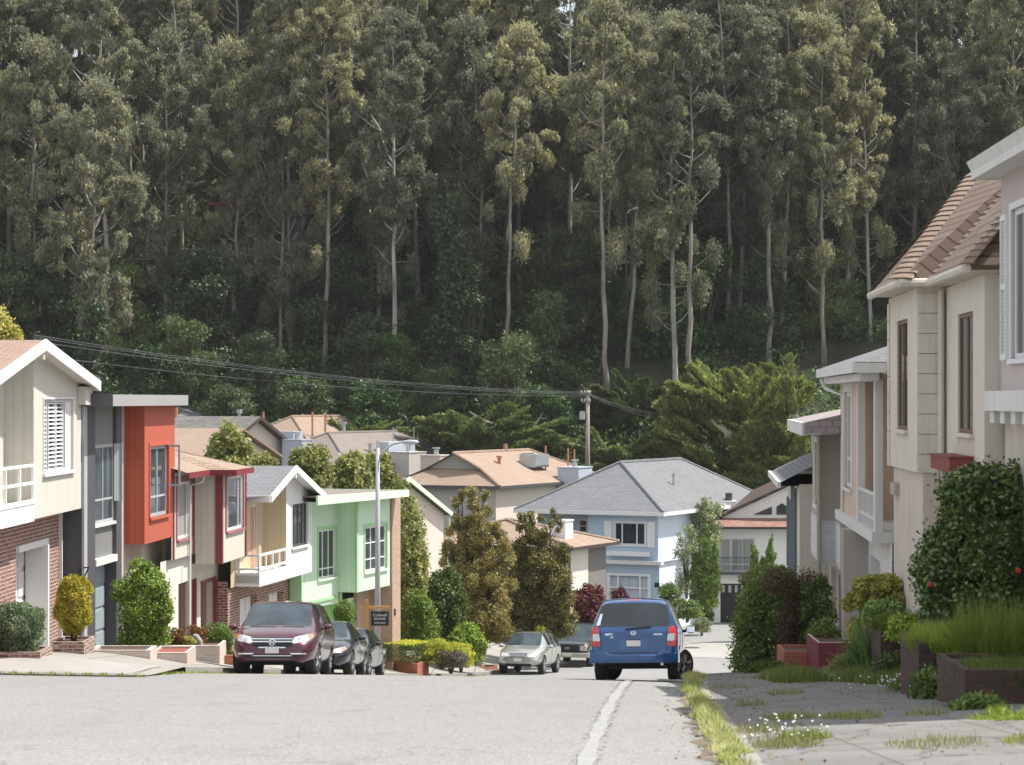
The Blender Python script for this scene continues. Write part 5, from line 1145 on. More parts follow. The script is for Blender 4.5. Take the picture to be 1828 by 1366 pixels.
m = MB(); m.slab([(-.3, -.42, 3.8), (9, -.42, 3.8), (9, 4, 5.9), (-.3, 4, 5.9)], .08); m.slab([(-.3, 4, 5.9), (9, 4, 5.9), (9, 8.4, 3.8), (-.3, 8.4, 3.8)], .08); h.add(m, 'roof', K['gpink'])
m = MB(); m.face([(0, 0, 3.5), (0, 4, 5.75), (0, 8, 3.5)]); m.face([(8.6, 0, 3.5), (8.6, 8, 3.5), (8.6, 4, 5.75)]); h.add(m, 'gable', K['pink'])
# cream house with steep tiled turret roof
h = House('cream_turret_house', 'cream stucco house with steep brown tile roof, tall narrow windows and red flower box', 'house', 7.48, 48.0, .05, -5.6, right=True)
xA, xB, offB = 4.8, 9.55, .51; zt, zb = 2.0, -1.3
def tallwin(a, b, z0, z1, y):
    w = h.window(a, b, z0, z1, y, K['wood'], G['glass'], [.5], [], .07, K['cream'], 0, True, rec=.06); return w
a0, a1 = h.u(1601), h.u(1620); b0, b1 = h.u(1710, offB), h.u(1737, offB)
m = MB(); az = (h.z(766, a0), h.z(574, a0)); bz = (h.z(772, b0), h.z(562, b0))
h.wall(m, 0, xA, zb, zt, 0, [(a0, a1, *az)]); h.wall(m, xA, xB, zb, zt, offB, [(b0, b1, *bz)])
m.face([(0, 0, zb), (0, 0, zt), (0, 5, zt), (0, 5, zb)]); m.face([(xA, offB, zb), (xA, offB, zt), (xA, 0, zt), (xA, 0, zb)]); m.face([(xB, .8, zb), (xB, .8, zt), (xB, offB, zt), (xB, offB, zb)])
m.face([(0, 0, zb), (0, 1, zb), (xB, 1, zb), (xB, offB, zb), (xA, offB, zb), (xA, 0, zb)]); h.add(m, 'upper_wall', K['cream'])
tallwin(a0, a1, *az, 0); tallwin(b0, b1, *bz, offB)
m = MB(); z = zt - .1
while z > zb: m.box(xA, xA + .035, .02, offB - .03, max(zb, z - .345), z); z -= .36
o = h.add(m, 'quoins', K['cream'])
m = MB(); z = zt - .1
while z > zb: m.box(-.02, .28, -.03, .0, max(zb, z - .345), z); z -= .36
h.add(m, 'quoins', K['cream'])
m = MB(); m.face([(0, .1, -5.8), (xA, .1, -5.8), (xA, .1, zb), (0, .1, zb)]); m.face([(xA, .1, -5.8), (xA, .9, -5.8), (xA, .9, zb), (xA, .1, zb)]); m.face([(xA, .62, -5.8), (xB + .4, .62, -5.8), (xB + .4, .62, zb), (xA, .62, zb)]); m.face([(0, 5, -5.8), (0, .1, -5.8), (0, .1, zb), (0, 5, zb)]); h.add(m, 'lower_wall', K['pinkb'])
m = MB(); m.box(xA + .9, xA + 2.0, .5, .62, -4.3, -1.95); h.add(m, 'front_door', K['redbox'])
m = MB(); xx = h.u(1588); m.box(xx + .1, xx + .9, .0, .12, -1.85, -1.62); h.add(m, 'wall_vent', K['tan'])
m = MB(); m.tube((xA + .09, offB - .1, zt - .05), (xA + .09, offB - .1, zb - .1), .055, n=8); h.add(m, 'downspout', K['cream'])
fx0, fx1 = h.u(1663, offB - .38), h.u(1739, offB); m = MB(); m.box(fx0, fx1, offB - .4, offB - .01, h.z(843, fx1), h.z(818, fx1)); m.box(fx0 - .03, fx1 + .03, offB - .43, offB - .012, h.z(818, fx1), h.z(815, fx1)); h.add(m, 'flower_box', K['redbox'])
m = MB()
for i in range(4): m.box(fx0 + .25 + i * .55, fx0 + .37 + i * .55, offB - .32, offB, h.z(862, fx1), h.z(843, fx1))
h.add(m, 'brackets', K['cream'])
e = -.33; ez = zt + .13; tz = 4.28; tA0, tA1, ty = .9, 2.3, 1.45
m = MB()
A0, A1 = Vector((-.3, e, ez)), Vector((xA + .28, e, ez)); T0, T1 = Vector((tA0, ty, tz)), Vector((tA1, ty, tz)); A2 = Vector((xA + .28, offB + e, ez)); B1 = Vector((xB + .3, offB + e, ez)); TB0 = Vector((tA1 + 1.9, ty + offB + .2, tz + .1)); TB1 = Vector((xB - .6, ty + offB, tz))
m.face([A0, A1, T1, T0]); m.face([A1, A2, TB0, T1]); m.face([A2, B1, TB1, TB0]); m.face([Vector((-.3, 5, ez)), A0, T0, Vector((tA0, 4, tz))]); m.face([B1, Vector((xB + .3, 5, ez)), Vector((xB - .6, 4, tz)), TB1]); m.face([T0, T1, TB0, TB1, Vector((xB - .6, 4, tz)), Vector((tA0, 4, tz))])
h.add(m, 'roof', K['tile'])
def hipcaps(p, q, n, w=.26, flat=.16):
    mb = MB(); p, q = Vector(p), Vector(q); d = (q - p); up_ = Vector((0, 0, 1)); s_ = d.cross(up_).normalized(); nn = s_.cross(d).normalized()
    if nn.z < 0: nn = -nn
    for i in range(n):
        a = p + d * (i / n); b = p + d * ((i + 1.12) / n); r0, r1 = w, w * .8
        ring = lambda c, r, l: [c + s_ * r * cos(t) + nn * (r * sin(t) * flat + l) for t in (0, .6, 1.2, 1.94, 2.54, pi)]
        r_a, r_b = ring(a, r0, .018), ring(b, r1, .0)
        for j in range(5): mb.face([r_a[j], r_a[j + 1], r_b[j + 1], r_b[j]])
        mb.face(list(reversed(r_a)))
    return mb
h.add(hipcaps(A1, T1, 21), 'hip_tiles', K['hiptile']); h.add(hipcaps(A2, TB0, 21, .17), 'hip_tiles', K['hiptile']); h.add(hipcaps(B1, TB1, 20, .2), 'hip_tiles', K['hiptile']); h.add(hipcaps(A0, T0, 14, .12), 'hip_tiles', K['tile'])
m = MB()
for p, q in ((A0, A1), (A1, A2), (A2, B1)): p_, q_ = p - Vector((0, 0, .05)), q - Vector((0, 0, .05)); m.tube(p_, q_, .08, n=8)
m.face([A0 - Vector((0, 0, .08)), Vector((-.3, .3, ez - .08)), Vector((xB + .3, .9, ez - .08)), B1 - Vector((0, 0, .08)), A2 - Vector((0, 0, .08)), A1 - Vector((0, 0, .08))]); h.add(m, 'gutter', K['cream'])
# peach house
h = House('peach_balcony_house', 'peach stucco house with white-posted corner balcony and grey hip roof', 'house', 7.96, 58.6, .06, -6.6, right=True)
xs, xe = 5.25, 10.0; zf = -2.65; zt = .5
m = MB(); w0, w1 = h.u(1508), h.u(1521); h.wall(m, 0, xs, zf, zt, 0, [(w0, w1, -2.05, .18)]); m.face([(xs, 0, zf), (xs, 1.1, zf), (xs, 1.1, zt), (xs, 0, zt)]); m.face([(xs, 1.1, zf), (xe, 1.1, zf), (xe, 1.1, zt), (xs, 1.1, zt)]); m.face([(0, 5, -6.7), (0, 0, -6.7), (0, 0, zt), (0, 5, zt)]); h.add(m, 'upper_wall', K['peach'])
h.window(w0, w1, -2.05, .18, 0, G['offw'], G['curtain'], [.5], [.3], .1, G['offw'], .28, True)
m = MB(); m.box(xe - .05, xe + .05, .5, 4, zf, zt); h.add(m, 'end_wall', K['cream'])
m = MB(); m.box(-.15, xe + .02, -.12, 1.0, zf - .23, zf); h.add(m, 'balcony_floor', G['offw'])
for px_ in (xs + .25, xe - .35): m = MB(); m.box(px_, px_ + .34, -.06, .1, zf, zt + .05); h.add(m, 'post', G['offw'])
m = MB(); m.box(xe - .3, xe - .16, .2, .32, zf, zt)
m = MB(); zr_ = zf + .75
for zz in (zr_, zr_ - .5): m.box(xs + .1, xe - .4, -.03, .03, zz - .06, zz)
for i in range(9): xx = xs + .7 + (xe - xs - 1.4) * i / 8; m.box(xx, xx + .06, -.025, .025, zf, zr_ - .06)
h.add(m, 'balcony_railing', G['offw'])
g0, g1 = .8, 3.6; g2, g3 = 5.4, 8.0
m = MB(); h.wall(m, 0, xe + .3, -6.8, zf - .23, .25, [(g0, g1, -6.8, zf - .75), (g2, g3, -6.8, zf - .75)], rev=.3); h.add(m, 'lower_wall', G['offw'])
h.garage(g0, g1, -6.8, zf - .75, .25, G['offw'], rows=4, cols=3); h.garage(g2, g3, -6.8, zf - .75, .25, G['offw'], rows=4, cols=3)
m = MB(); m.box(4.3, 4.9, -.3, .25, -6.8, zf - .23); h.add(m, 'pier', K['tan'])
m = MB(); hip(m, -.45, xe + .5, -.5, 8, zt + .25, 2.2, 3.6, 6.4, 3.7, 3.7); h.add(m, 'roof', G['greyroof'])
m = MB(); fascia(m, -.5, xe + .55, -.55, 8, zt + .24, .2); m.box(-.3, xe + .3, -.38, .0, zt - .12, zt + .04); h.add(m, 'gutter', G['offw'])
m = MB(); m.path([(.5, -.5, zt), (.55, -.4, zt - .22), (1.2, -.02, zt - .4), (1.2, -.04, zf)], .05, 6); h.add(m, 'downspout', G['offw'])
# tan house with white lap siding
h = House('tan_siding_house', 'tan stucco house with white lap siding bay, third from the right edge of the row', 'house', 8.36, 68.0, .08, -7.9, right=True)
xb0, xb1 = 2.0, 7.0; zt = -.78; zf = -3.05
m = MB(); w0, w1 = h.u(1455), h.u(1460.5); h.wall(m, xb0, xb1, zf, zt, 0, [(w0, w1, -2.75, -1.1)]); m.face([(xb1, 0, zf), (xb1, .5, zf), (xb1, .5, zt), (xb1, 0, zt)]); m.face([(xb0, .5, zf), (xb0, 0, zf), (xb0, 0, zt), (xb0, .5, zt)]); h.wall(m, xb1, 9.4, zf, zt, .5); h.wall(m, 0, xb0, zf, zt, .5); h.add(m, 'upper_wall', K['tan'])
h.window(w0, w1, -2.75, -1.1, 0, G['white'], G['glass'], [.5], [], .09, G['white'], .12)
m = MB(); m.box(xb0, xb1 + .02, -.04, .5, zf - 1.1, zf); m.box(xb1 + .02, 9.4, .35, .6, zf - 1.1, zf - .02); h.add(m, 'lap_siding', K['lap'])
m = MB(); g0, g1, g2, g3 = 1.2, 3.8, 5.0, 7.6; h.wall(m, 0, 9.4, -8, zf - 1.1, .55, [(g0, g1, -8, zf - 1.5), (g2, g3, -8, zf - 1.5)], rev=.3); m.box(0, 9.4, 1.2, 7, -8, zt); h.add(m, 'lower_wall', K['tan'])
h.garage(g0, g1, -8, zf - 1.5, .55, G['offw']); h.garage(g2, g3, -8, zf - 1.5, .55, G['offw'])
m = MB(); m.tube((7.2, -.06, zt), (7.2, -.06, -7.8), .06, n=8); h.add(m, 'downspout', K['tan'])
m = MB(); m.face([(-.5, -.55, zt + .22), (9.8, -.55, zt + .22), (9.8, 4, zt + 1.2), (1.5, 4, zt + 1.2)]); m.face([(-.5, 8, zt + .22), (-.5, -.55, zt + .22), (1.5, 4, zt + 1.2)]); m.face([(9.8, -.55, zt + .22), (9.8, -.55, zt - .06), (9.8, 4, zt - .06), (9.8, 4, zt + 1.2)]); h.add(m, 'roof', K['gpink'])
m = MB(); m.box(-.55, 9.8, -.6, -.5, zt - .08, zt + .23); m.box(-.55, -.45, -.5, 7, zt - .08, zt + .225); m.prism([(-.45, -.5, zt - .06), (9.8, -.5, zt - .06), (9.8, .6, zt - .06), (-.45, .6, zt - .06)], (0, 0, .04)); h.add(m, 'fascia', G['offw'])
# farthest of the right row
h = House('shingled_turret_house', 'farthest house of the right row, white shingled upper wall over a dark skirt roof', 'house', 8.95, 78.5, .08, -9.2, right=True)
zt = -2.4
m = MB(); m.box(0, 10, 0, 6, -9.3, zt); h.add(m, 'wall', K['cream']); m = MB(); m.box(.6, 10, .75, 5, zt, -.85); h.add(m, 'shingled_wall', K['wshing'])
m = MB(); m.face([(-.6, -.55, zt + .05), (10, -.55, zt + .05), (10, .8, zt + .75), (.55, .8, zt + .75)]); m.face([(-.6, 6.2, zt + .05), (-.6, -.55, zt + .05), (.55, .8, zt + .75), (.55, 6.2, zt + .75)]); h.add(m, 'skirt_roof', G['greyroof'])
m = MB(); m.box(-.65, 10, -.62, -.53, zt - .1, zt + .08); m.box(-.65, -.55, -.53, 6, zt - .1, zt + .075); m.face([(-.6, -.5, zt - .05), (10, -.5, zt - .05), (10, .2, zt - .05), (-.6, .2, zt - .05)]); h.add(m, 'gutter', G['offw'])
for a in (.9, 3.0): m = MB(); m.box(a, a + .5, -.07, 0, -5.3, -3.1); h.add(m, 'shutter', K['bgpaint'])
h.window(1.5, 2.9, -5.3, -3.1, -.002, G['white'], G['glass'], [.5], [], .08)
m = MB(); m.box(.2, 10, .5, 4, -.86, -.7); m.face([(.3, .45, -.7), (10, .45, -.7), (10, 3, .0), (2, 3, .0)]); h.add(m, 'roof', K['gpink'])
for a in (5.5, 7.4): m = MB(); m.box(a, a + .6, -.1, .0, -8.2, zt - .2); h.add(m, 'pilaster', K['bgpaint'])

# ------------------------------------------------------------------ street furniture
def tube_obj(name, pts, r, mat, parent=None, n=8):
    m = MB(); m.smooth = True; m.path(pts, r, n); return m.build(name, mat, parent, uv=False)
# street lamp by the dark sedans
zg = walk_z(-4.39, 79, True); e = empty('street_lamp', (-4.39, 79, zg), 0, 'tall pale grey street lamp with curved arm beside the mint green house', 'street lamp')
top = (HY - 800) * 79 / F - zg
tube_obj('pole', [(0, 0, 0), (0, 0, top * .5), (0, 0, top)], [.10, .085, .065], G['lgrey'], e)
m = MB(); m.lathe((0, 0, 0), [(.17, 0), (.17, .12), (.12, .2), (.1, .5)], 12); m.build('base', G['lgrey'], e)
hz = (HY - 795) * 79 / F - zg; ax_ = (728 - 674) * 79 / F
tube_obj('arm', [(0, 0, top - .35), (.18, 0, top - .12), (.45, 0, hz + .02), (.75, 0, hz + .1), (ax_, 0, hz + .1)], .04, G['lgrey'], e, 6)
m = MB(); m.smooth = True; m.lathe((ax_ - .05, 0, hz + .1), [(.03, -.15), (.06, -.08), (.085, .1), (.07, .3), (.02, .42)], 12, 'x'); o = m.build('lamp_head', G['metal'], e, uv=False)
m = MB(); m.tube((0, 0, top), (0, 0, top + .25), .05, .03, 8); m.build('photo_cell', G['metal'], e)
# twin-arm lamp far behind
X = (733 - CX) * 192 / F; zg = -10; e = empty('street_lamp', (X, 192, zg), 0, 'far twin-armed street lamp rising behind the grey-brown roof', 'street lamp')
tp = (HY - 752) * 192 / F - zg; tube_obj('pole', [(0, 0, 0), (0, 0, tp / 2), (0, 0, tp)], [.12, .1, .08], G['lgrey'], e)
for s_ in (-1, 1):
    tube_obj('arm', [(0, 0, tp - .2), (s_ * .2, 0, tp), (s_ * .42, 0, tp + .35), (s_ * .75, 0, tp + .5)], .07, G['offw'], e, 6)
    m = MB(); m.prism([(s_ * .65, -.1, tp + .48), (s_ * 1.05, -.1, tp + .5), (s_ * 1.0, -.1, tp + .6), (s_ * .7, -.1, tp + .62)], (0, .3, 0)); m.build('lamp_head', G['white'], e)
X = (1118 - CX) * 199 / F; zt_ = (HY - 372) * 199 / F; e = empty('street_lamp', (X, 199, zt_ - 9), 0, 'pale lamp head half hidden high among the eucalyptus trees', 'street lamp')
tube_obj('pole', [(0, 0, 0), (0, 0, 4.5), (0, 0, 8.6)], .07, G['slate'], e); tube_obj('arm', [(0, 0, 8.5), (.3, 0, 8.85), (.8, 0, 9.0)], .05, G['white'], e, 6)
m = MB(); m.prism([(.6, -.12, 8.95), (1.0, -.12, 8.97), (.95, -.12, 9.1), (.65, -.12, 9.1)], (0, .24, 0)); m.build('lamp_head', G['white'], e)
# utility pole and lines
X = (1049 - CX) * 172 / F; zg = -10.0; tz = (HY - 697) * 172 / F; e = empty('utility_pole', (X, 172, zg), 0, 'weathered wooden utility pole with cross-arms and transformer', 'utility pole')
pw_ = m_bark('weathered_pole_wood', (0.16, 0.13, 0.11), (0.30, 0.27, 0.24)); tube_obj('pole', [(0, 0, 0), (0, 0, 5), (0, 0, tz - zg)], [.19, .17, .14], pw_, e)
for zz, w in ((HY - 702, .5), (HY - 717, .45)):
    z_ = zz * 172 / F - zg; m = MB(); m.box(-w, w * .5, -.2, -.08, z_ - .06, z_ + .06); o = m.build('cross_arm', pw_, e)
    for k in (-.9, -.45, .35): m = MB(); m.tube((k * w, -.14, z_ + .06), (k * w, -.14, z_ + .2), .04, .05, 6); m.build('insulator', G['white'], o)
z_ = (HY - 742) * 172 / F - zg; m = MB(); m.lathe((-.38, -.1, z_ - .3), [(.2, 0), (.22, .05), (.22, .55), (.12, .62)], 10); m.build('transformer', G['metal'], e)
def wire(p, q, sag, lab):
    p, q = Vector(p), Vector(q); pts = []
    for i in range(25): t = i / 24; a = p.lerp(q, t); a.z -= sag * 4 * t * (1 - t); pts.append(a)
    o = tube_obj('power_line', pts, .013, G['metal'] if False else K['wire'], None, 4); tag(o, lab, 'power line', 'power lines over the roofs')
K['wire'] = m_plain('wire', (0.20, 0.21, 0.23), .5, .3)
for i, (pyl, pyr, w) in enumerate(((604, 700, 'topmost'), (608, 702, 'second'), (615, 704, 'third'), (640, 707, 'lowest'))):
    a = P3(60, pyl - 6, 118 + i * .6); b = Vector((X - .4 + i * .18, 171.85, (HY - pyr) * 172 / F)); wire(a, b, .55, f'{w} of the four thin power lines sagging from upper left to the utility pole')
for i, (pyl, pyr, w) in enumerate(((701, 745, 'upper'), (704, 750, 'middle'), (708, 757, 'lower'))):
    wire((X - .1 + i * .18, 171.85, (HY - pyl) * 172 / F), P3(1262, pyr, 181 + i), .5, f'{w} of the three power lines running right from the utility pole to the windswept cypress')
# estate agent's sign on its post
X, Yy = (655 - CX) * 77.5 / F, 77.5; zg = walk_z(X, Yy, True); e = empty('yard_sign', (X, Yy, zg), .05, 'wooden yard-sign post with black hanging sign in front of the mint green house', 'sign')
tz = (HY - 1071) * Yy / F - zg; m = MB(); m.box(-.05, .05, -.05, .05, 0, tz); m.build('post', G['cedar'], e); m = MB(); az_ = tz - .25; m.box(-.2, .75, -.035, .035, az_ - .04, az_ + .05); m.build('arm', G['cedar'], e)
m = MB(); m.box(.13, .70, -.02, .02, az_ - .58, az_ - .12); o = m.build('sign_board', G['black'], e)
for k in (.2, .62): m = MB(); m.tube((k, 0, az_ - .12), (k, 0, az_ - .04), .006, n=5); m.build('hanger', G['metal'], e)
for body, sz, zz in (('Coldwell', .125, -.24), ('BANKER', .10, -.36), ('FOR SALE', .085, -.49)):
    me = text_mesh(body, sz, .002); me.materials.append(G['white']); t = link('lettering', me, o); t.rotation_euler = (pi / 2, 0, 0); t.location = (.415, -.026, az_ + zz)

# planters and low walls
def planter(name, pts, h_, mat, lab, t=.14, soil=True, left=True, zoff=0.0, capm=None, base=None):
    """open box planter along a closed ground polygon, level top"""
    c = Vector((sum(p[0] for p in pts) / len(pts), sum(p[1] for p in pts) / len(pts), 0)); zz = [walk_z(p[0], p[1], left) for p in pts]; zc = max(zz) if base is None else base
    e = empty(name, (c.x, c.y, zc), 0, lab, 'planter'); m = MB(); cap = MB(); n = len(pts); inner = [(c + (Vector((p[0], p[1], 0)) - c) * (1 - t / max(.3, (Vector((p[0], p[1], 0)) - c).length))) for p in pts]
    top = h_ + zoff
    for i in range(n):
        j = (i + 1) % n; a, b, d, e_ = [Vector((q[0] - c.x, q[1] - c.y, 0)) for q in (pts[i], pts[j], inner[j], inner[i])]
        lo = Vector((0, 0, -1.1)); hi = Vector((0, 0, top))
        m.face([a + lo, b + lo, b + hi, a + hi]); m.face([d + lo, e_ + lo, e_ + hi, d + hi]); cap.face([a + hi, b + hi, d + hi, e_ + hi])
    wl = m.build('wall', mat, e); cap.build('coping', capm or mat, e)
    if soil: s_ = MB(); s_.face([(q[0] - c.x, q[1] - c.y, top - .06) for q in inner]); s_.build('soil', K['soil'], e)
    return e
K['soil'] = m_plain('planter_soil', (0.09, 0.06, 0.04), .95, var=.5, scale=12); K['mulch'] = m_plain('red_mulch', (0.24, 0.07, 0.055), .95, var=.6, scale=25)
K['dbrick'] = m_brick('dark_red_brick', (0.085, 0.035, 0.026), (0.15, 0.065, 0.045), (0.05, 0.045, 0.038), .24, .095, .02, mix2=(0.04, 0.03, 0.022)); K['obrick'] = m_brick('mixed_old_brick', (0.30, 0.14, 0.10), (0.50, 0.40, 0.34), (0.45, 0.40, 0.35), .22, .08, .014, mix2=(0.12, 0.08, 0.07))
K['rbrick'] = m_brick('bright_red_brick', (0.38, 0.10, 0.06), (0.46, 0.16, 0.09), (0.40, 0.22, 0.16), .22, .08, .008); K['maroonw'] = m_plain('maroon_painted_masonry', (0.17, 0.025, 0.04), .7)
def quad(px0, px1, y0, dy, skew=0.0):
    """ground quad between two photo columns at distance y0, depth dy (left side)"""
    a, b = (px0 - CX) * y0 / F, (px1 - CX) * y0 / F; return [(a, y0), (b, y0), (b + skew, y0 + dy), (a + skew, y0 + dy)]
planter('brick_planter', quad(-20, 72, 50.6, 1.3), .12, K['obrick'], 'low old brick planter under the round grey-green shrub'); 
planter('brick_planter', quad(92, 150, 53.5, 1.4), .22, K['obrick'], 'mixed brick planter holding the golden cone-shaped shrub')
planter('low_wall', quad(158, 268, 56.0, 1.1), .0, G['pbrick'], 'long low pale brick bed edge beside the grey garage door', base=-5.80)
planter('low_wall', quad(268, 334, 57.2, 1.6), -.0, G['pbrick'], 'square pale brick bed with red mulch between the two long bed edges', base=-5.98, soil=False)
m = MB(); q_ = quad(272, 330, 57.35, 1.35); m.face([(x, y, -6.03) for x, y in q_]); tag(m.build('red_mulch', K['mulch']), 'red bark mulch filling the square pale brick bed', 'mulch', kind='stuff')
planter('brick_planter', quad(296, 392, 60.5, 2.2), .0, G['pbrick'], 'pale brick planter with rust-coloured shrubs and a grey rock', base=-6.15)
planter('brick_planter', quad(388, 428, 61.5, 1.2), .0, K['rbrick'], 'small red brick planter left of the maroon minivan under the ball shrub', base=-6.50)
planter('brick_planter', [(-4.35, 87.2), (-3.35, 85.6), (-3.0, 87.2), (-4.0, 88.6)], .20, K['rbrick'], 'bright red brick planter under the clipped yellow-green hedge', base=-9.55)
planter('low_wall', [(-1.75, 97.2), (-1.25, 97.2), (-.6, 100), (-1.1, 100)], .05, K['rbrick'], 'low pinkish brick edging left of the silver crossover', base=-11.0)
P4 = lambda a, b, y, dy, sk=0: [((a - CX) * y / F, y), ((b - CX) * y / F, y), ((b - CX) * y / F + sk, y + dy), ((a - CX) * y / F + sk, y + dy)]
planter('brick_planter', P4(1572, 1660, 42.5, 1.8), .78, K['dbrick'], 'tall dark red brick planter topped with wild grass below the camellia', left=False)
planter('brick_planter', P4(1640, 1760, 34.4, 1.6), .72, K['dbrick'], 'middle stepped brick planter overgrown with bright grass', left=False)
planter('brick_planter', P4(1722, 1900, 31.0, 2.0), .42, K['dbrick'], 'lowest, nearest brick planter at the right edge', left=False)
planter('maroon_planter', P4(1461, 1535, 52.5, 2.0), .55, K['maroonw'], 'maroon painted planter box with gravel top beside the strap-leaved plant', left=False, capm=m_plain('gravel_top', (0.5, 0.42, 0.33), .9, var=.5, scale=30))
planter('brick_planter', P4(1400, 1459, 54.5, 1.5), .42, K['rbrick'], 'low open brick planter left of the maroon one', left=False)

def fitting(hx, name, mat, box):
    m = MB(); m.box(*box); return m
m = MB(); q = random.Random(4)
K['litter'] = m_plain('dead_leaves', (0.20, 0.13, 0.07), .9, var=.5, scale=40)
cs = []
for i in range(1500):
    y = q.uniform(19, 52); x = curbR(y) + q.choice([-1, 1]) * abs(q.gauss(0, .35)) if q.random() < .5 else curbR(y) + q.uniform(.2, 3.6); z = (rz(x, y) if x < curbR(y) else walk_z(x, y, False)) + .012
    cs.append((x, y, z))
me = card_mesh('fallen_leaves', K['litter'], np.array(cs), rs.uniform(.02, .06, len(cs)), rs.uniform(.015, .04, len(cs)), rs.normal(size=(len(cs), 3)) * .35 + np.array([0, 0, 1]), rs.normal(size=(len(cs), 3)) * np.array([1, 1, .2])); o = link('fallen_leaves', me); tag(o, 'dead leaves and debris scattered on the right pavement and gutter', 'leaf litter', kind='stuff')
# ------------------------------------------------------------------ cars
Q = {}
Q['black'] = m_plain('car_black_plastic', (0.015, 0.015, 0.016), .55, var=.2); Q['tyre'] = m_plain('tyre_rubber', (0.022, 0.022, 0.022), .85, var=.25, scale=9); Q['rim'] = m_plain('alloy_rim', (0.42, 0.43, 0.45), .3, .8, var=.1); Q['chrome'] = m_plain('chrome', (0.75, 0.76, 0.78), .12, 1.0, var=.04)
Q['glass'] = m_glass('car_glass', (0.012, 0.017, 0.022), .04); Q['glassl'] = m_glass('car_windscreen', (0.022, 0.032, 0.040), .04); Q['plate'] = m_plain('licence_plate', (0.72, 0.72, 0.70), .5, var=.05); Q['redl'] = m_plain('tail_lamp_red', (0.50, 0.02, 0.02), .15, var=.1, coat=1); Q['clear'] = m_plain('lamp_lens', (0.62, 0.62, 0.64), .12, .3, var=.25, scale=14, coat=1); Q['amber'] = m_plain('amber_lens', (0.62, 0.20, 0.08), .2, coat=1)
Q['seat'] = m_plain('seat_fabric', (0.05, 0.05, 0.055), .9); Q['sticker'] = m_plain('sticker', (0.55, 0.65, 0.75), .5)
PAINT = {'maroon': m_paint('maroon_car_paint', (0.085, 0.012, 0.028), .45, .3), 'blue': m_paint('blue_car_paint', (0.010, 0.075, 0.235), .3, .3), 'silver': m_paint('silver_green_car_paint', (0.42, 0.44, 0.41), .6, .3), 'navy': m_paint('black_blue_car_paint', (0.010, 0.012, 0.020), .3, .2), 'black': m_paint('black_car_paint', (0.008, 0.008, 0.011), .3, .2), 'truck': m_paint('dark_green_grey_truck_paint', (0.025, 0.040, 0.045), .4, .3), 'beigeb': m_plain('beige_bumper', (0.42, 0.38, 0.32), .4)}

def car_shell(stn, paint, segs=2):
    """stn rows: (y, z_bottom, w_low, w_mid, z_mid, w_belt, z_belt, w_top, z_top, crown, tag) ; tag marks the glass strips ahead of the row"""
    rings = []
    for (y, zb, wl, wm, zm, wb, zbelt, wt, zt, cr, tg) in stn:
        half = [(0, zb), (wl * .8, zb), (wl, zb + .09), (wm, zm), (wb, zbelt), (wt, zt), (wt * .55, zt + cr * .75), (0, zt + cr)]
        ring = [(x, y, z) for x, z in half] + [(-x, y, z) for x, z in half[-2:0:-1]]
        rings.append(ring)
    n = len(rings[0]); vs = [p for r in rings for p in r]; fs = []; mi = []
    for i in range(len(rings) - 1):
        tg = stn[i][10] or ''
        for k in range(n):
            fs.append((i * n + k, (i + 1) * n + k, (i + 1) * n + (k + 1) % n, i * n + (k + 1) % n))
            side = k in (4, n - 5); top = k in (5, 6, n - 6, n - 7)
            m_ = 0
            if 'S' in tg and side: m_ = 1
            if 'W' in tg and top: m_ = 2
            if 'R' in tg and top: m_ = 3
            if k in (0, n - 1): m_ = 4
            mi.append(m_)
    def cap(ring_i, flip):
        r = list(range(ring_i * n, ring_i * n + n)); q = []
        # strips between the two sides keep the cap in quads
        for a in range(1, n // 2 - 1):
            q.append((r[a], r[a + 1], r[n - a - 1], r[n - a]))
        q.append((r[0], r[1], r[n - 1])); q.append((r[n // 2 - 1], r[n // 2], r[n // 2 + 1]))
        for f in q: fs.append(tuple(reversed(f)) if flip else f); mi.append(0)
    cap(0, False); cap(len(rings) - 1, True)
    me = bpy.data.meshes.new('shell'); me.from_pydata(vs, [], fs); me.polygons.foreach_set('material_index', mi)
    bm = bmesh.new(); bm.from_mesh(me); bmesh.ops.recalc_face_normals(bm, faces=bm.faces)
    cl = bm.edges.layers.float.new('crease_edge')
    for e in bm.edges:
        ms = {f.material_index for f in e.link_faces}
        if len(ms) > 1: e[cl] = .55 if 4 not in ms else .8
        ys = [v.co.y for v in e.verts]
        if abs(ys[0] - ys[1]) < 1e-5 and (abs(ys[0] - stn[0][0]) < 1e-4 or abs(ys[0] - stn[-1][0]) < 1e-4): e[cl] = max(e[cl], .45)
    for e in bm.edges:   # belt line
        ks = [v.index % n for v in e.verts]
        if ks[0] == ks[1] and ks[0] in (4, n - 4): e[cl] = max(e[cl], .5)
        if ks[0] == ks[1] and ks[0] in (5, n - 5): e[cl] = max(e[cl], .3)
    bm.to_mesh(me); bm.free()
    for m_ in range(5): me.materials.append(None)
    return me
def evald(me, mods):
    o = bpy.data.objects.new('tmp', me); COL.objects.link(o); tmp = []
    for kind, kw in mods:
        md = o.modifiers.new('m', kind)
        for k, v in kw.items(): setattr(md, k, v)
    dg = bpy.context.evaluated_depsgraph_get(); dg.update(); r = bpy.data.meshes.new_from_object(o.evaluated_get(dg)); bpy.data.objects.remove(o); return r
def cyl_obj(x0, x1, y, z, r):
    m = MB(); m.tube((x0, y, z), (x1, y, z), r, n=36); me = bpy.data.meshes.new('cut'); me.from_pydata(m.v, [], m.f); me.materials.append(Q['black']); o = bpy.data.objects.new('cut', me); COL.objects.link(o); return o
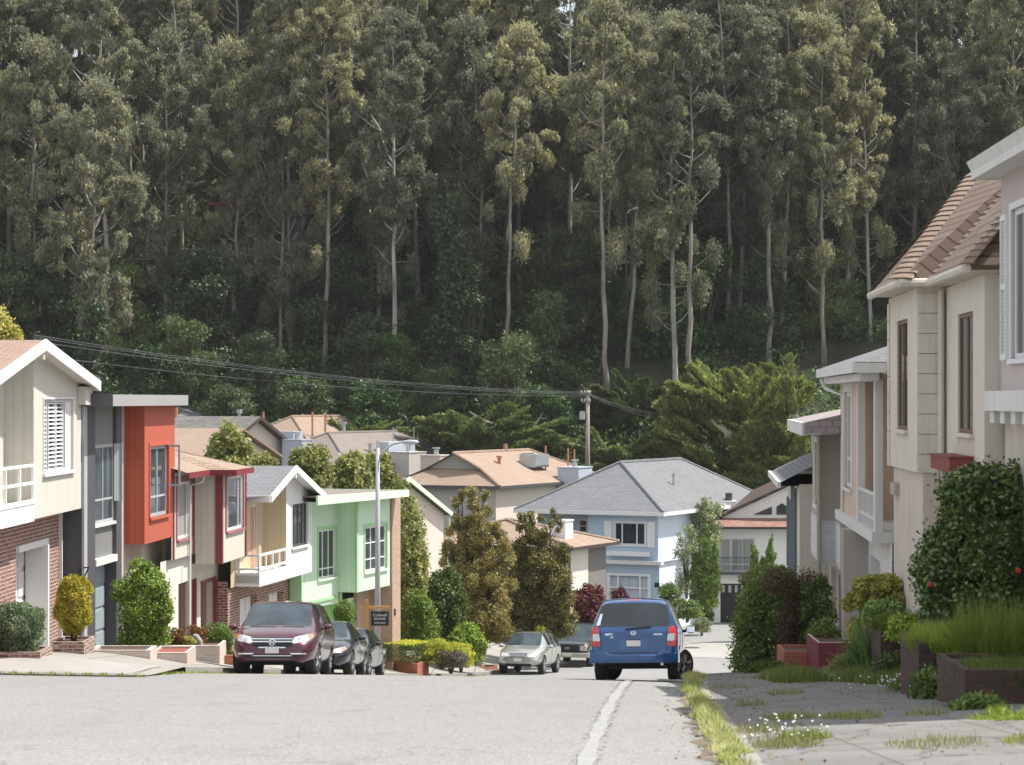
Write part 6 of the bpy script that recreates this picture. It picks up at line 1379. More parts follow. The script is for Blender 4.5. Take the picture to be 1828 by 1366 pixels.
def split_parts(me, parent, names_mats):
    """one object per material index"""
    for idx, (nm, mat) in names_mats.items():
        bm = bmesh.new(); bm.from_mesh(me); bmesh.ops.delete(bm, geom=[f for f in bm.faces if f.material_index != idx], context='FACES')
        if not bm.faces: bm.free(); continue
        groups = [None]
        if nm == 'side_window':       # each side its own pane
            groups = [1, -1]
        for g in groups:
            b2 = bm.copy()
            if g: bmesh.ops.delete(b2, geom=[f for f in b2.faces if f.calc_center_median().x * g < 0], context='FACES')
            if b2.faces:
                m2 = bpy.data.meshes.new(nm); 
                for f in b2.faces: f.material_index = 0; f.smooth = True
                b2.to_mesh(m2); m2.materials.append(mat)
                o = link(nm, m2, parent); note(parent, o)
            b2.free()
        bm.free()
class Car:
    def __init__(s, name, label, paint, stn, wheels, wr, track, X, Y, Z, head, pitch=0.0, roll=0.0, dark_roof=False, glassf='glassl'):
        s.e = empty(name, (X, Y, Z), 0, label, 'car'); s.e.rotation_euler = (pitch, roll, head); s.paint = PAINT[paint]
        s.wr = wr
        me = car_shell(stn, paint); me = evald(me, [('SUBSURF', dict(levels=2, render_levels=2))])
        s.bvh = BVHTree.FromPolygons([v.co for v in me.vertices], [p.vertices[:] for p in me.polygons])
        cuts = []
        base = bpy.data.objects.new('tmpb', me); COL.objects.link(base)
        for y in wheels:
            for sg in (-1, 1):
                c = cyl_obj(sg * (track - .30), sg * (track + .5), y, wr, wr + .055); cuts.append(c); md = base.modifiers.new('b', 'BOOLEAN'); md.object = c; md.operation = 'DIFFERENCE'; md.solver = 'EXACT'
                md.material_mode = 'TRANSFER'
        dg = bpy.context.evaluated_depsgraph_get(); dg.update(); me2 = bpy.data.meshes.new_from_object(base.evaluated_get(dg)); bpy.data.objects.remove(base)
        for c in cuts: bpy.data.objects.remove(c)
        for p in me2.polygons:     # faces of the arches carry the cutter's slot
            if p.material_index > 4: p.material_index = 4
        split_parts(me2, s.e, {0: ('body', s.paint), 1: ('side_window', Q['glass']), 2: ('windscreen', Q[glassf]), 3: ('rear_window', Q['glass']), 4: ('underbody', Q['black'])})
        s.track = track; s.wheels = wheels
    def wheel(s, x, y, steer=0.0, w=.215, rimc='rim', hub=None):
        sg = 1 if x > 0 else -1; e = empty('wheel', (x, y, s.wr), steer); e.parent = s.e; note(s.e, e); r = s.wr
        m = MB(); m.smooth = True; m.lathe((0, 0, 0), [(r * .66, -w / 2), (r * .93, -w / 2), (r * .985, -w / 2 + .025), (r, -w / 4), (r, w / 4), (r * .985, w / 2 - .025), (r * .93, w / 2), (r * .66, w / 2)], 32, 'x'); m.build('tyre', Q['tyre'], e, uv=False)
        m = MB(); m.lathe((0, 0, 0), [(r * .66, sg * w * .50), (r * .60, sg * w * .50), (r * .58, sg * w * .28), (0.0, sg * w * .25)], 28, 'x')
        for k in range(5):
            a = 2 * pi * k / 5 + .3; c_, s__ = cos(a), sin(a); p0 = Vector((sg * w * .44, .05 * c_, .05 * s__)); p1 = Vector((sg * w * .46, r * .61 * c_, r * .61 * s__)); m.tube(p0, p1, .045, .035, 6)
        m.lathe((sg * w * .3, 0, 0), [(.07, 0), (.065, sg * w * .18), (0, sg * w * .2)], 14, 'x'); m.build('rim', Q[rimc], e, uv=False)
        return e
    def all_wheels(s, steer=0.0, w=.215, rimc='rim', front=None):
        front = max(s.wheels) if front is None else front
        for y in s.wheels:
            for sg in (-1, 1): s.wheel(sg * (s.track - w / 2 + .015), y, steer if y == front else 0, w, rimc)
    def decal(s, name, poly, mat, face='front', off=.012, thick=.03, parent=None, cuts=3, holes=None):
        """outline in (x, z) (front/rear) or (y, z) (side) laid on the body with thickness"""
        bm = bmesh.new(); vs = [bm.verts.new((p[0], 0, p[1])) for p in poly]; bm.faces.new(vs)
        for _ in range(cuts):
            bmesh.ops.triangulate(bm, faces=bm.faces); bmesh.ops.subdivide_edges(bm, edges=bm.edges, cuts=1, use_grid_fill=True)
        bmesh.ops.triangulate(bm, faces=bm.faces)
        ok = True
        for v in bm.verts:
            a, b = v.co.x, v.co.z
            if face == 'front': o, d = Vector((a, 6, b)), Vector((0, -1, 0))
            elif face == 'rear': o, d = Vector((a, -6, b)), Vector((0, 1, 0))
            elif face == 'right': o, d = Vector((4, a, b)), Vector((-1, 0, 0))
            else: o, d = Vector((-4, a, b)), Vector((1, 0, 0))
            hit, nrm, _, _ = s.bvh.ray_cast(o, d)
            if hit is None:
                q = s.bvh.find_nearest(o + d * 4.0)[0]; hit = Vector((a, q.y, b)) if face in ('front', 'rear') else Vector((q.x, a, b))
            v.co = hit - d * off
        d = {'front': Vector((0, -1, 0)), 'rear': Vector((0, 1, 0)), 'right': Vector((-1, 0, 0)), 'left': Vector((1, 0, 0))}[face]
        ret = bmesh.ops.extrude_face_region(bm, geom=list(bm.faces)); 
        for g in ret['geom']:
            if isinstance(g, bmesh.types.BMVert): g.co += d * (thick + off)
        bmesh.ops.recalc_face_normals(bm, faces=bm.faces)
        me = bpy.data.meshes.new(name); bm.to_mesh(me); bm.free(); me.materials.append(mat); o = link(name, me, parent or s.e); note(parent or s.e, o); return o
    def mirror_(s, y, z, x, mat=None, w=.20, h_=.15):
        for sg in (-1, 1):
            m = MB(); m.smooth = True; c = Vector((sg * (x + .14), y, z)); prof = [(0, -.06), (.055, -.05), (.08, -.01), (.085, .05)]
            vs = []; nn = 14
            for r_, hh in prof:
                for k in range(nn):
                    a = 2 * pi * k / nn; ca, sa = cos(a), sin(a); ca = math.copysign(abs(ca) ** .7, ca); sa = math.copysign(abs(sa) ** .7, sa)
                    vs.append(c + Vector((r_ / .085 * w / 2 * ca, -hh, r_ / .085 * h_ / 2 * sa)))
            fs = [(i * nn + k, i * nn + (k + 1) % nn, (i + 1) * nn + (k + 1) % nn, (i + 1) * nn + k) for i in range(3) for k in range(nn)]; fs.append(tuple(range(3 * nn, 4 * nn)))
            m._add(vs, fs); m.tube((sg * (x - .04), y - .01, z - .04), (sg * (x + .08), y, z - .02), .035, .03, 8)
            o = m.build('door_mirror', mat or s.paint, s.e, uv=False)
            q = MB(); q.box(c.x - w * .4, c.x + w * .4, y - .058, y - .053, z - h_ * .38, z + h_ * .38); q.build('mirror_glass', Q['chrome'], o)
def ell(cx, cz, rx, rz, n=20): return [(cx + rx * cos(2 * pi * i / n), cz + rz * sin(2 * pi * i / n)) for i in range(n)]
def rect(x0, x1, z0, z1): return [(x0, z0), (x1, z0), (x1, z1), (x0, z1)]
def mir(poly): return [(-x, z) for x, z in reversed(poly)]

# station: (y, zb, w_low, w_mid, z_mid, w_belt, z_belt, w_top, z_top, crown, tag)
VAN = [(-2.55, .34, .78, .84, .62, .84, .84, .78, .98, .02, ''), (-2.50, .30, .86, .94, .64, .93, 1.02, .84, 1.10, .02, 'R'), (-2.22, .26, .90, .99, .66, .98, 1.08, .74, 1.66, .04, ''), (-2.05, .25, .92, 1.0, .66, .99, 1.08, .74, 1.69, .05, 'S'), (-1.1, .23, .93, 1.0, .66, 1.0, 1.06, .75, 1.71, .05, ''), (-1.0, .23, .93, 1.0, .66, 1.0, 1.06, .75, 1.71, .05, 'S'), (.05, .22, .93, 1.0, .66, 1.0, 1.04, .74, 1.70, .05, ''), (.15, .22, .93, 1.0, .66, 1.0, 1.04, .74, 1.70, .05, 'S'), (.72, .22, .93, 1.0, .66, 1.0, 1.02, .70, 1.64, .045, 'W'), (1.62, .23, .93, .99, .64, .97, .96, .82, 1.08, .04, ''), (1.9, .24, .92, .98, .62, .94, .90, .80, 1.03, .04, ''), (2.25, .25, .88, .95, .58, .88, .80, .74, .93, .03, ''), (2.45, .26, .82, .87, .52, .80, .70, .66, .80, .02, ''), (2.57, .30, .70, .74, .50, .66, .62, .5, .70, .01, '')]
# maroon minivan, nose to the camera
def road_pitch(y): return math.atan((road_z(y + 1.4) - road_z(y - 1.4)) / 2.8)
yy = 57.6; xx = -5.42
c = Car('parked_minivan', 'maroon minivan facing the camera, parked first on the left kerb', 'maroon', VAN, [-1.5, 1.5], .345, .93, xx, yy, rz(xx, yy) + .0, pi - .02, road_pitch(yy) * -1, 0)
c.all_wheels(steer=-.18, w=.24)
g = c.decal('grille', [(-.52, .84), (.52, .84), (.44, .64), (.30, .58), (-.30, .58), (-.44, .64)], Q['black'], 'front', .01)
for z_, w_ in ((.80, .50), (.735, .48), (.60, .31)): c.decal('grille_bar', rect(-w_, w_, z_ - .013, z_ + .013), Q['chrome'], 'front', .026, .02, g)
m_ = c.decal('emblem', ell(0, .72, .085, .075), Q['chrome'], 'front', .034, .02, g, 1); c.decal('emblem_field', ell(0, .72, .068, .058), Q['black'], 'front', .038, .01, m_, 1)
for p_ in (rect(-.042, -.024, .675, .765), rect(.024, .042, .675, .765), rect(-.024, .024, .711, .728)): c.decal('emblem_bar', p_, Q['chrome'], 'front', .044, .01, m_, 1)
hl = [(.50, .84), (.60, .87), (.86, .93), (.90, .86), (.82, .76), (.50, .69), (.44, .72)]
for f_ in (hl, mir(hl)):
    o = c.decal('headlight', f_, Q['clear'], 'front', .014); s_ = 1 if f_ is hl else -1
    c.decal('indicator', [(s_ * x, z) for x, z in ([(.78, .91), (.88, .93), (.90, .86), (.82, .78)] if s_ > 0 else [(.82, .78), (.90, .86), (.88, .93), (.78, .91)])], Q['amber'], 'front', .02, .03, o)
    c.decal('lamp_reflector', ell(s_ * .62, .79, .06, .055), Q['chrome'], 'front', .022, .02, o, 1)
c.decal('air_intake', [(-.72, .44), (.72, .44), (.60, .36), (-.60, .36)], Q['black'], 'front', .01)
c.decal('chrome_strip', [(.40, .475), (.78, .475), (.78, .445), (.46, .445)], Q['chrome'], 'front', .022); c.decal('chrome_strip', mir([(.40, .475), (.78, .475), (.78, .445), (.46, .445)]), Q['chrome'], 'front', .022)
c.decal('chrome_strip', rect(-.45, .45, .405, .42), Q['chrome'], 'front', .018)
c.decal('licence_plate', rect(-.155, .155, .47, .62), Q['plate'], 'front', .03)
for a, b in ((-.62, -.12), (.0, .62)): c.decal('wiper', [(a, 1.085), (b, 1.10), (b, 1.115), (a, 1.11)], Q['black'], 'front', .02, .01, None, 2)
c.mirror_(.98, 1.10, .98)
c.decal('lower_lip', rect(-.66, .66, .285, .315), Q['black'], 'front', .012)
# two dark sedans behind it
SED = [(-2.30, .36, .70, .78, .62, .78, .86, .70, .96, .02, ''), (-2.2, .30, .80, .87, .62, .86, .92, .76, 1.02, .02, ''), (-1.75, .26, .84, .90, .62, .89, .94, .74, 1.06, .02, 'R'), (-1.15, .24, .86, .91, .62, .90, .95, .58, 1.40, .03, 'S'), (-.35, .22, .86, .91, .60, .91, .94, .58, 1.44, .04, ''), (-.27, .22, .86, .91, .60, .91, .94, .58, 1.44, .04, 'S'), (.35, .22, .86, .91, .60, .91, .92, .56, 1.41, .04, 'W'), (1.12, .22, .86, .91, .58, .88, .88, .70, .97, .03, ''), (1.6, .22, .84, .89, .56, .84, .80, .66, .90, .03, ''), (2.0, .24, .80, .85, .52, .78, .70, .60, .79, .02, ''), (2.22, .27, .72, .77, .50, .68, .62, .5, .69, .01, ''), (2.32, .30, .6, .64, .48, .56, .56, .4, .62, .0, '')]
def sedan(name, lab, paint, X, Y, head, sc):
    c = Car(name, lab, paint, SED, [-1.38, 1.38], .32, .86, X, Y, rz(X, Y), head, -road_pitch(Y)); c.e.scale = (sc, sc, sc); c.all_wheels(steer=-.1)
    g = c.decal('grille', [(-.38, .62), (.38, .62), (.30, .50), (-.30, .50)], Q['black'], 'front', .01)
    for s_ in (1, -1):
        hl = [(.44, .66), (.74, .74), (.78, .68), (.66, .58), (.44, .56)]; hl = hl if s_ > 0 else mir(hl); o = c.decal('headlight', hl, Q['clear'], 'front', .014); q_ = [(.66, .71), (.75, .73), (.77, .68), (.68, .62)]; c.decal('indicator', q_ if s_ > 0 else mir(q_), Q['amber'], 'front', .022, .02, o, 2)
    c.decal('air_intake', rect(-.5, .5, .32, .42), Q['black'], 'front', .01); c.decal('licence_plate', rect(-.155, .155, .42, .55), Q['plate'], 'front', .03); c.mirror_(.72, .98, .89, None, .2, .13)
    c.decal('door_seam', rect(-.31, -.295, .35, .93), Q['black'], 'left', .004); c.decal('door_handle', rect(-.2, .0, .79, .815), Q['chrome'], 'left', .03)
    return c
sedan('parked_sedan', 'black sedan with dark blue bonnet parked right behind the maroon minivan', 'navy', -5.02, 65.2, pi - .05, 1.02)
sedan('parked_sedan', 'second black sedan in line, nearest the street lamp and yard sign', 'black', -4.88, 71.6, pi - .09, 1.0)
# silver crossover
SUV = [(-2.28, .42, .74, .80, .70, .80, .98, .74, 1.08, .02, ''), (-2.2, .36, .84, .89, .70, .88, 1.06, .76, 1.14, .02, 'R'), (-1.72, .32, .87, .92, .68, .91, 1.10, .62, 1.60, .03, 'S'), (-.95, .30, .88, .92, .68, .92, 1.08, .63, 1.66, .04, ''), (-.87, .30, .88, .92, .68, .92, 1.08, .63, 1.66, .04, 'S'), (-.1, .30, .88, .92, .66, .92, 1.06, .63, 1.66, .04, ''), (-.02, .30, .88, .92, .66, .92, 1.06, .63, 1.66, .04, 'S'), (.48, .30, .88, .92, .66, .92, 1.04, .60, 1.61, .04, 'W'), (1.28, .30, .88, .92, .64, .88, 1.0, .72, 1.12, .03, ''), (1.7, .32, .86, .91, .62, .84, .94, .68, 1.04, .03, ''), (2.05, .34, .80, .86, .58, .78, .84, .62, .93, .02, ''), (2.22, .36, .73, .78, .55, .70, .74, .55, .82, .01, ''), (2.32, .40, .6, .66, .54, .56, .66, .4, .72, .0, '')]
Y = 99.0; X = .72
c = Car('parked_crossover', 'silver crossover facing the camera, parked beside the hedge down the hill', 'silver', SUV, [-1.36, 1.36], .37, .89, X, Y, rz(X, Y) + .02, pi - .22, -road_pitch(Y)); c.all_wheels(steer=.0)
c.decal('grille', [(-.36, .86), (.36, .86), (.30, .70), (-.30, .70)], Q['black'], 'front', .012)
for z_ in (.74, .78, .82): c.decal('grille_bar', rect(-.31, .31, z_ - .008, z_ + .008), Q['chrome'], 'front', .024, .02, None, 1)
for s_ in (1, -1):
    hl = [(.42, .80), (.70, .90), (.76, .84), (.68, .72), (.42, .70)]; c.decal('headlight', hl if s_ > 0 else mir(hl), Q['clear'], 'front', .014); c.decal('fog_lamp', ell(s_ * .56, .50, .06, .045), Q['chrome'], 'front', .012)
c.decal('air_intake', [(-.52, .44), (.52, .44), (.58, .385), (-.58, .385)], Q['black'], 'front', .012); c.decal('licence_plate', rect(-.155, .155, .53, .66), Q['plate'], 'front', .03); c.mirror_(.84, 1.12, .90)
for sg in (-1, 1): m = MB(); m.path([(sg * .60, -1.5, 1.66), (sg * .61, -.9, 1.74), (sg * .6, .2, 1.73), (sg * .57, .45, 1.66)], .02, 6); m.build('roof_rail', Q['black'], c.e)
c.decal('door_seam', rect(-.92, -.905, .5, 1.06), Q['black'], 'left', .004); c.decal('door_seam', rect(.0, .015, .5, 1.04), Q['black'], 'left', .004); c.decal('door_handle', rect(-.3, -.1, .93, .96), Q['chrome'], 'left', .03)
# dark pickup
TRK = [(-2.8, .55, .88, .96, .80, .96, 1.12, .90, 1.16, .0, ''), (-.9, .50, .90, .98, .80, .98, 1.14, .92, 1.18, .0, 'R'), (-.72, .48, .90, .98, .80, .98, 1.16, .76, 1.80, .04, 'S'), (.15, .46, .90, .98, .80, .98, 1.16, .76, 1.88, .04, ''), (.22, .46, .90, .98, .80, .98, 1.16, .76, 1.88, .04, 'S'), (.72, .46, .90, .98, .80, .98, 1.16, .74, 1.82, .04, 'W'), (1.42, .46, .90, .98, .80, .95, 1.14, .84, 1.26, .03, ''), (2.4, .48, .90, .97, .78, .92, 1.08, .80, 1.20, .02, ''), (2.72, .50, .88, .95, .76, .88, 1.02, .78, 1.12, .01, ''), (2.80, .52, .84, .90, .74, .84, .96, .74, 1.04, .0, '')]
Y = 107.6; X = 2.95
c = Car('parked_pickup', 'dark pickup truck with oval-badged grille parked behind the silver crossover', 'truck', TRK, [-1.85, 1.75], .40, .96, X, Y, rz(X, Y) - .05, pi - .2, -road_pitch(Y)); c.all_wheels(w=.26)
g = c.decal('grille', rect(-.50, .50, .74, 1.06), Q['black'], 'front', .012)
for z_ in (.84, .96): c.decal('grille_bar', rect(-.48, .48, z_ - .012, z_ + .012), Q['truckg'] if 'truckg' in Q else Q['seat'], 'front', .026, .02, g, 1)
c.decal('emblem', ell(0, .90, .12, .055), Q['chrome'], 'front', .034, .02, g, 1)
for s_ in (1, -1): o = c.decal('headlight', rect(*(sorted((s_ * .55, s_ * .86))), .80, 1.02), Q['clear'], 'front', .014); c.decal('indicator', rect(*(sorted((s_ * .78, s_ * .87))), .90, 1.01), Q['amber'], 'front', .022, .02, o, 1)
m = MB(); m.box(-.98, .98, 2.74, 2.92, .50, .70); o = m.build('bumper', PAINT['beigeb'], c.e, bevel=.03); m = MB(); m.box(-.2, .2, 2.921, 2.935, .56, .69); m.build('licence_plate', Q['plate'], o)
c.mirror_(.92, 1.28, 1.0, Q['black'], .2, .24)
# blue minivan, tail to the camera
MPV = [(-2.42, .40, .80, .86, .60, .86, .86, .80, 1.00, .01, ''), (-2.38, .36, .86, .91, .64, .90, 1.0, .82, 1.10, .015, 'R'), (-2.16, .32, .88, .93, .66, .92, 1.10, .70, 1.62, .03, ''), (-2.02, .30, .89, .93, .66, .92, 1.10, .69, 1.69, .045, 'S'), (-1.2, .26, .89, .93, .66, .93, 1.08, .69, 1.73, .05, ''), (-1.1, .26, .89, .93, .66, .93, 1.08, .69, 1.73, .05, 'S'), (-.1, .24, .89, .93, .66, .93, 1.06, .68, 1.73, .05, ''), (0, .24, .89, .93, .66, .93, 1.06, .68, 1.73, .05, 'S'), (.75, .24, .89, .93, .66, .93, 1.04, .66, 1.68, .045, 'W'), (1.55, .25, .89, .92, .64, .90, 1.0, .74, 1.10, .04, ''), (1.95, .26, .87, .90, .60, .84, .90, .68, .98, .03, ''), (2.2, .28, .80, .84, .56, .75, .78, .60, .86, .02, ''), (2.36, .32, .66, .70, .54, .62, .64, .45, .72, .0, '')]
Y = 53.5; X = 2.86
c = Car('parked_minivan', 'blue minivan seen from behind, wheels turned towards the right kerb', 'blue', MPV, [-1.42, 1.42], .345, .88, X, Y, rz(X, Y) + .02, -.115, road_pitch(Y), -.02, glassf='glass')
for y in (-1.42, 1.42):
    for sg in (-1, 1):
        w = c.wheel(sg * (.88 - .1 + (.05 if (y > 0 and sg > 0) else 0)), y, -.55 if y > 0 else 0, .215)
for s_ in (1, -1):
    pr = lambda p: p if s_ > 0 else mir(p)
    o = c.decal('tail_light', pr([(.70, .72), (.90, .70), (.92, .98), (.86, 1.14), (.76, 1.12)]), Q['redl'], 'rear', .016)
    c.decal('reversing_lens', pr([(.705, .82), (.905, .82), (.90, .97), (.73, .97)]), Q['clear'], 'rear', .026, .02, o, 2)
tg = c.decal('tailgate_seam', [(-.70, .56), (.70, .56), (.70, .575), (-.70, .575)], Q['black'], 'rear', .004)
for s_ in (1, -1): c.decal('tailgate_seam', rect(*sorted((s_ * .695, s_ * .705)), .575, 1.08), Q['black'], 'rear', .004)
m = MB(); m.smooth = False
pts = []
for i in range(13):
    t = -1 + i / 6; x = .93 * t; y = -2.50 + .13 * abs(t) ** 3.5; pts.append((x, y))
prev = None
for (x, y), (x2, y2) in zip(pts[:-1], pts[1:]):
    secs = []
    for a, b in ((x, y), (x2, y2)):
        up_ = .0 if abs(a) < .62 else .10
        secs.append([(a, b + .12, .36), (a, b + .03, .36), (a, b, .42), (a, b - .005, .50 + up_ * .5), (a, b + .04, .545 + up_), (a, b + .14, .55 + up_)])
    for k in range(5): m.face([secs[0][k], secs[0][k + 1], secs[1][k + 1], secs[1][k]])
    m.face([secs[0][5], secs[0][0], secs[1][0], secs[1][5]])
for a, b, f in ((pts[0][0], pts[0][1], 1), (pts[-1][0], pts[-1][1], -1)): m.box(a - .012, a + .012, b + .0, -1.80, .36, .64)
m.build('bumper', c.paint, c.e)
pr_ = c.decal('plate_recess', [(-.32, .88), (.32, .88), (.27, .64), (-.27, .64)], m_paint('light_blue_panel', (0.03, 0.10, 0.30), .3), 'rear', .008); c.decal('garnish', rect(-.34, .34, .89, .93), c.paint, 'rear', .04)
c.decal('licence_plate', rect(-.155, .155, .69, .85), Q['black'], 'rear', .02); c.decal('licence_plate', rect(-.15, .15, .705, .83), Q['plate'], 'rear', .03)
o = c.decal('emblem', ell(0, .985, .06, .045), Q['chrome'], 'rear', .022, .02, None, 1); c.decal('emblem_field', ell(0, .985, .045, .032), c.paint, 'rear', .028, .01, o, 1); c.decal('emblem_bar', [(-.04, .99), (-.015, .975), (0, .965), (.015, .975), (.04, .99), (.035, 1.0), (0, .98), (-.035, 1.0)], Q['chrome'], 'rear', .034, .01, o, 1)
for a, b in ((-.12, .38),): c.decal('wiper', [(a - .06, 1.065), (b, 1.115), (b, 1.145), (a, 1.10)], Q['black'], 'rear', .035, .01, None, 2)
c.decal('brake_light', rect(-.15, .15, 1.685, 1.715), Q['redl'], 'rear', .012)
c.decal('sticker', [(-.80, 1.14), (-.71, 1.16), (-.66, 1.40), (-.71, 1.40)], Q['sticker'], 'rear', .01)
for body, x, z, sz in (('MPV', -.52, .955, .075), ('LX', -.46, .895, .045), ('MAZDA', .52, .955, .045)):
    me = text_mesh(body, sz, .004, 1.15, .002); me.materials.append(Q['chrome'])
    for v in me.vertices:
        a, b = x + v.co.x, z + v.co.y; hit = c.bvh.ray_cast(Vector((a, -6, b)), Vector((0, 1, 0)))[0]; v.co = Vector((a, (hit.y if hit else -2.4) - .012 - v.co.z, b))
    t = link('badge', me, c.e); note(c.e, t)
m = MB(); m.tube((.60, -2.5, .33), (.60, -2.0, .33), .035, n=10); m.build('exhaust_pipe', Q['rim'], c.e)
c.mirror_(1.0, 1.12, .93, Q['black'], .22, .17)
for sg in (-.38, .38):
    m = MB(); m.smooth = True; m.lathe((sg, -1.2, 1.0), [(.0, .0)], 8) if False else m.box(sg - .2, sg + .2, -1.25, -1.1, .8, 1.35); m.build('seat_back', Q['seat'], c.e, bevel=.04)
for yy_ in (-1.15, -.05): c.decal('door_seam', rect(yy_, yy_ + .015, .4, 1.07), Q['black'], 'right', .004)
# ------------------------------------------------------------------ gardens
def lm(k, *cols, **kw): V[k] = m_leaf(k + '_leaves', list(cols), **kw)
lm('greyshrub', (0.10, 0.15, 0.07), (0.20, 0.28, 0.14), (0.36, 0.44, 0.26), pscale=.8); lm('gold', (0.20, 0.18, 0.015), (0.46, 0.40, 0.03), (0.72, 0.62, 0.06), trans=.35, pscale=.8)
lm('bright', (0.08, 0.14, 0.018), (0.20, 0.31, 0.035), (0.42, 0.52, 0.09), pscale=.8); lm('box', (0.05, 0.09, 0.015), (0.12, 0.19, 0.03), (0.22, 0.30, 0.06), pscale=.8); lm('rust', (0.16, 0.06, 0.02), (0.32, 0.14, 0.04), (0.30, 0.24, 0.06), pscale=1)
lm('bronze', (0.06, 0.072, 0.02), (0.17, 0.165, 0.045), (0.36, 0.30, 0.09), (0.50, 0.34, 0.12), pscale=.5); lm('olive', (0.09, 0.115, 0.028), (0.21, 0.235, 0.06), (0.42, 0.42, 0.14), pscale=.5, trans=.4); lm('mid', (0.05, 0.085, 0.018), (0.13, 0.195, 0.038), (0.28, 0.35, 0.08), pscale=.5)
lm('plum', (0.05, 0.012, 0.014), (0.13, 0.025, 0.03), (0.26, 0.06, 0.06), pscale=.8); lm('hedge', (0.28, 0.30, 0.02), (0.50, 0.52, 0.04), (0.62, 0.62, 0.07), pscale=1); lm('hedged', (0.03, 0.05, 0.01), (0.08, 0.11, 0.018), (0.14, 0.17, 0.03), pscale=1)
lm('jun', (0.04, 0.07, 0.015), (0.10, 0.16, 0.03), (0.21, 0.28, 0.06), pscale=.6); lm('cam', (0.02, 0.045, 0.010), (0.055, 0.10, 0.020), (0.15, 0.20, 0.05), trans=.15, rough=.3, pscale=.8, gloss=.06); lm('strap', (0.10, 0.20, 0.04), (0.22, 0.36, 0.09), (0.42, 0.55, 0.22), trans=.3, pscale=1)
lm('grass', (0.07, 0.12, 0.015), (0.19, 0.28, 0.03), (0.40, 0.45, 0.09), trans=.4, pscale=.8); lm('dry', (0.14, 0.16, 0.05), (0.30, 0.31, 0.11), (0.52, 0.46, 0.26), trans=.4, pscale=.8); lm('pitto', (0.12, 0.13, 0.02), (0.32, 0.31, 0.06), (0.56, 0.50, 0.16), trans=.3, pscale=1)
lm('sage', (0.16, 0.20, 0.09), (0.30, 0.35, 0.17), (0.48, 0.50, 0.30), pscale=1); lm('brownb', (0.05, 0.035, 0.02), (0.12, 0.075, 0.04), (0.20, 0.12, 0.07), trans=.15, pscale=.8); lm('lav', (0.10, 0.10, 0.06), (0.22, 0.18, 0.16), (0.32, 0.27, 0.26), pscale=1)
K['petal'] = m_plain('white_petals', (0.80, 0.80, 0.76), .7, var=.05); K['redp'] = m_plain('red_petals', (0.60, 0.04, 0.03), .6, var=.2); K['stem'] = m_plain('grey_stems', (0.28, 0.24, 0.20), .85)
def plant(name, px0, px1, py0, py1, d, mat, lab, n, ln, wd, nl=14, r=.36, depth=None, cat='shrub', stem=True, low=-.4, fill=.5, out=.45, droop=0., seed=0, up=.3, extra=(), base=None, noise_=.13, group=None, taper=0.0, stemmat='barkd', fc=.78, skirt=.55, root=.25):
    cx, hw = ((px0 + px1) / 2 - CX) * d / F, (px1 - px0) / 2 * d / F; zt, zb = (HY - py0) * d / F, (HY - py1) * d / F
    dep = depth or hw; e = empty(name, (cx, d, zb), 0, lab, cat, group); H = zt - zb
    q = random.Random(seed + int(px0)); bl = []
    core = (0, 0, H * .5, hw * fc, dep * fc, H * .5 * fc); bl.append(core)
    for i in range(nl):
        u = q.uniform(low, 1); a = q.uniform(0, 2 * pi); h_ = sqrt(max(0, 1 - u * u)); s = q.uniform(.66, .86); k = q.uniform(.7, 1.25) * r
        tp = 1 - taper * (u * .5 + .5)
        bl.append((hw * s * h_ * cos(a) * tp, dep * s * h_ * sin(a) * tp, H * .5 + H * .5 * s * u, hw * k * tp, dep * k * tp, min(H * .5, hw * 1.3) * k * tp))
    if skirt:
        for i in range(8): a = i * .785 + q.uniform(-.2, .2); k = q.uniform(.3, .42); bl.append((hw * skirt * cos(a), dep * skirt * sin(a), H * q.uniform(.08, .2), hw * k, dep * k, H * .16 + .05))
    bl += [tuple(b) for b in extra]
    if stem:
        m = MB(); m.smooth = True; rb = max(.02, hw * .07)
        for k in range(4):
            a = q.uniform(0, 6.28); m.path([(.02 * cos(a), .02 * sin(a), -root), (hw * .25 * cos(a), dep * .25 * sin(a), H * .4), (hw * .5 * cos(a), dep * .5 * sin(a), H * .75)], [rb, rb * .7, rb * .25], 5)
        m.build('stem', V[stemmat], e, uv=False)
    foliage('foliage', V[mat], bl, n, ln, wd, e, out=out, fill=fill, droop=droop, up=up, noise_=noise_, zmin=-.05)
    return e, H, hw
# left frontage
plant('round_shrub', -22, 84, 1076, 1157, 51.2, 'greyshrub', 'rounded grey-green shrub in the low brick planter at the left edge', 16000, .055, .03, 22, .3, .62, noise_=.05, fill=.3, fc=.9)
plant('cone_shrub', 97, 166, 1021, 1140, 54.2, 'gold', 'golden yellow egg-shaped conifer on the mixed brick planter', 16000, .07, .028, 20, .28, .43, noise_=.05, fill=.3, low=-.8, fc=.9, up=.6, skirt=0)
plant('leafy_bush', 204, 309, 1000, 1165, 59.5, 'bright', 'tall bright green leafy bush before the red-orange bay', 20000, .085, .05, 30, .27, .7, noise_=.10, fill=.4, low=-.9, fc=.86)
plant('rust_shrub', 296, 332, 1122, 1150, 61.0, 'rust', 'small rust-orange shrub at the left end of the pale planter', 2600, .06, .03, 8)
plant('rust_shrub', 330, 372, 1117, 1148, 61.8, 'rust', 'rust-brown twiggy shrub behind the grey garden rock', 2600, .06, .03, 8)
plant('small_shrub', 324, 350, 1134, 1152, 60.9, 'pitto', 'small yellow-green shrub beside the grey garden rock', 1800, .05, .03, 7)
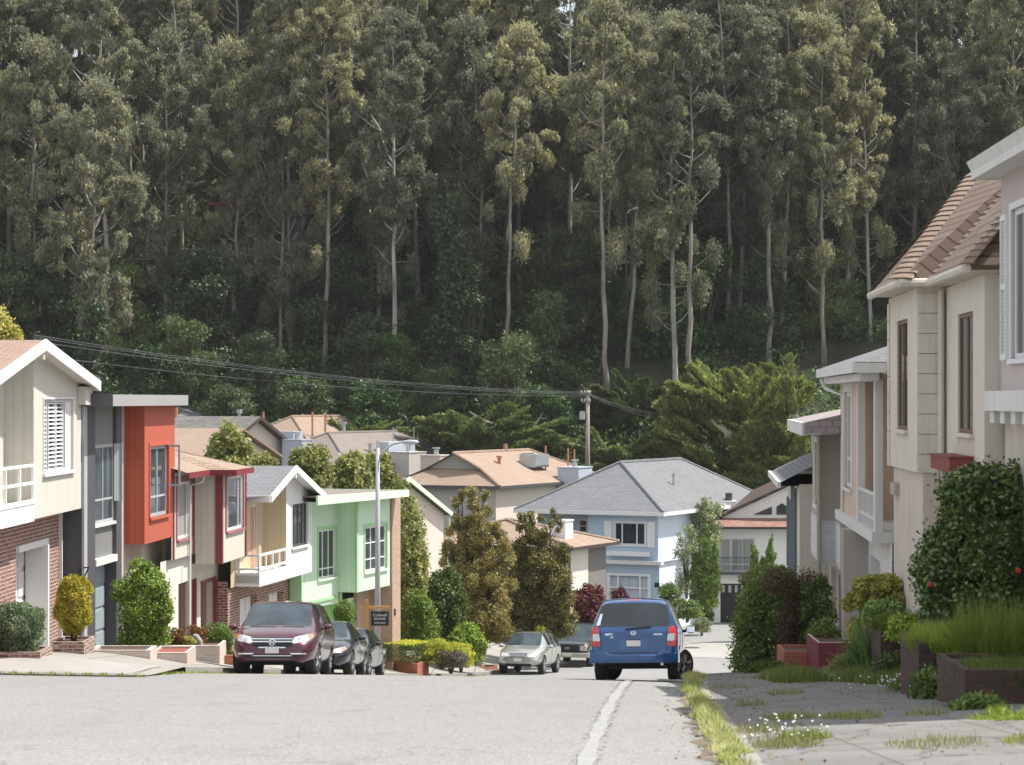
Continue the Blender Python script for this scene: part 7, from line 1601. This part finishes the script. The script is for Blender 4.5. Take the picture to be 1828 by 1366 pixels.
m = MB(); m.prism([(-.17, 0, -.1), (.19, 0, -.1), (.15, 0, .12), (.04, 0, .27), (-.06, 0, .30), (-.15, 0, .10)], (.03, .2, 0)); p_ = P3(348, 1153, 61.1); o = m.build('garden_rock', m_plain('grey_rock', (0.26, 0.255, 0.25), .95, var=.4, scale=9), bevel=.04); o.location = p_; tag(o, 'pointed grey rock in the pale brick planter', 'rock')
plant('ball_shrub', 356, 419, 1108, 1172, 62.2, 'box', 'clipped green ball shrub just left of the maroon minivan', 9000, .05, .032, 20, .26, .45, noise_=.04, fill=.25, fc=.93)
plant('clipped_shrub', 593, 636, 1069, 1120, 77.0, 'box', 'clipped rounded green shrub left of the wooden sign post', 9000, .06, .035, 18, .26, .4, noise_=.04, fill=.25, fc=.92)
# trees showing over the left row's roofs
for (a, b, y0, d, lab, k) in [(372, 448, 760, 100, 'feathery light green tree tops rising over the tan hip roof', 'olive'), (430, 500, 806, 104, 'low pale green tree top between the tan hip roof and the grey gable roof', 'olive'), (515, 592, 793, 103, 'round light green tree top behind the grey-shingled gable', 'olive'),
                          (596, 662, 808, 106, 'dense olive tree behind the mint house roof, left of the lamp pole', 'olive'), (640, 706, 800, 108, 'taller olive tree behind the mint house roof at the lamp pole', 'olive'), (696, 728, 838, 103, 'narrow olive tree at the right end of the mint roof', 'olive')]:
    plant('garden_tree', a - 4, b + 4, y0, y0 + 130, d, k, lab, 9000, .22, .11, 44, .30, None, 'tree', low=-.6, noise_=.2, seed=3, skirt=0, root=5.5, fc=.6, fill=.7)
plant('garden_tree', -30, 42, 556, 680, 75, 'pitto', 'yellow-green tree top behind the beige gable roof at the left edge', 9000, .12, .08, 30, .3, None, 'tree')
# garden right of the mint house
plant('tall_shrub', 700, 772, 868, 1150, 93, 'olive', 'tall dense olive-green shrub against the pink brick end wall', 26000, .15, .08, 70, .22, 1.2, 'shrub', low=-.95, noise_=.12, taper=.35)
plant('tall_shrub', 752, 832, 1010, 1150, 95, 'mid', 'broad green shrub with bronze tips left of the taller bronze tree', 22000, .13, .08, 50, .26, 1.1, low=-.9, extra=[(-.3, -.6, 2.2, .5, .4, .4)])
plant('tall_shrub', 702, 790, 1060, 1160, 90, 'bright', 'yellow-green leafy shrub low behind the clipped hedge', 16000, .11, .065, 36, .28, .8, low=-.7)
plant('leafy_bush', 800, 868, 1112, 1180, 94, 'bright', 'loose bright green bush beside the silver crossover', 9000, .13, .08, 22, .3, .8, noise_=.2)
def hedge(name, lab, c, size, rot, n, mat, ln=.05, wd=.03, cat='hedge'):
    e = empty(name, c, rot, lab, cat); sx, sy, sz = size; P = rs.uniform(-1, 1, (n, 3)); k = rs.randint(0, 4, n)
    P[k == 0, 2] = 1; P[k == 1, 1] = -1; P[k == 2, 0] = 1; P[k == 3, 0] = -1
    N = np.zeros((n, 3)); N[k == 0, 2] = 1; N[k == 1, 1] = -1; N[k == 2, 0] = 1; N[k == 3, 0] = -1
    P = P * np.array([sx, sy, sz]) + rs.normal(size=(n, 3)) * .02; P[:, 2] += sz
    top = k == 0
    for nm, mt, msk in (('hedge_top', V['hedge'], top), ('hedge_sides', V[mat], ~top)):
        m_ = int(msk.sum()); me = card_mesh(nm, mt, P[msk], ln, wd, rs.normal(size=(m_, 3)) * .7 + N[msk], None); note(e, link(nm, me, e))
    return e
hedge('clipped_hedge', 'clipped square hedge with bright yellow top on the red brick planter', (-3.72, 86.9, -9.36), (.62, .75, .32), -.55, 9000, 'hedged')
plant('low_hedge', 745, 832, 1140, 1182, 87.2, 'hedge', 'spreading bright yellow-green low hedge right of the clipped square hedge', 9000, .07, .04, 24, .3, .9, low=-.2)
plant('low_hedge', 796, 850, 1146, 1188, 89.0, 'hedge', 'yellow-green low mound at the kerb end of the spreading hedge', 6000, .07, .04, 16, .3, .6, low=-.2)
plant('lavender_shrub', 772, 838, 1160, 1190, 86.6, 'lav', 'greyish mauve low shrub in front of the yellow-green hedge', 6000, .06, .03, 16, .3, .4, low=-.1)
# the two bronze-green trees
def twin(name, px0, px1, py0, py1, d, mat, lab, tops, n):
    cx = ((px0 + px1) / 2 - CX) * d / F; zb = (HY - py1) * d / F; e = empty(name, (cx, d, zb), 0, lab, 'tree'); q = random.Random(int(px0)); bl = []; m = MB(); m.smooth = True
    for (tx, ty, w) in tops:
        X_ = (tx - CX) * d / F - cx; H = (HY - ty) * d / F - zb; hw = w / 2 * d / F; m.path([(X_ * .3, 0, -.3), (X_ * .7, 0, H * .35), (X_, 0, H * .7), (X_, 0, H * .96)], [.10, .08, .05, .01], 6)
        for k in range(46):
            t = q.random() ** .85; rr = hw * (1.02 - .62 * t ** 2.2) * (.75 + .25 * min(1, t * 6)); a = q.uniform(0, 6.28); r_ = rr * q.uniform(.35, .95); s = hw * q.uniform(.2, .36) * (1.1 - .5 * t)
            bl.append((X_ + r_ * cos(a), r_ * sin(a) * .9, H * (.10 + .88 * t), s, s, s * q.uniform(.8, 1.3)))
            m.path([(X_ * .8, 0, H * (.05 + .8 * t)), (X_ + r_ * cos(a), r_ * sin(a) * .9, H * (.10 + .88 * t))], [.025, .01], 4)
    m.build('trunk', V['barkd'], e, uv=False); foliage('crown', V[mat], bl, int(n * 1.7), .115, .055, e, out=.4, fill=.6, up=.35, noise_=.2); return e
twin('bronze_tree', 800, 915, 868, 1160, 101, 'bronze', 'taller bronze-green forked tree left of its shorter neighbour, before the taupe house', [(818, 872, 70), (855, 868, 96), (876, 935, 104), (838, 960, 90), (860, 1010, 110)], 60000)
twin('bronze_tree', 915, 1025, 908, 1150, 104, 'bronze', 'shorter coppery tree on the right of the pair before the taupe house', [(938, 914, 74), (982, 908, 88), (962, 950, 116), (1000, 985, 60), (945, 1000, 90)], 50000)
plant('garden_tree', 905, 985, 1055, 1150, 106, 'jun', 'vivid dark green bush between the two bronze trees', 9000, .16, .06, 26, .3, None, 'shrub', droop=.2)
plant('small_shrub', 955, 975, 1116, 1140, 103, 'hedge', 'small yellow-green bush above the silver crossover roof', 1500, .1, .06, 7)
plant('plum_tree', 1022, 1086, 1042, 1128, 110, 'plum', 'dark purple-red leaved small tree left of the blue minivan', 9000, .15, .09, 26, .3, 1.0, 'tree', noise_=.18)
plant('plum_tree', 1085, 1125, 1048, 1085, 113, 'plum', 'smaller sprig of purple-red foliage before the pale blue garage door', 1800, .14, .08, 9, .3, .6, 'tree')
# by the pale blue and white houses
plant('garden_tree', 1202, 1250, 925, 1060, 126, 'sage', 'loose grey-green small tree against the pale blue side wall', 2600, .17, .07, 30, .26, .9, 'tree', noise_=.25, fill=.8, fc=.4)
plant('garden_tree', 1236, 1292, 884, 975, 132, 'sage', 'pale green tree top beside the white chimney', 4500, .2, .09, 20, .3, .9, 'tree', noise_=.2, fill=.7, fc=.5)
def juniper(px0, px1, py0, py1, d, lab, spires, n):
    cx = ((px0 + px1) / 2 - CX) * d / F; zb = (HY - py1) * d / F; e = empty('juniper', (cx, d, zb), 0, lab, 'juniper'); q = random.Random(int(px0)); bl = []; m = MB(); m.path([(0, 0, -.3), (0, 0, 1)], [.12, .1], 6); m.build('trunk', V['barkd'], e, uv=False)
    for (tx, ty, bx, w) in spires:
        X0, X1 = (bx - CX) * d / F - cx, (tx - CX) * d / F - cx; H = (HY - ty) * d / F - zb; hw = w / 2 * d / F
        for k in range(16): t = k / 15; bl.append((X0 + (X1 - X0) * t + q.uniform(-.1, .1), q.uniform(-.25, .25), H * (.12 + .86 * t), hw * (1 - .8 * t ** 1.5) * q.uniform(.7, 1), hw * (1 - .8 * t ** 1.5) * .8, H * .06 + hw * .25))
    foliage('foliage', V['jun'], bl, n, .17, .06, e, out=.3, fill=.45, droop=-.6, up=.1, noise_=.12); return e
juniper(1226, 1290, 942, 1092, 126, 'dark green twisted juniper between the blue side wall and the white balcony', [(1240, 958, 1250, 44), (1262, 945, 1258, 40), (1278, 972, 1268, 36)], 16000)
juniper(1332, 1396, 962, 1062, 122, 'spiky twin-topped juniper above the big hedge, right of the balcony', [(1346, 975, 1352, 30), (1378, 962, 1372, 34), (1362, 1000, 1366, 44)], 12000)
plant('leafy_bush', 1174, 1214, 1040, 1078, 122, 'box', 'small round leafy bush at the corner of the pale blue house', 4200, .1, .06, 14)
plant('ground_shrub', 1190, 1262, 1070, 1102, 120, 'mid', 'low dark shrubs along the foot of the pale blue house', 4200, .12, .07, 16, .3, .8, low=-.1)
plant('flowering_shrub', 1234, 1272, 1102, 1126, 118, 'sage', 'small pale flowering clump in the driveway bed', 2600, .09, .05, 10, .35, .7, low=-.1)
plant('flowering_shrub', 1256, 1276, 1088, 1108, 121, 'cam', 'little dark bush beside the black garage door', 1200, .09, .05, 7)
# right frontage
plant('big_bush', 1306, 1448, 1012, 1206, 60.5, 'mid', 'large dark rounded bush with glossy leaves on the right kerb beyond the driveway', 30000, .085, .055, 46, .26, 1.0, low=-.9, noise_=.16, skirt=.75, extra=[(.3, -.2, 2.2, .5, .5, .35), (-.4, -.2, 1.9, .4, .5, .4), (.55, -.3, 1.6, .4, .5, .5)])
plant('big_bush', 1424, 1492, 1014, 1200, 57.4, 'mid', 'green right-hand end of the kerb hedge next to the maroon planter', 14000, .08, .05, 30, .28, .8, low=-.9, noise_=.2, skirt=.8)
plant('big_bush', 1388, 1440, 1052, 1200, 57.9, 'brownb', 'brownish dry patch of the hedge beside the large dark bush', 20000, .075, .03, 34, .28, .8, low=-.9, noise_=.2, skirt=.8, extra=[(-.3, -.1, 2.15, .4, .4, .35), (.35, -.1, 2.1, .35, .4, .35)])
plant('leafy_bush', 1318, 1420, 1008, 1062, 61.5, 'olive', 'olive leaves on top of the hedge, coloured paler as if sunlit', 7000, .07, .045, 26, .3, .7, low=0, stem=False)  # sunlit top of the hedge painted with paler olive leaves
plant('small_shrub', 1328, 1364, 1160, 1206, 57.5, 'cam', 'low dark clump at the kerb foot of the large bush', 3000, .06, .04, 10)
plant('rose_bush', 1440, 1500, 1100, 1196, 54.5, 'mid', 'thin green bush with a red flower behind the maroon planter', 5000, .07, .04, 20, .3, .5, noise_=.25)
e, H, hw = plant('yellow_leaved_shrub', 1502, 1650, 1022, 1140, 46.5, 'pitto', 'yellow-green variegated shrub with bare grey stems before the cream house', 13000, .075, .05, 40, .2, .7, low=-.1, noise_=.12, fc=.35, fill=.6, stem=False)
m = MB(); m.smooth = True; q = random.Random(3)
for k in range(16):
    a = q.uniform(-1, 1); x1 = hw * a * .85; y1 = q.uniform(-.45, .3); m.path([(hw * .2 * a, 0, -.3), (x1 * .6, y1 * .6, H * .35), (x1 * .85 + .05, y1, H * .6), (x1, y1, H * q.uniform(.7, .9))], [.028, .022, .016, .008], 5)
m.build('branches', K['stem'], e, uv=False)
# camellia: dense dark leaves, red flowers
e, H, hw = plant('camellia', 1646, 1850, 850, 1170, 37.0, 'cam', 'big dark glossy camellia bush with red flowers at the right edge', 80000, .09, .056, 130, .15, .95, low=-.85, noise_=.2, fill=.7, fc=.80,
                 extra=[(.55, -.1, 2.5, .42, .5, .42), (-.25, -.1, 2.55, .38, .5, .3), (.15, 0, 2.6, .4, .5, .33), (-.72, -.1, 1.3, .3, .5, .5), (.7, -.2, 1.9, .3, .5, .5), (-.55, 0, .6, .35, .5, .45), (.6, -.2, .8, .35, .5, .5), (.7, -.1, .4, .4, .5, .35)])
for (px, py, dd) in ((1817, 1019, 36.05), (1662, 1044, 36.5)):
    p_ = P3(px, py, dd) - e.location; m = MB(); m.smooth = True
    for k in range(6): a = k * 1.05; m.lathe(p_ + Vector((.02 * cos(a), -.01, .02 * sin(a))), [(0, -.03), (.022, -.01), (.024, .01), (0, .025)], 8, 'y')
    o = m.build('flower', K['redp'], e, uv=False)
e, H, hw = plant('vine_foliage', 1540, 1610, 1070, 1125, 45.4, 'strap', 'pale light-green leaves at the foot of the yellow-green shrub', 3500, .09, .05, 16, .3, .4, noise_=.25)
# arching blades
def blades(name, lab, cat, c, n, ln, w, mat, spread=.5, arch=1.0, seed=1, kind=None, rx=.3, ry=.3, segs=5, group=None, zf=None, lean=0.0):
    """n separate curved leaves rooted in an ellipse"""
    vs, fs = [], []
    for i in range(n):
        a = rs.uniform(0, 2 * pi); r_ = sqrt(rs.rand()); bx, by = rx * r_ * cos(a), ry * r_ * sin(a); bz = zf(c[0] + bx, c[1] + by) - c[2] if zf else 0
        l = ln * rs.uniform(.55, 1.15); th = rs.uniform(0, 2 * pi); sp = spread * rs.uniform(.2, 1.2); dx, dy = cos(th) * sp + lean, sin(th) * sp; px_, py_ = -sin(th), cos(th)
        pts = []
        for s_ in range(segs + 1):
            t = s_ / segs; h_ = l * (t - arch * .55 * sp * t * t * 1.2); pts.append((bx + dx * l * t ** 1.3, by + dy * l * t ** 1.3, bz + h_))
        b = len(vs)
        for s_, p in enumerate(pts):
            t = s_ / segs; ww = w * (1 - t ** 2.2) * .5 + .0005; vs += [(p[0] + px_ * ww, p[1] + py_ * ww, p[2]), (p[0] - px_ * ww, p[1] - py_ * ww, p[2])]
        fs += [(b + 2 * k, b + 2 * k + 1, b + 2 * k + 3, b + 2 * k + 2) for k in range(segs)]
    me = bpy.data.meshes.new(name); me.from_pydata(vs, [], fs); me.materials.append(V[mat]); o = link(name, me); o.location = c; tag(o, lab, cat, group, kind); return o
wz = lambda x, y: walk_z(x, y, False)
for (px, py, d, n, ln, w, mt, sp, rx_, nm, lab) in [(1552, 1196, 43.9, 230, 1.25, .05, 'strap', .62, .2, 'agapanthus', 'arching strap-leaved plant spilling beside the tall brick planter'), (1528, 1204, 45.0, 120, .75, .04, 'strap', .7, .25, 'agapanthus', 'lower strap-leaved clump at the pavement edge')]:
    p = P3(px, py, d); blades(nm, lab, 'plant', (p.x, p.y, p.z), n, ln, w, mt, sp, 1.25, rx=rx_, ry=.2, segs=8)
# soft grass mops on the stepped planters
for (px, py, d, n, ln, rx_, ry_, mt, lab) in [(1615, 1140, 43.2, 9000, .5, .5, .8, 'grass', 'wild grass tufting over the tall brick planter'), (1712, 1176, 35.0, 17000, .55, .66, .8, 'grass', 'dense bright green grass mop on the middle brick planter'), (1812, 1228, 31.8, 11000, .42, .72, .8, 'grass', 'fine grass over the nearest brick planter'),
                                    (1790, 1200, 33.5, 2200, 1.15, .6, .6, 'grass', 'tall thin grass stems behind the nearest planter')]:
    p = P3(px, py, d); o = blades('grass_tuft', lab, 'grass', (p.x, p.y, p.z), n, ln, .010, mt, .6, .9, rx=rx_, ry=ry_, segs=4, kind='stuff')
# weeds along the kerb, in cracks and at the planter feet (one cover each kind)
def weeds(name, lab, spots, mat, ln, w, per, spread=.5, seed=0, zf=wz):
    """spots: (x, y, radius, density)"""
    vs, fs = [], []
    for (x, y, r_, k) in spots:
        for i in range(int(per * k)):
            a = rs.uniform(0, 2 * pi); rr = r_ * sqrt(rs.rand()); bx, by = x + rr * cos(a), y + rr * sin(a) * 1.6; bz = zf(bx, by) - .01
            l = ln * rs.uniform(.3, 1.2) * (1.1 - .5 * rr / r_); th = rs.uniform(0, 2 * pi); sp = spread * rs.uniform(.1, 1.2); dx, dy = cos(th) * sp, sin(th) * sp; b = len(vs); px_, py_ = -sin(th) * w * .5, cos(th) * w * .5
            for t, ww in ((0, 1), (.5, .8), (1, .08)): h_ = l * (t - .45 * sp * t * t); vs += [(bx + dx * l * t + px_ * ww, by + dy * l * t + py_ * ww, bz + h_), (bx + dx * l * t - px_ * ww, by + dy * l * t - py_ * ww, bz + h_)]
            fs += [(b, b + 1, b + 3, b + 2), (b + 2, b + 3, b + 5, b + 4)]
    me = bpy.data.meshes.new(name); me.from_pydata(vs, [], fs); me.materials.append(V[mat]); o = link(name, me); tag(o, lab, 'weeds', kind='stuff'); return o
gz_ = lambda x, y: rz(x, y) if x < curbR(y) else (rz(x, y) + .13 if x < curbR(y) + .17 else walk_z(x, y, False))
sp = []; yy = 17.5
while yy < 53:
    dn = R.choice([0, 0, .15, .4, .9, 1.2]) + (.35 if 25 < yy < 36 else 0) + (1.2 if 47 < yy < 52 else 0); sp.append((curbR(yy) - .10 + R.uniform(-.08, .08), yy, R.uniform(.07, .22), dn)); yy += .28
weeds('gutter_grass', 'yellowing grass growing along the right kerb gutter', sp, 'dry', .18, .009, 85, .9)
weeds('gutter_grass', 'green weeds among the dry grass of the right kerb', sp[::2] + sp[1::3], 'grass', .17, .009, 90, .9)
sp = [(curbR(y_) + dx, y_, r_, k) for (y_, dx, r_, k) in ((24.5, .5, .35, 2.4), (25.6, .75, .3, 2), (27.4, .35, .3, 1.5), (29.6, 1.6, .4, 1.4), (29.4, 2.5, .3, .9), (30.2, .9, .35, 1.2), (34.5, .6, .25, .8), (38, 1.3, .3, .6), (23.5, 1.9, .5, 1.6), (23.2, 2.8, .3, .8), (42, .5, .4, .7), (46, 2.2, .5, .8), (47, 1.2, .5, .8), (51.5, 1.8, .5, 1.2), (52, 2.8, .5, 1.2))]
weeds('pavement_weeds', 'weeds sprouting from cracks in the right pavement', sp, 'dry', .16, .011, 170); weeds('pavement_weeds', 'green tufts in the right pavement cracks', sp[1::2], 'grass', .14, .011, 170)
sp = [(6.0 + .13 * i, 42.6 - .75 * i + R.uniform(-.3, .3), .45, 1.5) for i in range(24)] + [(5.2, 46 - i * .4, .5, 1.2) for i in range(8)] + [(7.0 + .2 * i, 27.2 - .5 * i, .6, 2.2) for i in range(8)]
weeds('verge_weeds', 'tangled weeds along the foot of the stepped brick planters', sp, 'grass', .30, .012, 420); weeds('verge_weeds', 'dry stalks along the foot of the stepped brick planters', sp[::2], 'dry', .34, .010, 260)
mb = MB(); ys = frange(17, 52.5, .35); q = random.Random(9)
for a, b in zip(ys[:-1], ys[1:]):
    wa, wb = .16 + .16 * abs(sin(a * 1.3)) + .05 * sin(a * 4.1), .16 + .16 * abs(sin(b * 1.3)) + .05 * sin(b * 4.1)
    mb.face([(curbR(a) - wa - .06, a, rz(curbR(a) - wa, a) + .004), (curbR(a) - .01, a, rz(curbR(a), a) + .035), (curbR(b) - .01, b, rz(curbR(b), b) + .035), (curbR(b) - wb - .06, b, rz(curbR(b) - wb, b) + .004)])
m, nt, b_ = _mat('gutter_soil'); v = coords(nt); L(nt, ramp(nt, noise(nt, v, 9, 6, .75), [(.35, (.06, .05, .035)), (.55, (.17, .14, .10)), (.7, (.28, .25, .20))]), b_.inputs['Base Color']); b_.inputs['Roughness'].default_value = 1; mb.build('gutter_soil', m)['kind'] = 'stuff'
lz_ = lambda x, y: walk_z(x, y, True) if x < curbL(y) - .16 else rz(x, y)
sp = [(curbL(y_) + .02, y_, .12, .6 + .6 * R.random()) for y_ in frange(49, 62, .5)] + [(curbL(y_) + .02, y_, .14, 1.0) for y_ in frange(78, 96, .5)] + [(curbL(y_) - 1.6, y_, .4, 1.0) for y_ in (83, 85)]
sp += [(x_, 47.45, .12, .8) for x_ in frange(-11.5, -7.3, .35)]
weeds('kerb_weeds', 'thin weeds along the left kerb', sp, 'grass', .10, .014, 60, zf=lz_)
sp = [(seam(y_) + s_ * .12, y_, .035, 1) for y_ in frange(18, 51, .3) for s_ in (-1, 1) if R.random() < .6]
weeds('seam_moss', 'thin dry moss and weeds edging the pale concrete seam', sp, 'dry', .03, .012, 14, zf=rz)
# small white daisies
def daisies(name, lab, c, rx, ry, n, h0, h1, sz):
    e = empty(name, c, 0, lab, 'flowers'); st = MB(); pt = MB(); q = random.Random(int(c[1] * 7))
    for i in range(n):
        x, y = q.gauss(0, rx * .5), q.gauss(0, ry * .5); z0 = wz(c[0] + x, c[1] + y) - c[2]; h_ = q.uniform(h0, h1); x2 = x + q.uniform(-.04, .04); st.tube((x, y, z0), (x2, y, z0 + h_), .003, n=3)
        r_ = sz * q.uniform(.6, 1.2); pt.tube((x2, y - .002, z0 + h_), (x2 + .3 * r_, y - .6 * r_, z0 + h_ + .6 * r_), r_, r_ * .7, 7)
    st.build('foliage', V['grass'], e, uv=False); pt.build('blossom', K['petal'], e, uv=False); return e
y_ = 24.8; daisies('daisies', 'white daisies sprouting at the near kerb corner', (curbR(y_) + .5, y_, wz(curbR(y_) + .5, y_)), .45, .9, 46, .06, .28, .012)
daisies('daisies', 'white daisies in the dark bed below the stepped planters', (5.95, 36.2, wz(5.95, 36.2)), .8, 1.4, 110, .08, .30, .014)
plant('daisy_foliage', 1585, 1700, 1205, 1268, 37.2, 'mid', 'dark leafy clump under the white daisies below the stepped planters', 6000, .05, .02, 24, .3, .5, low=-.1)
plant('grass_clump', 1735, 1900, 1262, 1345, 27.5, 'grass', 'blurred grass clump in the lower right corner', 9000, .13, .014, 30, .3, .8, low=-.3, stem=False, droop=-.7)
# rank weeds spilling over and in front of the stepped planters
for (a, b, c0, c1, d, mt, n, lab) in [(1556, 1640, 1168, 1232, 41.2, 'mid', 4200, 'leafy weeds in front of the tall brick planter'), (1628, 1712, 1196, 1262, 33.9, 'mid', 5200, 'leafy weeds hiding the foot of the middle brick planter'),
        (1700, 1790, 1150, 1225, 33.4, 'grass', 5200, 'tangled growth hanging over the middle brick planter edge'), (1700, 1800, 1240, 1300, 30.2, 'mid', 4600, 'low weeds at the foot of the nearest brick planter'), (1576, 1668, 1096, 1140, 42.0, 'bright', 3600, 'light green leafy growth above the tall brick planter'),
        (1470, 1540, 1172, 1214, 47.5, 'dry', 3000, 'dry grassy clump at the pavement edge by the maroon planter'), (1330, 1420, 1180, 1212, 54.0, 'grass', 2600, 'grassy weeds below the open brick planter')]:
    plant('weedy_plant', a, b, c0, c1, d, mt, lab, n, .09 if mt in ('mid', 'bright') else .16, .04 if mt in ('mid', 'bright') else .014, 26, .34, .45, 'weed', low=-.3, noise_=.35, fill=.9, out=.2, fc=.6, stem=False)
# the air: one closed box of pale haze round camera and scene
m = bpy.data.materials.new('sea_air'); m.use_nodes = True; nt = m.node_tree; nt.nodes.clear(); out = nt.nodes.new('ShaderNodeOutputMaterial'); vol = nt.nodes.new('ShaderNodeVolumePrincipled')
vol.inputs['Color'].default_value = (0.93, 0.95, 1.0, 1); vol.inputs['Density'].default_value = 0.00011; vol.inputs['Anisotropy'].default_value = 0.1; nt.links.new(vol.outputs[0], out.inputs['Volume'])
mb = MB(); mb.box(-275, 275, -34, 700, -45, 92); hz_ = mb.build('haze', m, uv=False); hz_['kind'] = 'stuff'
